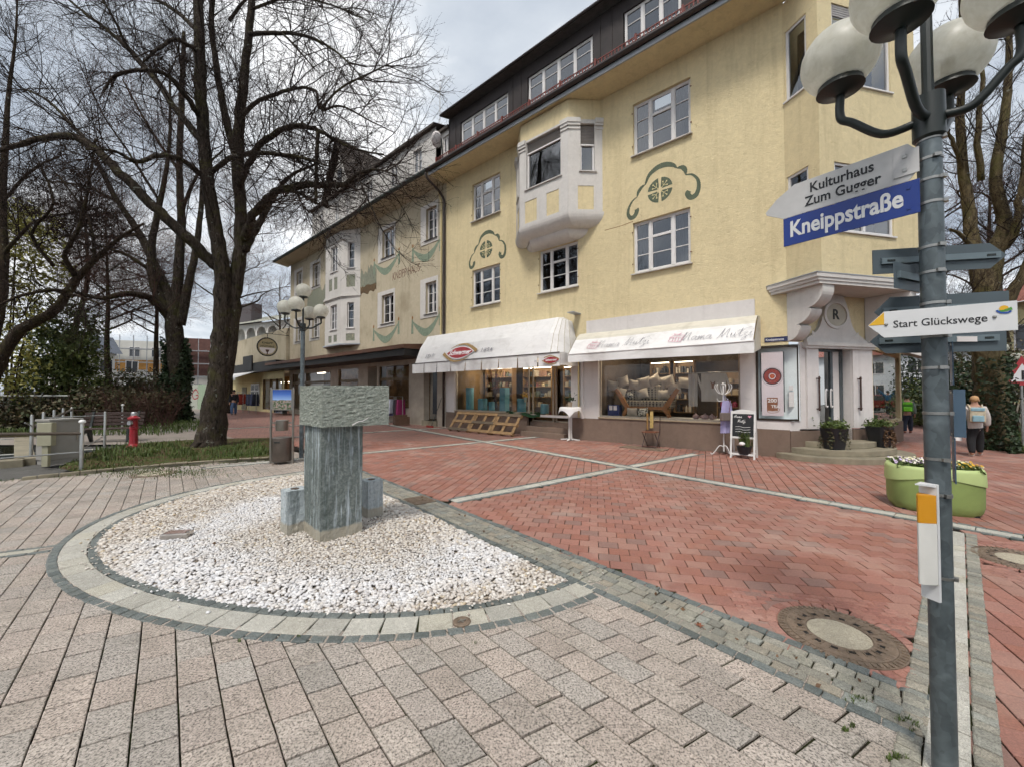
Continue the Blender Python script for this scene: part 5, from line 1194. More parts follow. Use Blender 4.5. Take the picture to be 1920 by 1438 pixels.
m = MB(FAC); m.tube([(-13.55, 0.14, 11.3), (-13.35, 0.06, 10.6), (-13.35, 0.06, 3.6)], 0.045, 8); m.build('cream_downpipe', simple('cream_pipe', 'c9b98a'), KH)
# painted garlands and lettering
def swag(s0, z0, s1, z1, dip):
 m = MB(FAC); mid = ((s0 + s1) / 2, (z0 + z1) / 2 - dip)
 ribbon(m, [(s0, z0), (s0 + (mid[0] - s0) * 0.5, mid[1] + dip * 0.32), mid, (s1 - (s1 - mid[0]) * 0.5, mid[1] + dip * 0.34), (s1, z1)], lambda t: 0.05 + 0.34 * math.sin(math.pi * t) ** 1.2, -0.028, -0.024, 6)
 for s, z in ((s0, z0), (s1, z1)): m.poly([(s - 0.06, -0.024, z + 0.12), (s + 0.06, -0.024, z + 0.12), (s + 0.1, -0.024, z - 0.62), (s - 0.1, -0.024, z - 0.62)])
 kind(m.build('painted_garland', M_SWAG, KH, recalc=False), 'stuff')
 m = MB(FAC)
 for s, z in ((s0, z0), (s1, z1)): m.poly([(s + 0.07 * math.cos(a), -0.022, z + 0.2 + 0.1 * math.sin(a)) for a in [k * 0.785 for k in range(8)]])
 kind(m.build('garland_knobs', simple('ochre_paint', '8a6236', 0.8, 0.1), KH, recalc=False), 'stuff')
swag(-19.45, 5.15, -16.95, 5.3, 0.72); swag(-15.72, 5.2, -13.5, 5.4, 0.75); swag(-19.45, 9.0, -16.95, 9.05, 0.72); swag(-15.72, 8.9, -13.5, 8.95, 0.68)
place_text('KNEIPP HAUS', 0.62, lambda x, d, z: FAC(-17.6 + x, -0.026 + d, 7.66 + z + x * 0.012), simple('brown_lettering', '6b4a39', 0.8, 0.08), 'lettering', KH, 0.004, -0.004, 0.12, 'LEFT', 0.66)
for a, b, z0, z1 in ((-21.0, -19.2, 7.55, 8.9), (-28.6, -25.3, 7.3, 8.9)):
 pts = [(a + (b - a) * i / 14, z0 + random.uniform(-0.12, 0.12)) for i in range(15)] + [(b - (b - a) * i / 14, z1 + random.uniform(-0.35, 0.25)) for i in range(15)]
 m = MB(FAC); m.poly([(x, -0.027, z) for x, z in pts]); m.build('faded_mural', M_MUR, KH, recalc=False)
 pts = [(a + (b - a) * i / 14, z0 - 0.12 + random.uniform(-0.12, 0.1)) for i in range(15)] + [(b - (b - a) * i / 14, z0 + 0.32 + random.uniform(-0.06, 0.06)) for i in range(15)]
 m = MB(FAC); m.poly([(x, -0.024, z) for x, z in pts]); m.build('mural_base', simple('mural_brown', '5f4c34', 0.85, 0.3, 8), KH, recalc=False)
# canopy over the shops
M_CANB = simple('brown_canopy_edge', '5b3d2c', 0.6, 0.15, 3, geo=True); M_BLK = simple('black_board', '191715', 0.6, 0.2, 3, geo=True)
m = MB(FAC); m.add([(-32.2, 0, 3.95), (-14.2, 0, 3.95), (-14.2, 1.55, 3.8), (-32.2, 1.55, 3.8), (-32.2, 1.55, 3.62), (-14.2, 1.55, 3.62), (-32.2, 0, 3.62), (-14.2, 0, 3.62)], [(0, 1, 2, 3), (3, 2, 5, 4), (4, 5, 7, 6), (0, 3, 4, 6), (1, 7, 5, 2)]); m.build('canopy_edge', M_CANB, KH, recalc=False)
m = MB(FAC); m.box(-32.2, -14.25, -0.05, 1.45, 3.3, 3.615); m.build('canopy', M_BLK, KH)
M_STONE = simple('beige_cladding', 'a59a8b', 0.7, 0.12, 2.5, dirt=0.3, geo=True)
KS_ = [(-31.5, -25.0, 0.35, 3.0, 0.3), (-23.9, -21.3, 0.35, 3.1, 0.12), (-20.2, -19.2, 0.05, 3.1, 0.6), (-19.0, -16.1, 0.8, 3.05, 0.12), (-14.85, -13.8, 0.25, 3.1, 0.35)]
m = MB(FAC); wall(m, -31.8, -13.06, -0.1, 3.5, KS_, 0.12, -0.1); m.build('shopfront', M_STONE, KH, recalc=False)
M_WARM = simple('warm_shop_back', '6d5234', 0.85, 0.5, 1.6, geo=True)
m = MB(FAC); m.quad((-31.7, -2.6, 0), (-15.5, -2.6, 0), (-15.5, -2.6, 3.3), (-31.7, -2.6, 3.3)); m.quad((-31.7, -2.6, 0.3), (-15.5, -2.6, 0.3), (-15.5, -0.2, 0.3), (-31.7, -0.2, 0.3)); m.quad((-31.7, -2.6, 3.25), (-15.5, -2.6, 3.25), (-15.5, -0.2, 3.25), (-31.7, -0.2, 3.25)); m.quad((-15.5, -2.6, 0.3), (-15.5, -0.2, 0.3), (-15.5, -0.2, 3.3), (-15.5, -2.6, 3.3)); m.build('shop_interior', M_WARM, KH, recalc=False)
for h in (KS_[0], KS_[1], KS_[3]):
 f = MB(FAC); f.box(h[0], h[0] + 0.06, -0.24, -0.18, h[2], h[3]); f.box(h[1] - 0.06, h[1], -0.24, -0.18, h[2], h[3]); f.box(h[0] + 0.06, h[1] - 0.06, -0.24, -0.18, 2.25, 2.42); f.box(h[0] + 0.06, h[1] - 0.06, -0.24, -0.18, h[2], h[2] + 0.06)
 fo_ = f.build('shop_window', simple('bronze_frame', '5d4a2d', 0.45, 0.15, metal=0.4), KH)
 MB(FAC).quad((h[0], -0.21, h[2]), (h[1], -0.21, h[2]), (h[1], -0.21, h[3]), (h[0], -0.21, h[3])).build('pane', M_SHOPGLASS, fo_, recalc=False)
M_TUBE = NT('shop_lamp'); M_TUBE.set(col=(1, 1, 1), ec=(1.0, 0.86, 0.66), es=6.0); M_TUBE = M_TUBE.m
for s in (-28.6, -26.4, -22.6):
 m = MB(FAC); m.box(s, s + 1.1, -0.9, -0.8, 3.0, 3.05); m.build('strip_lamp', M_TUBE, KH)
m = MB(FAC); m.box(-14.72, -13.95, -0.45, -0.4, 0.3, 3.05); dk = m.build('house_door', simple('door_grey', '6c655a', 0.6, 0.12, geo=True), KH)
MB(FAC).box(-14.5, -14.02, -0.4, -0.385, 0.55, 2.9).build('pane', simple('dark_glass', '3c3f45'), dk)
m = MB(FAC); m.box(-14.9, -13.75, -0.4, -0.02, -0.05, 0.25); m.build('door_step', M_STEPS, KH)
place_text('BOUTIQUE', 0.36, lambda x, d, z: FAC(-18.2 + x, -0.2 + d, 2.58 + z), simple('olive_letter', '5f5833', 0.6, 0.1), 'lettering', KH, 0.006, 0.004, 0, 'LEFT', 0.95)
# hanging pharmacy sign
HS = thing('pharmacy_sign', 'round hanging KNEIPP APOTHEKE sign on an iron arm at the far house corner', 'hanging sign', tuple(FAC(-32.0, 1.3, 5.2)))
HF = lambda x, d, z: FAC(-31.9 + d, 1.5 - x, 5.0 + z)
m = MB(HF); n = 36; R = 0.66
m.prism([(R * math.cos(6.2832 * i / n), R * math.sin(6.2832 * i / n)) for i in range(n)], 0.0, 0.05, 'y'); m.build('disc', simple('sign_cream', 'a69a78', 0.5, 0.12, 4), HS)
m = MB(HF); m.tube([(R * math.cos(6.2832 * i / n), 0.025, R * math.sin(6.2832 * i / n)) for i in range(n + 1)], 0.05, 6, False); m.build('rim', simple('wrought_iron', '23221f', 0.5, 0.1), HS)
for tx, z in (('KNEIPP', 0.22), ('APOTHEKE', -0.02)): place_text(tx, 0.22 if tx == 'KNEIPP' else 0.19, lambda x, d, zz, z=z: HF(x, 0.053 + d, zz + z), simple('sign_green', '39422f', 0.6, 0.1), 'lettering', HS, 0.004, 0.004, 0, 'CENTER')
m = MB(HF); m.prism([(0.54 * math.cos(a), 0.54 * math.sin(a)) for a in [math.pi + 0.12 + k * (math.pi - 0.24) / 16 for k in range(17)]], 0.051, 0.056, 'y'); m.build('white_field', PW, HS)
m = MB(HF); m.prism([(-0.13, -0.2), (0.13, -0.2), (0.08, -0.36), (0.03, -0.4), (0.03, -0.52), (0.12, -0.56), (-0.12, -0.56), (-0.03, -0.52), (-0.03, -0.4), (-0.08, -0.36)], 0.057, 0.062, 'y'); m.build('mortar_emblem', simple('sign_brown', '4a2e20', 0.6, 0.1), HS)
m = MB(HF); m.tube([(0, 0.02, R), (0, 0.02, R + 0.35)], 0.02, 6); m.tube([(-0.2, 0.02, R + 0.35), (1.5, 0.02, R + 0.35)], 0.025, 6); m.tube(smooth_pts([(0.3, 0.02, R + 0.35), (0.7, 0.02, R + 0.75), (1.3, 0.02, R + 0.5), (1.5, 0.02, R + 1.1)], 5), 0.02, 6); m.build('arm', simple('wrought_iron', '23221f'), HS)
# ------------------------------------------------------------------ buildings further off
def px_frame(pxl, pxr, yb, depth_l, depth_r):
 A = D(pxl, yb, depth_l); B = D(pxr, yb, depth_r); A.z = B.z = 0; d = (B - A).normalized(); n = Vector((d.y, -d.x, 0))
 return frame(A, d, n), (B - A).length
M_PALEW = m_stucco('pale_far_wall', 'c9c7c0', 0.94, 1.03, 0.003, '8f8a7a', 0.2); M_YELW = m_stucco('soft_yellow_wall', 'cdbf93', 0.94, 1.03, 0.003, '8f8460', 0.2)
M_SLATE = simple('slate_blue', '4a4f58', 0.7, 0.15, 2, geo=True); M_DKGL = simple('dark_glass', '3c3f45')
def far_windows(tf, par, xs, zs, w, h, mat=None):
 for z in zs:
  for x in xs:
   f = MB(tf); f.box(x - 0.08, x, 0, 0.06, z - 0.08, z + h + 0.08); f.box(x + w, x + w + 0.08, 0, 0.06, z - 0.08, z + h + 0.08); f.box(x, x + w, 0, 0.06, z + h, z + h + 0.08); f.box(x, x + w, 0, 0.06, z - 0.08, z); f.box(x + w / 2 - 0.035, x + w / 2 + 0.035, 0.0, 0.05, z, z + h)
   wo = f.build('window', mat or M_WOODW, par)
   MB(tf).quad((x, 0.015, z), (x + w, 0.015, z), (x + w, 0.015, z + h), (x, 0.015, z + h)).build('pane', M_DKGL, wo, recalc=False)
# low shop beyond the painted house
LS = thing('low_shop', 'low shop with black fascia and white awning beyond the painted house', 'building', tuple(FAC(-38, 0, 0)))
m = MB(FAC); wall(m, -47, -31.9, 0, 3.3, [(-36.6, -32.3, 0.2, 2.7, 0.1)], 0.2, 0.3); m.quad((-47, 0.3, 0), (-47, -6, 0), (-47, -6, 3.3), (-47, 0.3, 3.3)); m.build('wall', M_YELW, LS, recalc=False)
m = MB(FAC); m.quad((-37, -1.5, 0.1), (-32, -1.5, 0.1), (-32, -1.5, 3), (-37, -1.5, 3)); m.build('shop_interior', simple('amber_interior', '8a6430', 0.8, 0.5, 1.5, geo=True), LS, recalc=False)
for s in (-35.8, -34.2):
 m = MB(FAC); m.box(s, s + 0.5, -0.9, -0.8, 2.45, 2.5); m.build('ceiling_lamp', M_TUBE, LS)
m = MB(FAC); m.quad((-36.6, 0.22, 0.2), (-32.3, 0.22, 0.2), (-32.3, 0.22, 2.7), (-36.6, 0.22, 2.7)); m.build('shop_window', M_SHOPGLASS, LS, recalc=False)
for s in (-36.6, -35.0, -33.6, -32.35):
 m = MB(FAC); m.box(s, s + 0.1, 0.2, 0.32, 0.2, 2.7); m.build('mullion', simple('bronze_frame', '5d4a2d'), LS)
m = MB(FAC); m.box(-47.2, -31.95, 0.25, 0.9, 3.3, 4.1); m.build('fascia', M_BLK, LS)
m = MB(FAC); m.box(-39.6, -37.2, 0.9, 1.0, 3.5, 4.75); m.build('sign_box', M_BLK, LS)
m = MB(FAC); m.add([(-44.0, 0.9, 3.35), (-36.6, 0.9, 3.35), (-36.6, 2.3, 2.8), (-44.0, 2.3, 2.8), (-44, 2.3, 2.6), (-36.6, 2.3, 2.6)], [(0, 1, 2, 3), (3, 2, 5, 4)]); m.build('awning', M_CANVAS, LS, recalc=False)
m = MB(FAC); m.box(-42.2, -40.9, 0.3, 0.36, 0.05, 2.1); m.build('door', simple('door_beige', '7c735c', 0.6, 0.1), LS)
f = MB(FAC); f.box(-39.6, -37.4, 0.302, 0.37, 0.5, 2.4); wo = f.build('lattice_window', M_WOODW, LS)
for i in range(2):
 for j in range(3): MB(FAC).quad((-39.5 + i * 1.05, 0.372, 0.6 + j * 0.6), (-38.6 + i * 1.05, 0.372, 0.6 + j * 0.6), (-38.6 + i * 1.05, 0.372, 1.08 + j * 0.6), (-39.5 + i * 1.05, 0.372, 1.08 + j * 0.6)).build('pane', M_DKGL, wo, recalc=False)
m = MB(FAC); m.box(-47, -31.9, -8, 0.2, 3.3, 6.6); m.build('upper_block', M_KHW, LS)
# arcaded building behind it
tf, L = px_frame(440, 560, 640, 72, 64)
AB = thing('arcade_building', 'white building with an arched loggia and grey roof down the street', 'building', tuple(tf(L / 2, 0, 0)))
m = MB(tf); m.box(-6, L + 6, -8, 0, 0, 9.0); m.build('lower_wall', M_SLATE, AB)
m = MB(tf); m.box(-6, L + 6, -8, 0.5, 9.0, 9.6); m.build('parapet', M_PALEW, AB)
m = MB(tf)
pts = []; W = L / 4
holes = [(0.6 + k * 3.1, 3.2 + k * 3.1, 9.9, 13.2, 0.5) for k in range(-1, 4)]
wall(m, -6, L + 6, 9.6, 13.9, holes, 0.5, 0.0); m.build('loggia_wall', M_PALEW, AB, recalc=False)
for h in holes:
 a = MB(tf); c = (h[0] + h[1]) / 2; r = (h[1] - h[0]) / 2
 pl_ = [(h[0], 13.2), (h[0], 12.0)] + [(c - r * math.cos(math.pi * i / 10 / 1), 12.0 + 1.15 * math.sin(math.pi * i / 10)) for i in range(11)] + [(h[1], 12.0), (h[1], 13.2)]
 a.prism(pl_, -0.2, 0.06, 'y'); a.build('arch', M_PALEW, AB)
 b = MB(tf); b.box(h[0], h[1], -0.3, -0.25, 9.9, 10.8); b.build('balustrade', simple('mauve_rail', '8a8088', 0.6, 0.1), AB)
m = MB(tf); m.quad((-6, -1.6, 9.6), (L + 6, -1.6, 9.6), (L + 6, -1.6, 13.9), (-6, -1.6, 13.9)); m.build('loggia_back', M_PALEW, AB, recalc=False)
m = MB(tf); m.add([(-6.5, 0.8, 13.9), (L + 6.5, 0.8, 13.9), (L + 6.5, -7, 17), (-6.5, -7, 17)], [(0, 1, 2, 3)]); m.build('roof', simple('grey_roof', '8d8d80', 0.8, 0.12, 2, geo=True), AB, recalc=False)
m = MB(tf); m.box(-2.5, 1.5, -4, -2, 14.5, 18.5); m.build('roof_cabin', simple('dark_cabin', '4b4445', 0.6, 0.1), AB)
m = MB(tf); c = 5.0; m.prism([(c - 2, 5.2)] + [(c - 2 * math.cos(math.pi * i / 14), 6.6 + 2.1 * math.sin(math.pi * i / 14)) for i in range(15)] + [(c + 2, 5.2)], 0.02, 0.3, 'y'); aw_ = m.build('arched_window', M_WOODW, AB)
for q in (-1.0, 1.0): MB(tf).prism([(c + q - 0.75, 5.4), (c + q + 0.75, 5.4), (c + q + 0.75, 7.2), (c + q + (0.5 if q < 0 else 0), 8.0), (c + q - (0.5 if q > 0 else 0), 8.0), (c + q - 0.75, 7.2)], 0.31, 0.33, 'y').build('pane', M_DKGL, aw_)
# construction site and houses behind the trees on the left
tf, L = px_frame(135, 430, 700, 62, 70)
CS = thing('building_site', 'half finished white building with orange and scaffold behind the bare trees', 'building', tuple(tf(L / 2, 0, 0)))
m = MB(tf); m.box(0, L, -9, 0, 0, 10.2); m.build('shell_wall', M_PALEW, CS)
M_ORG = simple('orange_render', 'a87a3c', 0.8, 0.25, 1, geo=True); M_BRK = simple('raw_brick', '5f423b', 0.85, 0.2, 2, geo=True)
for i in range(9):
 m = MB(tf); x = 1.5 + i * (L - 3) / 9; m.box(x, x + 1.9, 0.0, 0.08, 5.0 + (i % 2) * 0.4, 7.0); m.build('orange_panel', M_ORG, CS)
far_windows(tf, CS, [1.2 + i * 2.9 for i in range(int(L / 2.9))], [1.6, 7.6], 1.3, 1.5)
m = MB(tf); m.box(L - 9, L, 0.1, 0.3, 4.5, 11.0); m.build('brick_core', M_BRK, CS)
m = MB(tf)
for i in range(12): m.tube([(1 + i * L / 12, 1.2, 0), (1 + i * L / 12, 1.2, 11)], 0.06, 5)
for z in (2.2, 4.4, 6.6, 8.8): m.tube([(0, 1.2, z), (L, 1.2, z)], 0.05, 5); m.box(0, L, 0.6, 1.3, z - 0.12, z - 0.06)
kind(m.build('scaffold', simple('scaffold_steel', '9a9c9e', 0.5, 0.1, metal=0.4), CS), 'stuff')
tf, L = px_frame(110, 215, 700, 46, 50)
GH = thing('pale_gabled_house', 'long pale house with dark pitched roof seen above the shrubs on the left', 'building', tuple(tf(L / 2, 0, 0)))
m = MB(tf); m.box(0, L, -8, 0, 0, 6.6); m.build('wall', M_PALEW, GH)
m = MB(tf); m.add([(-0.6, 0.6, 6.5), (L + 0.6, 0.6, 6.5), (L + 0.6, -4, 9.0), (-0.6, -4, 9.0)], [(0, 1, 2, 3)]); m.build('roof', M_SLATE, GH, recalc=False)
far_windows(tf, GH, [1 + i * 2.4 for i in range(3)], [1.4, 4.2], 1.1, 1.5)
# hoarding
tf, L = px_frame(330, 400, 745, 40, 37)
HB = thing('site_hoarding', 'pale site hoarding with a red scrawl behind the leaning tree', 'hoarding', tuple(tf(L / 2, 0, 0)))
for i in range(5):
 m = MB(tf); m.box(i * L / 5, (i + 1) * L / 5 - 0.03, -0.04, 0, 0, 2.4); m.build('panel', simple('hoarding_%d' % (i % 2), ['a9aca0', '93a48c'][i % 2], 0.7, 0.1, geo=True), HB)
m = MB(tf); ribbon(m, [(L * 0.62, 1.5), (L * 0.55, 1.9), (L * 0.46, 1.5), (L * 0.5, 1.0), (L * 0.6, 1.1), (L * 0.61, 1.35), (L * 0.55, 1.35)], 0.12, 0.004, 0.008); m.build('red_scrawl', M_REDINK, HB, recalc=False)
# far right
tf, L = px_frame(1690, 1765, 730, 46, 44)
WB = thing('white_house', 'white house far down the side street beyond the parked car', 'building', tuple(tf(L / 2, 0, 0)))
m = MB(tf); m.box(-9, L + 4, -8, 0, 0, 6.2); m.build('wall', simple('clean_white', 'cfd2d6', 0.7, 0.04, geo=True), WB); far_windows(tf, WB, [-6, -3, 0.6, 3.4], [1.2, 3.9], 1.5, 1.3)
m = MB(tf); m.add([(-9.5, 0.6, 6.1), (L + 4.5, 0.6, 6.1), (L + 4.5, -5, 8.6), (-9.5, -5, 8.6)], [(0, 1, 2, 3)]); m.build('roof', simple('red_roof', '7a4638', 0.8, 0.2, 2, geo=True), WB, recalc=False)
tf, L = px_frame(1870, 2080, 760, 27, 22)
YB = thing('ochre_side_house', 'ochre house cut by the right edge behind the triangular road sign', 'building', tuple(tf(L / 2, 0, 0)))
m = MB(tf); m.box(0, L + 3, -9, 0, 0, 7.6); m.build('wall', M_YELW, YB); far_windows(tf, YB, [1.1, 4.0, 7.0], [1.3, 4.4], 1.2, 1.6)
m = MB(tf); m.add([(-0.7, 0.7, 7.5), (L + 4, 0.7, 7.5), (L + 4, -5, 11), (-0.7, -5, 11)], [(0, 1, 2, 3)]); m.build('roof', MATS['red_roof'], YB, recalc=False)
m = MB(tf); m.box(-0.02, L, 0.0, 0.03, 0.0, 0.9); m.build('plinth', M_STONE, YB)
# ------------------------------------------------------------------ trees
def m_bark(name, a, b, moss='4b4a26', mossk=0.5, bump=0.03):
 t = NT(name); P = t.geo(); Q = t.map(P, (1, 1, 0.28))
 n1 = t.noise(Q, 14, 6, 0.7, 0.8); n2 = t.noise(P, 2.2, 5, 0.65, 0.4); n3 = t.noise(Q, 45, 3, 0.6)
 k = t.ramp(n1, [(0.32, lin(a)), (0.66, lin(b))]); k = t.mix(t.ramp(n2, [(0.5, (0, 0, 0)), (0.68, (mossk,) * 3)]), k, lin(moss))
 k = t.mix(t.ramp(t.noise(P, 5, 4, 0.7, 0.3), [(0.64, (0, 0, 0)), (0.7, (0.5,) * 3)]), k, lin('8b8f86'))
 t.set(col=k, rough=0.95, spec=0.15); t.bump(t.math('ADD', n1, t.math('MULTIPLY', n3, 0.4)), bump, 1.0); MATS[name] = t.m; return t.m
M_BARK = m_bark('lime_bark', '1b1714', '484038', bump=0.045); M_BARKD = m_bark('dark_bark', '1f1a16', '463b31', mossk=0.35); M_BARKR = m_bark('ash_bark', '3a3026', '6b6048', mossk=0.6)
M_TWIG = simple('twig', '2f2723', 0.9, 0.35, 1.5, spec=0.15, geo=True); M_TWIGR = simple('reddish_twig', '4a3630', 0.9, 0.3, 1.5, spec=0.15, geo=True)
def tubes_np(P, R, sides):
 N, m, _ = P.shape
 T = np.gradient(P, axis=1); T /= np.linalg.norm(T, axis=2, keepdims=True) + 1e-9
 ref = RNG.normal(size=(N, 1, 3)); A = np.cross(T, np.broadcast_to(ref, T.shape)); A /= np.linalg.norm(A, axis=2, keepdims=True) + 1e-9
 B = np.cross(T, A); q = np.arange(sides) * 2 * np.pi / sides
 V = P[:, :, None, :] + (A[:, :, None, :] * np.cos(q)[None, None, :, None] + B[:, :, None, :] * np.sin(q)[None, None, :, None]) * R[:, :, None, None]
 base = (np.arange(N) * m * sides)[:, None, None] + (np.arange(m - 1) * sides)[None, :, None]; k = np.arange(sides); k2 = (k + 1) % sides
 F = np.stack([base + k, base + k2, base + sides + k2, base + sides + k], -1).reshape(-1, 4)
 return V.reshape(-1, 3), F
def resample(pts, rads, m):
 P = np.array([tuple(p) for p in pts]); d = np.r_[0, np.cumsum(np.linalg.norm(np.diff(P, axis=0), axis=1))]; u = np.linspace(0, d[-1], m)
 return np.stack([np.interp(u, d, P[:, i]) for i in range(3)], 1), np.interp(u, d, rads), d[-1]
def kids(P, R, Ln, n, length, ang, m, r0, r1, up=0.1, wob=0.25, tmin=0.15, side=0.0):
 """n children spread over the parent polylines P (N,mp,3)"""
 N, mp, _ = P.shape; w = Ln / Ln.sum(); idx = RNG.choice(N, n, p=w)
 t = tmin + (0.98 - tmin) * RNG.random(n) ** 0.85; x = t * (mp - 1); i = np.minimum(x.astype(int), mp - 2); f = (x - i)[:, None]
 p0 = P[idx, i] * (1 - f) + P[idx, i + 1] * f; tan = P[idx, i + 1] - P[idx, i]; tan /= np.linalg.norm(tan, axis=1, keepdims=True) + 1e-9
 rv = RNG.normal(size=(n, 3)); rv -= tan * (rv * tan).sum(1, keepdims=True); rv /= np.linalg.norm(rv, axis=1, keepdims=True) + 1e-9
 a = np.radians(ang + RNG.normal(0, 14, n))[:, None]; d = tan * np.cos(a) + rv * np.sin(a)
 L = length * RNG.uniform(0.55, 1.35, n) * (1.1 - 0.55 * t)
 steps = np.empty((n, m, 3)); steps[:, 0] = p0; st = (L / (m - 1))[:, None]
 for k in range(1, m):
  d = d + RNG.normal(0, wob, (n, 3)) + np.array([0, 0, up]); d /= np.linalg.norm(d, axis=1, keepdims=True); steps[:, k] = steps[:, k - 1] + d * st
 rr = np.interp(t, [0, 1], [1, 0.6]); R2 = np.linspace(1, 0, m)[None] * ((r0 - r1) * rr)[:, None] + r1
 return steps, R2, L
def make_tree(name, label, base, stems, limbs, spec, bark, twig=None, group=None, sides=10, twig_m=4, rk=1.0):
 """stems/limbs: lists of [(px, py, depth, radius)...]; spec: (n2,len2,n3,len3,n4,len4)"""
 t = thing(name, label, 'tree', tuple(base), group); twig = twig or M_TWIG
 allP = []; allR = []; allL = []
 for k, st in enumerate(stems + limbs):
  P = [D(*q[:3]) if len(q) == 4 else Vector(q[:3]) for q in st]
  R = [q[3] * rk for q in st]
  sp = smooth_pts(P, 5); sr = list(np.interp(np.linspace(0, 1, len(sp)), np.linspace(0, 1, len(R)), R))
  isst = k < len(stems)
  sp = [p + Vector((random.gauss(0, 1), random.gauss(0, 1), random.gauss(0, 1))) * r * (0.07 if isst else 0.16) for p, r in zip(sp, sr)]
  MB().tube(sp, sr, sides if isst else 7).build('trunk' if isst else 'limb', bark, t, smooth=True, recalc=False)
  a, r, L = resample(sp, sr, 14)
  if isst: a = a[4:]; a, r, L = resample(a, r[4:], 14); L *= 0.6
  allP.append(a); allR.append(r); allL.append(L)
 P = np.array(allP); R = np.array(allR); Ln = np.array(allL)
 n2, l2, n3, l3, n4, l4 = spec[:6]; up = spec[6] if len(spec) > 6 else 0.1
 P2, R2, L2 = kids(P, R, Ln, n2, l2, 50, 8, 0.017, 0.006, up, 0.12, 0.1)
 P3, R3, L3 = kids(P2, R2, L2, n3, l3, 44, 5, 0.0062, 0.0032, up * 0.6, 0.14, 0.12)
 P4, R4, L4 = kids(np.concatenate([resample_all(P2, 5), P3]), None, np.concatenate([L2 * 0.3, L3]), n4, l4, 42, twig_m, 0.0036, 0.0019, up * 0.4, 0.15, 0.1)
 Vs, Fs, o = [], [], 0
 for p, r, s in ((P2, R2, 5), (P3, R3, 3), (P4, R4, 3)):
  v, f = tubes_np(p, r, s); Vs.append(v); Fs.append(f + o); o += len(v)
 c = raw_mesh('crown', np.concatenate(Vs), np.concatenate(Fs), twig, t, True)
 return t
def resample_all(P, m):
 N, mp, _ = P.shape; x = np.linspace(0, mp - 1, m); i = np.minimum(x.astype(int), mp - 2); f = (x - i)[None, :, None]
 return P[:, i] * (1 - f) + P[:, i + 1] * f
d1 = 11.6
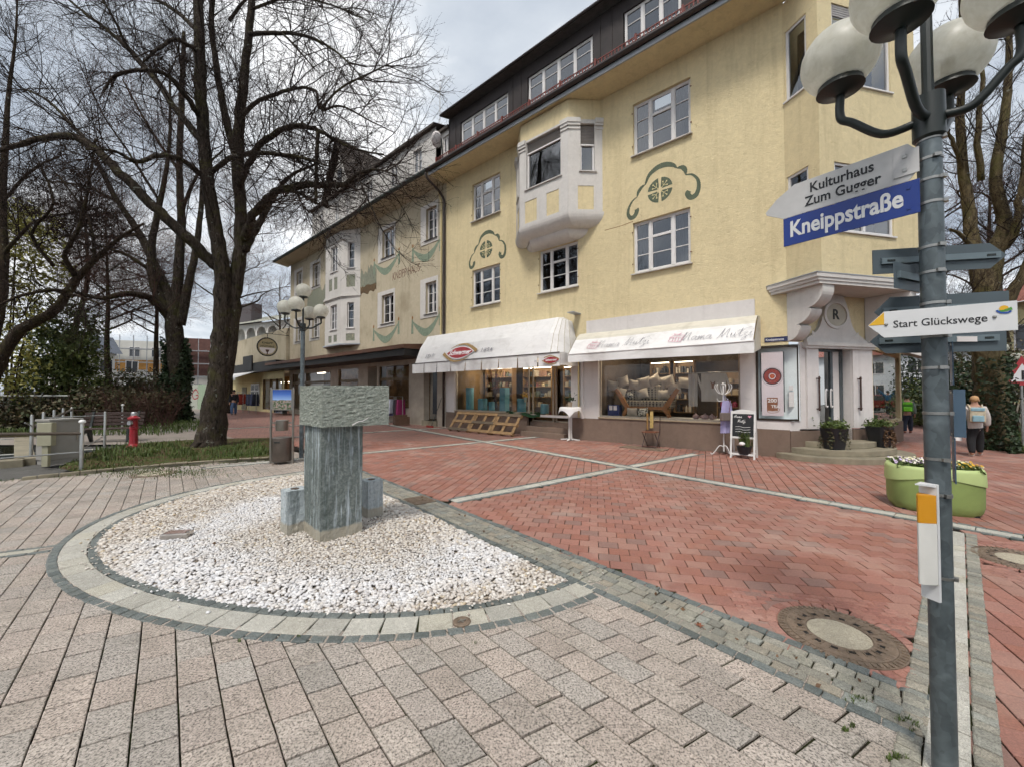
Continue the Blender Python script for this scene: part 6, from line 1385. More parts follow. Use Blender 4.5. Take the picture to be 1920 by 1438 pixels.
T1 = make_tree('lime_tree', 'big bare lime tree with forked leaning trunk in the flower bed', G(393, 838),
 [[(392, 850, d1, 0.6), (394, 826, d1, 0.45), (402, 770, d1, 0.36), (410, 700, d1, 0.3), (416, 620, d1, 0.27), (418, 550, d1, 0.25), (412, 470, d1 - 0.1, 0.22), (397, 390, d1 - 0.2, 0.2), (387, 320, d1 - 0.3, 0.19), (381, 240, d1 - 0.3, 0.17), (376, 150, d1 - 0.3, 0.17), (373, 50, d1 - 0.3, 0.15), (370, -60, d1 - 0.3, 0.12), (366, -200, d1 - 0.3, 0.07)],
 [(414, 740, d1 + 0.1, 0.22), (428, 660, d1 + 0.15, 0.25), (438, 560, d1 + 0.25, 0.24), (449, 480, d1 + 0.3, 0.21), (450, 390, d1 + 0.3, 0.18), (445, 310, d1 + 0.3, 0.19), (451, 210, d1 + 0.3, 0.16), (462, 110, d1 + 0.3, 0.13), (472, 0, d1 + 0.2, 0.11), (484, -160, d1, 0.06)],
 [(447, 310, d1 + 0.4, 0.13), (430, 250, d1 + 0.6, 0.13), (417, 190, d1 + 0.8, 0.12), (404, 110, d1 + 0.9, 0.1), (396, 30, d1 + 1, 0.09), (412, -80, d1 + 1, 0.05)]],
 [[(408, 500, d1, 0.2), (360, 455, d1 - 0.5, 0.17), (300, 398, d1 - 0.9, 0.15), (245, 345, d1 - 1.2, 0.14), (190, 290, d1 - 1.4, 0.12), (140, 258, d1 - 1.5, 0.11), (70, 262, d1 - 1.6, 0.08), (-10, 282, d1 - 1.7, 0.06), (-90, 260, d1 - 1.8, 0.03)],
 [(190, 290, d1 - 1.4, 0.06), (140, 240, d1 - 1.0, 0.05), (90, 190, d1 - 0.6, 0.04), (30, 160, d1 - 0.4, 0.02)],
 [(386, 270, d1 - 0.3, 0.13), (345, 225, d1 - 0.1, 0.11), (295, 155, d1 + 0.2, 0.1), (240, 92, d1 + 0.5, 0.085), (195, 52, d1 + 0.6, 0.06), (140, 10, d1 + 0.8, 0.04), (90, -40, d1 + 1, 0.02)],
 [(378, 225, d1 - 0.3, 0.09), (352, 185, d1 - 0.8, 0.08), (315, 142, d1 - 1.2, 0.065), (268, 132, d1 - 1.4, 0.055), (218, 142, d1 - 1.6, 0.045), (194, 172, d1 - 1.7, 0.03)],
 [(380, 330, d1 - 0.3, 0.09), (340, 300, d1 - 1, 0.075), (298, 292, d1 - 1.6, 0.065), (255, 304, d1 - 2, 0.055), (215, 284, d1 - 2.3, 0.035), (160, 280, d1 - 2.6, 0.02)],
 [(374, 100, d1 - 0.3, 0.07), (330, 75, d1 - 1, 0.055), (300, 90, d1 - 1.4, 0.045), (268, 118, d1 - 1.8, 0.025)],
 [(374, 60, d1 - 0.2, 0.08), (310, 10, d1 + 0.8, 0.06), (230, -30, d1 + 1.5, 0.035)],
 [(240, 92, d1 + 0.5, 0.05), (215, 40, d1, 0.04), (180, -20, d1 - 0.4, 0.02)],
 [(449, 350, d1 + 0.2, 0.1), (478, 285, d1 - 0.4, 0.095), (518, 250, d1 - 0.9, 0.085), (560, 237, d1 - 1.2, 0.075), (598, 246, d1 - 1.5, 0.06), (630, 264, d1 - 1.7, 0.05), (670, 282, d1 - 1.9, 0.035), (720, 290, d1 - 2.1, 0.02)],
 [(596, 246, d1 - 1.5, 0.06), (594, 300, d1 - 1.5, 0.05), (592, 382, d1 - 1.5, 0.045)],
 [(390, 330, d1 - 0.2, 0.08), (430, 298, d1 - 0.7, 0.075), (475, 288, d1 - 1.1, 0.065), (525, 290, d1 - 1.5, 0.055), (570, 298, d1 - 1.7, 0.045), (615, 312, d1 - 1.9, 0.025)],
 [(458, 450, d1 + 0.2, 0.14), (482, 395, d1 - 0.2, 0.13), (515, 362, d1 - 0.6, 0.12), (560, 350, d1 - 1.0, 0.105), (605, 347, d1 - 1.4, 0.09), (645, 346, d1 - 1.7, 0.075), (668, 328, d1 - 1.9, 0.05), (705, 318, d1 - 2.1, 0.03), (745, 330, d1 - 2.3, 0.015)],
 [(535, 357, d1 - 0.8, 0.07), (560, 362, d1 - 1.0, 0.06), (590, 380, d1 - 1.2, 0.04)],
 [(670, 330, d1 - 1.9, 0.03), (690, 375, d1 - 2.0, 0.025), (715, 430, d1 - 2.1, 0.012)],
 [(462, 470, d1 + 0.2, 0.12), (486, 420, d1 + 0.6, 0.11), (512, 372, d1 + 0.9, 0.09), (545, 330, d1 + 1.2, 0.06), (590, 310, d1 + 1.5, 0.03)],
 [(455, 220, d1 + 0.2, 0.075), (480, 192, d1 - 0.3, 0.065), (520, 176, d1 - 0.7, 0.055), (560, 166, d1 - 1, 0.045), (592, 172, d1 - 1.2, 0.04), (600, 205, d1 - 1.3, 0.04), (640, 200, d1 - 1.4, 0.03), (690, 225, d1 - 1.5, 0.02), (740, 250, d1 - 1.6, 0.012)],
 [(600, 205, d1 - 1.3, 0.035), (640, 165, d1 - 1.4, 0.03), (690, 140, d1 - 1.5, 0.025), (735, 118, d1 - 1.6, 0.015), (770, 105, d1 - 1.7, 0.008)],
 [(468, 64, d1 + 0.2, 0.075), (515, 62, d1 - 0.2, 0.065), (565, 66, d1 - 0.5, 0.05), (610, 85, d1 - 0.8, 0.04), (645, 110, d1 - 1, 0.025), (690, 160, d1 - 1.2, 0.012)],
 [(530, 63, d1 - 0.3, 0.04), (560, 95, d1 - 0.5, 0.03), (590, 130, d1 - 0.7, 0.018)],
 [(430, 40, d1 + 0.9, 0.06), (470, -10, d1 + 0.6, 0.045), (540, -60, d1 + 0.4, 0.03)],
 [(470, 20, d1 + 0.2, 0.05), (540, -5, d1 - 0.3, 0.04), (620, 10, d1 - 0.7, 0.025), (690, 40, d1 - 1, 0.012)]],
 (440, 2.4, 4400, 1.05, 21000, 0.5, 0.05), M_BARK, M_TWIG, rk=0.88)
d2 = 21.5
T2 = make_tree('ivy_clad_tree', 'bare many-stemmed tree with ivy wrapped round its trunk beside the shrubs', G(332, 790),
 [[(333, 800, d2, 0.62), (332, 740, d2, 0.52), (330, 680, d2, 0.5), (328, 620, d2, 0.5), (322, 580, d2, 0.42), (300, 520, d2, 0.28), (262, 440, d2, 0.22), (222, 380, d2 - 0.5, 0.16), (180, 300, d2 - 1, 0.12)],
 [(330, 600, d2, 0.36), (334, 520, d2, 0.3), (340, 420, d2, 0.24), (336, 320, d2, 0.19), (340, 200, d2, 0.18), (345, 60, d2, 0.1)],
 [(338, 610, d2, 0.32), (352, 540, d2, 0.26), (368, 460, d2, 0.2), (378, 380, d2, 0.15), (384, 250, d2, 0.12)],
 [(324, 590, d2, 0.36), (290, 540, d2 - 0.5, 0.26), (285, 460, d2 - 0.7, 0.22), (300, 380, d2 - 0.9, 0.16), (318, 270, d2 - 1, 0.1), (318, 120, d2 - 1, 0.05)]],
 [[(322, 600, d2, 0.26), (280, 560, d2 - 1, 0.22), (230, 552, d2 - 2, 0.18), (190, 560, d2 - 2.5, 0.12), (140, 548, d2 - 3, 0.06)],
 [(262, 440, d2, 0.14), (205, 445, d2 - 1, 0.1), (150, 440, d2 - 1.6, 0.06), (100, 450, d2 - 2, 0.03)],
 [(300, 520, d2, 0.15), (240, 480, d2 - 1, 0.1), (180, 460, d2 - 1.6, 0.06)],
 [(340, 400, d2, 0.12), (370, 330, d2 - 0.5, 0.09), (420, 280, d2 - 1, 0.05)],
 [(222, 380, d2 - 0.5, 0.12), (160, 350, d2 - 1, 0.08), (90, 340, d2 - 1.5, 0.04)], [(336, 320, d2, 0.12), (280, 240, d2 + 1, 0.08), (230, 150, d2 + 1.5, 0.04)], [(300, 380, d2 - 0.9, 0.1), (250, 300, d2 - 1.4, 0.07), (190, 210, d2 - 1.8, 0.04), (150, 120, d2 - 2, 0.02)]],
 (230, 3.0, 2000, 1.5, 7500, 0.85, 0.1), M_BARK, M_TWIGR, rk=0.8)
d3 = 14.5
T3 = make_tree('leaning_tree', 'dark leaning tree arching in from the left edge over the stream', D(-20, 800, d3) * 1.0,
 [[(-40, 800, d3, 0.34), (-10, 700, d3, 0.28), (28, 630, d3, 0.24), (62, 606, d3, 0.22), (100, 584, d3, 0.2), (128, 548, d3, 0.18), (145, 522, d3, 0.16), (178, 488, d3, 0.12), (226, 446, d3, 0.08), (270, 420, d3, 0.05)],
 [(-60, 800, d3 + 1, 0.35), (-10, 620, d3 + 1, 0.26), (6, 500, d3 + 1, 0.22), (4, 380, d3 + 1, 0.18), (14, 200, d3 + 1, 0.1), (30, 60, d3 + 1, 0.05), (34, -90, d3 + 1, 0.012)]],
 [[(145, 522, d3, 0.13), (122, 480, d3 - 0.5, 0.1), (150, 425, d3 - 0.9, 0.08), (165, 350, d3 - 1.2, 0.06), (180, 260, d3 - 1.4, 0.03)],
 [(128, 548, d3, 0.12), (88, 545, d3 - 0.6, 0.08), (40, 555, d3 - 1, 0.06), (-10, 575, d3 - 1.3, 0.04)],
 [(100, 500, d3 - 0.3, 0.08), (60, 440, d3 - 0.8, 0.06), (100, 380, d3 - 1.1, 0.05), (70, 300, d3 - 1.3, 0.03)],
 [(178, 488, d3, 0.08), (165, 410, d3 + 0.6, 0.06), (110, 330, d3 + 1, 0.04)],
 [(6, 480, d3 + 1, 0.1), (60, 420, d3 + 0.5, 0.07), (130, 400, d3, 0.05), (190, 390, d3 - 0.4, 0.03)], [(4, 380, d3 + 1, 0.09), (60, 320, d3 + 0.5, 0.06), (120, 290, d3, 0.03)],
 [(128, 550, d3, 0.06), (160, 560, d3 - 0.4, 0.05), (200, 575, d3 - 0.8, 0.02)]],
 (190, 2.0, 1800, 1.0, 8000, 0.55, 0.02), M_BARKD, M_TWIG, rk=0.75)
def stock_tree(label, base, h, r, lean, n, spec, bark=None, twig=None, seed=0, spread=0.34, group=None, z0=0.42):
 rs = random.Random(seed); b = Vector(base); top = b + Vector((lean[0], lean[1], h))
 def pt(t, dx=0, dy=0): p = b + (top - b) * t; return (p.x + dx, p.y + dy, p.z)
 r *= 0.75
 stem = [pt(0) + (r * 1.25,), pt(0.08) + (r,), pt(0.3, rs.gauss(0, .15)) + (r * 0.8,), pt(0.6, rs.gauss(0, .25), rs.gauss(0, .2)) + (r * 0.5,), pt(1.0) + (r * 0.1,)]
 limbs = []
 for k in range(n):
  t = z0 + (0.9 - z0) * k / n; a = rs.uniform(0, 6.283); L = h * spread * (1.15 - 0.6 * t) * rs.uniform(0.75, 1.2); p = Vector(pt(t))
  d = Vector((math.cos(a), math.sin(a), 0)); q = []
  for j in range(5): f = j / 4; w = p + d * L * f + Vector((rs.gauss(0, 0.06 * L), rs.gauss(0, 0.06 * L), L * 0.55 * f * (1.15 - 0.3 * f))); q.append((w.x, w.y, w.z, r * 0.42 * (1 - 0.88 * f) * (1.1 - t * 0.6)))
  q[0] = (p.x, p.y, p.z, r * 0.42 * (1.1 - t * 0.6)); limbs.append(q)
 return make_tree('bare_tree', label, b, [stem2(stem)], [stem2(q) for q in limbs], spec, bark or M_BARKD, twig or M_TWIGR, group, 8)
def stem2(q): return [tuple(p) + (0,) for p in q]      # five values: already in metres
BG = 'bare trees behind the shrubs on the left'
stock_tree('slim bare tree behind the red hydrant, between shrubs and building site', Vector((-24.6, 27, 0)), 13.5, 0.24, (-0.5, 0), 11, (120, 2.4, 1300, 1.3, 6000, 0.8), seed=3)
stock_tree('tall bare tree rising behind the ivy-clad trunk', Vector((-22.5, 31, 0)), 18, 0.3, (0.6, 0), 13, (140, 3.0, 1500, 1.6, 7000, 0.9), seed=5)
stock_tree('bare tree behind the green willow near the left edge', Vector((-27.5, 24, 0)), 15, 0.28, (0.5, 0), 12, (130, 2.8, 1500, 1.5, 7000, 0.85), seed=8)
stock_tree('bare tree standing at the end of the white handrail', Vector((-23.0, 22.5, 0)), 12.5, 0.22, (-0.8, 0), 11, (120, 2.4, 1300, 1.3, 6000, 0.75), seed=12)
stock_tree('thin bare tree left of the arcade building, far down the street', Vector((-27.0, 45, 0)), 15, 0.3, (0, 0), 10, (90, 3, 600, 1.6, 2000, 1.0), seed=14)
# right-hand trees
d8 = 11.2
T8 = make_tree('forked_tree', 'bare forked tree with ivy at its foot right of the sign post', G(1862, 846),
 [[(1864, 856, d8, 0.48), (1862, 800, d8, 0.36), (1858, 720, d8, 0.33), (1852, 640, d8, 0.31), (1850, 560, d8, 0.3), (1862, 480, d8, 0.2), (1884, 420, d8, 0.15), (1866, 340, d8, 0.13), (1880, 240, d8, 0.11), (1892, 130, d8, 0.08), (1890, -20, d8, 0.04)],
 [(1850, 560, d8, 0.22), (1826, 470, d8 + 0.2, 0.17), (1818, 400, d8 + 0.3, 0.14), (1806, 320, d8 + 0.3, 0.12), (1800, 220, d8 + 0.3, 0.1), (1806, 120, d8 + 0.3, 0.07), (1800, 0, d8 + 0.3, 0.04)]],
 [[(1862, 480, d8, 0.13), (1900, 440, d8 - 0.3, 0.1), (1915, 360, d8 - 0.5, 0.08), (1925, 250, d8 - 0.5, 0.05)], [(1840, 340, d8, 0.08), (1834, 250, d8 - 0.2, 0.07), (1842, 150, d8 - 0.3, 0.05), (1830, 60, d8 - 0.3, 0.03)],
 [(1806, 320, d8 + 0.3, 0.06), (1788, 270, d8, 0.05), (1770, 240, d8, 0.03)], [(1852, 620, d8, 0.2), (1890, 560, d8 - 0.4, 0.14), (1925, 500, d8 - 0.6, 0.1), (1960, 420, d8 - 0.8, 0.05)], [(1826, 470, d8, 0.07), (1800, 440, d8 - 0.3, 0.05), (1780, 430, d8 - 0.4, 0.03)], [(1858, 640, d8, 0.12), (1820, 590, d8 - 0.3, 0.07), (1795, 560, d8 - 0.5, 0.04)]],
 (120, 1.6, 900, 0.8, 4200, 0.5, 0.08), M_BARKR, M_TWIG)
stock_tree('bare tree far behind the sign post on the side street', Vector((21.5, 20, 0)), 13, 0.26, (0.3, 0), 11, (120, 2.4, 800, 1.3, 3000, 0.8), seed=21)
stock_tree('bare tree at the far right beside the ochre side house', Vector((26.5, 21, 0)), 14, 0.28, (-0.3, 0), 11, (120, 2.6, 800, 1.3, 3000, 0.8), seed=23)
# ------------------------------------------------------------------ leaves, shrubs, ivy, grass
def m_leaf(name, cols, spec=0.35):
 t = NT(name); r = t.n('ShaderNodeNewGeometry').outputs['Random Per Island']
 k = t.ramp(r, [(i / (len(cols) - 1), lin(c)) for i, c in enumerate(cols)]); t.set(col=k, rough=0.55, spec=spec); MATS[name] = t.m; return t.m
M_IVY = m_leaf('ivy_leaf', ['1d2a18', '2b3a22', '34452a', '22301c']); M_YEW = m_leaf('evergreen_leaf', ['36411f', '4a562a', '5d6836', '404b24', '6d7038']); M_WIL = m_leaf('willow_leaf', ['84823f', '96914a', '6f7036', 'a09a50']); M_SHR = m_leaf('shrub_leaf', ['3c4529', '4d4b2f', '5a4a34', '4a4430', '3f4c2e'])
M_GRS = m_leaf('grass_blade', ['3f4d25', '4c5b2b', '586833', '384621']); M_BRAC = m_leaf('dead_leaf', ['5b4432', '6d5239', '4b3a2c'])
def leaves(name, C, size, mat, parent=None, flat=0.0, aspect=0.6):
 n = len(C); a = RNG.normal(size=(n, 3)); a /= np.linalg.norm(a, axis=1, keepdims=True); b = RNG.normal(size=(n, 3)); b -= a * (a * b).sum(1, keepdims=True); b /= np.linalg.norm(b, axis=1, keepdims=True)
 s = (size * RNG.uniform(0.6, 1.4, n))[:, None]; C = np.asarray(C)
 nn = np.cross(a, b)
 V = np.stack([C - a * s, C + b * s * aspect + nn * s * 0.15, C + a * s, C - b * s * aspect + nn * s * 0.15], 1).reshape(-1, 3)
 return raw_mesh(name, V, np.arange(4 * n).reshape(-1, 4), mat, parent)
def blob(c, r, n, shell=0.5):
 d = RNG.normal(size=(n, 3)); d /= np.linalg.norm(d, axis=1, keepdims=True); q = (shell + (1 - shell) * RNG.random(n)) ** 0.7
 return np.asarray(c)[None] + d * q[:, None] * np.asarray(r)[None] * (1 + 0.25 * np.sin(d[:, 0:1] * 7 + d[:, 2:3] * 5 + c[0]))
# ivy on the trunk
a = RNG.uniform(0, 6.283, 9000); z = RNG.random(9000) ** 0.9 * 4.6; c = D(331, 720, d2); rr = 0.62 + 0.18 * np.sin(a * 3 + z * 2) * 0.6 + RNG.normal(0, 0.07, 9000) - 0.035 * z
IV_ = np.stack([c.x + np.cos(a) * rr, c.y + np.sin(a) * rr, z], 1)
tx = D(327, 600, d2)
leaves('ivy', IV_[z < 3.3 + 1.2 * np.sin(a * 2 + 1) + RNG.normal(0, 0.3, 9000)] + RNG.normal(0, 0.05, (1, 3)), 0.085, M_IVY, T2)['kind'] = 'stuff'
a = RNG.uniform(0, 6.283, 2500); z = RNG.random(2500) ** 1.6 * 2.6; b0 = G(1866, 846); rr = 0.4 - 0.03 * z + RNG.normal(0, 0.04, 2500)
leaves('ivy', np.stack([b0.x + np.cos(a) * rr, b0.y + np.sin(a) * rr * 0.9, z], 1)[(np.cos(a) > -0.2)], 0.05, M_IVY, T8)['kind'] = 'stuff'
def shrub(name, label, cat, blobs, mat, n, size, stems=8, h=1.5, mat2=None, group=None):
 b = Vector(blobs[0][0]); t = thing(name, label, cat, (b.x, b.y, 0), group)
 tot = sum(x[1][0] * x[1][1] + x[1][0] * x[1][2] for x in blobs)
 C = np.concatenate([blob(x[0], x[1], int(n * (x[1][0] * x[1][1] + x[1][0] * x[1][2]) / tot) + 1) for x in blobs]); C = C[C[:, 2] > 0.02]
 leaves('foliage', C, size, mat, t)
 m = MB()
 for k in range(stems):
  x = blobs[k % len(blobs)]; p = Vector(x[0]); q = Vector((b.x + random.gauss(0, 0.3), b.y + random.gauss(0, 0.3), 0)); e = p + Vector((random.gauss(0, x[1][0] * 0.4), random.gauss(0, x[1][1] * 0.4), x[1][2] * 0.5)); m.tube([q, (q + e) / 2 + Vector((random.gauss(0, 0.1), 0, 0.1)), e], [0.05, 0.03, 0.012], 5, False)
 m.build('stems', M_BARKD, t, recalc=False)['kind'] = 'stuff'
 return t
def pb(px, py, d, r): p = D(px, py, d); return (tuple(p), r)
shrub('evergreen_shrub', 'tall dark evergreen shrub behind the white handrail', 'shrub', [pb(120, 705, 19, (1.6, 1.3, 1.3)), pb(105, 655, 19, (1.4, 1.2, 1.2)), pb(130, 610, 19.5, (1.3, 1.2, 1.2)), pb(85, 720, 18.5, (1.4, 1.2, 1.3)), pb(150, 660, 19, (0.9, 1, 1.1))], M_YEW, 12000, 0.075)
shrub('willow', 'yellow-green willow hanging down at the left edge', 'tree', [pb(15, 560, 17, (1.3, 1.2, 1.6)), pb(20, 440, 17, (1.7, 1.2, 1.1)), pb(40, 410, 17.5, (1.3, 1.2, 0.8)), pb(20, 680, 16.5, (0.9, 1.0, 1.5)), pb(90, 500, 18, (0.9, 1.0, 0.9))], M_WIL, 5200, 0.075, 5)
for i, (px, py, d, r, n) in enumerate(((195, 762, 18.5, (1.7, 1.3, 0.95), 4200), (255, 762, 20, (1.7, 1.3, 0.9), 4200), (290, 735, 23, (1.3, 1.2, 1.2), 3000), (225, 725, 22, (1.6, 1.2, 1.0), 2600), (70, 770, 17, (2.0, 1.0, 0.7), 2600))):
 lab = ['low brown-green shrub behind the bench', 'dark shrub behind the red hydrant', 'leafy dark shrub against the ivy-clad trunk', 'taller brownish shrub between evergreen and hydrant', 'low straggling shrub below the white handrail'][i]
 shrub('shrub', lab, 'shrub', [pb(px, py, d, r), pb(px - 25, py + 12, d - 0.4, (r[0] * 0.6, r[1] * 0.7, r[2] * 0.7)), pb(px + 25, py + 8, d + 0.3, (r[0] * 0.6, r[1] * 0.7, r[2] * 0.7))], M_SHR, n, 0.07, 14, group='shrubs along the stream')
# thin brush twigs in the undergrowth
PB = []
for k in range(520):
 px = random.uniform(30, 325); d = random.uniform(17, 24); b = D(px, 740, d); b.z = 0; p = [b]
 dr = Vector((random.gauss(0, 0.35), random.gauss(0, 0.35), 1)).normalized()
 for j in range(5): dr = (dr + Vector((random.gauss(0, 0.2), random.gauss(0, 0.2), 0.02))).normalized(); p.append(p[-1] + dr * random.uniform(0.2, 0.55))
 PB.append([tuple(x) for x in p])
PB = np.array(PB); v, f = tubes_np(PB, np.broadcast_to(np.linspace(0.016, 0.004, 6)[None], (520, 6)), 3)
P5, R5, L5 = kids(PB, None, np.ones(520), 2600, 0.6, 42, 4, 0.007, 0.003, 0.08, 0.22); v2, f2 = tubes_np(P5, R5, 3)
kind(raw_mesh('undergrowth', np.concatenate([v, v2]), np.concatenate([f, f2 + len(v)]), M_TWIGR), 'stuff')
# right-hand hedge and shrubs
for i, (px, py, d, r, n) in enumerate(((1745, 760, 19, (1.6, 1.2, 1.3), 4200), (1715, 720, 24, (1.0, 0.9, 2.3), 3600), (1800, 740, 17, (1.6, 1.2, 1.5), 5000), (1840, 690, 19, (2.0, 1.3, 1.8), 5200), (1905, 700, 15.5, (1.5, 1.0, 1.0), 1500))):
 lab = ['low dark hedge beside the footpath behind the sign post', 'ivy-covered column of green behind the walking child', 'dark evergreen shrub behind the woman with the rucksack', 'tall dark shrub between post and forked tree', 'thin shrub right of the forked tree'][i]
 shrub('shrub', lab, 'shrub', [pb(px, py, d, r), pb(px - 18, py + 18, d - 0.3, (r[0] * 0.7, r[1] * 0.7, r[2] * 0.6)), pb(px + 18, py + 20, d + 0.3, (r[0] * 0.7, r[1] * 0.7, r[2] * 0.6))], [M_YEW, M_IVY, M_IVY, M_SHR, M_SHR][i], n, 0.07, 10, group='shrubs along the side street')
# flower bed: soil, kerb, daffodil leaves
BEDP = [G(150, 889), G(250, 879), G(400, 867), G(510, 861), G(512, 838), G(508, 822), G(380, 824), G(250, 833), G(160, 852), G(110, 880)]
M_SOIL = m_bed('bed_soil', '3a3022', '5b4c38', '45502a')
m = MB(); m.poly([(p.x, p.y, 0.035) for p in BEDP]); bed = kind(m.build('flower_bed', M_SOIL), 'structure')
edge = smooth_pts([G(40, 900), G(150, 889), G(250, 879), G(400, 867), G(515, 860)], 6)
kp_ = kind(MB().quad((-8, 8.2, -0.05), (-7.9, 8.2, -0.05), (-7.9, 8.3, -0.05), (-8, 8.3, -0.05)).build('bed_kerb', M_STEPS), 'structure')
for a_, b_ in zip(edge[::2], edge[2::2]):
 dv = (b_ - a_); L = dv.length; f = frame(a_, dv, (-dv.y, dv.x, 0)); k = MB(f); k.box(0.006, L - 0.006, 0.0, 0.09, -0.05, 0.06 + random.gauss(0, 0.004)); k.build('kerb_stone', M_STEPS, kp_, bevel=0.008)
def in_poly(x, y, P):
 c = False; n = len(P)
 for i in range(n):
  a, b = P[i], P[i - 1]
  if (a.y > y) != (b.y > y) and x < (b.x - a.x) * (y - a.y) / (b.y - a.y) + a.x: c = not c
 return c
def blades(name, pts, h, w, mat, parent=None):
 n = len(pts); P = np.asarray(pts); a = RNG.uniform(0, 6.283, n); H = h * RNG.uniform(0.55, 1.25, n); ln = RNG.uniform(0.1, 0.55, n) * H
 dx = np.stack([np.cos(a), np.sin(a), 0 * a], 1); px_ = np.stack([-np.sin(a), np.cos(a), 0 * a], 1); W = (w * RNG.uniform(0.7, 1.3, n))[:, None]; up = np.array([0, 0, 1.0])[None]
 m1 = P + dx * ln[:, None] * 0.3 + up * H[:, None] * 0.6; tp = P + dx * ln[:, None] + up * H[:, None]
 V = np.stack([P - px_ * W, P + px_ * W, m1 + px_ * W * 0.9, m1 - px_ * W * 0.9, tp + px_ * W * 0.15, tp - px_ * W * 0.15], 1).reshape(-1, 3)
 b = np.arange(n)[:, None] * 6; F = np.concatenate([b + np.array([[0, 1, 2, 3]]), b + np.array([[3, 2, 4, 5]])]); return raw_mesh(name, V, F, mat, parent)
pts = []
cl = []
while len(cl) < 130:
 px, py = random.uniform(170, 505), random.uniform(832, 866); p = G(px, py)
 if in_poly(p.x, p.y, BEDP) and (p - G(393, 838)).length > 0.75 and random.random() < (0.95 if py < 860 else 0.3): cl.append(p)
for p in cl:
 for k in range(random.randint(9, 20)): pts.append((p.x + random.gauss(0, 0.07), p.y + random.gauss(0, 0.07), 0.03))
blades('daffodil_leaves', pts, 0.135, 0.008, M_GRS, bed)['kind'] = 'stuff'
pts = []
while len(pts) < 2600:
 px, py = random.uniform(110, 512), random.uniform(826, 886); p = G(px, py)
 if in_poly(p.x, p.y, BEDP): pts.append((p.x, p.y, 0.03))
blades('bed_grass', pts, 0.06, 0.006, M_GRS, bed)['kind'] = 'stuff'
pts = []
for k in range(1500): p = G(random.gauss(300, 60), random.gauss(886, 5)); pts.append((p.x, p.y, 0.0))
for k in range(500): p = G(random.uniform(60, 515), random.gauss(875, 2) + 0 ); pts.append((p.x, bed_y(p.x) - abs(random.gauss(0, 0.12)), 0.0))
def cracks():
 for (px, py, n, s) in ((1610, 1312, 60, 9), (1695, 1352, 60, 6), (1585, 1370, 22, 3), (1600, 1362, 20, 3), (1680, 1424, 90, 9), (1720, 1362, 30, 6), (560, 1195, 14, 2), (890, 1206, 8, 3), (448, 1203, 10, 2), (1712, 1372, 20, 4)):
  for k in range(n): p = G(px + random.gauss(0, s), py + random.gauss(0, s * 0.45)); yield (p.x, p.y, 0.0)
pts2 = list(cracks())
C = np.array([tuple(G(random.uniform(150, 520), random.gauss(872, 5), 0.012)) for _ in range(70)] + [tuple(WD * random.uniform(2.62, 3.04) + TD * random.uniform(-7, -0.3) + Vector((0, 0, 0.016))) for _ in range(50)] + [tuple(G(random.uniform(250, 900), random.uniform(930, 1120), 0.045)) for _ in range(40)]); kind(leaves('leaf_litter', C, 0.016, M_BRAC), 'stuff')
kind(blades('weeds', pts, 0.035, 0.004, M_GRS), 'stuff'); kind(blades('joint_weeds', pts2, 0.022, 0.0022, M_GRS), 'stuff')
# grass verge on the right and wooded bank on the left
vp = [Vector((13.0, 9.8, 0)), Vector((18.2, 14.9, 0)), Vector((26, 21, 0)), Vector((30, 19, 0)), Vector((16.5, 8.5, 0))]
m = MB(); m.poly([(p.x, p.y, 0.02) for p in vp]); vg = kind(m.build('grass_verge', M_SOIL), 'structure'); pts = []
while len(pts) < 7000:
 x, y = random.uniform(13, 22), random.uniform(8.5, 18)
 if in_poly(x, y, vp): pts.append((x, y, 0.02))
blades('verge_grass', pts, 0.14, 0.011, M_GRS, vg)['kind'] = 'stuff'
m = MB(); m.poly([(-40, 15.5, -0.03), (-16.5, 14.5, -0.03), (-13, 15.8, -0.03), (-19.3, 24.5, -0.03), (-30, 38, -0.03), (-60, 38, -0.03)]); kind(m.build('wooded_bank', M_SOIL), 'structure')
pts = [(random.uniform(-22, -13.2), random.uniform(14.6, 22), 0.0) for k in range(3500)]
pts = [p for p in pts if p[1] > 14.6 + max(0, -16.5 - p[0]) * 0.1 and p[0] < -12.6 - (p[1] - 15.6) * 0.72]
kind(blades('bank_grass', pts, 0.2, 0.014, M_GRS), 'stuff')
# ------------------------------------------------------------------ stone fountain
def m_stone(name, cols, streak=0.0, base=True, bump=0.02):
 t = NT(name); P = t.geo(); n1 = t.noise(P, 34, 5, 0.7, 0.7); n2 = t.noise(P, 7, 5, 0.65, 0.5); n3 = t.noise(P, 110, 3, 0.7)
 k = t.ramp(n1, [(0.28, lin(cols[0])), (0.5, lin(cols[1])), (0.72, lin(cols[2]))]); k = t.mix(t.ramp(n2, [(0.45, (0, 0, 0)), (0.7, (0.5,) * 3)]), k, lin(cols[3]))
 if streak:
  s = t.noise(t.map(P, (9, 9, 0.5)), 2.2, 6, 0.75, 0.4); k = t.mix(t.ramp(s, [(0.52, (0, 0, 0)), (0.7, (streak,) * 3)]), k, lin('c3cdd4'))
  s2 = t.noise(t.map(P, (8, 8, 0.4), loc=(3, 5, 1)), 1.6, 5, 0.7, 0.3); k = t.mix(t.ramp(s2, [(0.5, (0, 0, 0)), (0.68, (0.6,) * 3)]), k, lin('3d4a45'))
  z = t.n('ShaderNodeSeparateXYZ'); t.l(P, z.inputs[0]); zz = t.math('ADD', z.outputs[2], t.math('MULTIPLY', n2, 0.08))
  k = t.mix(t.ramp(zz, [(0.19, (0.8,) * 3), (0.215, (0, 0, 0))]), k, lin('a59d8c'))
 t.set(col=k, rough=0.85, spec=0.3); t.bump(t.math('ADD', n1, t.math('MULTIPLY', n3, 0.4)), bump, 0.9); MATS[name] = t.m; return t.m
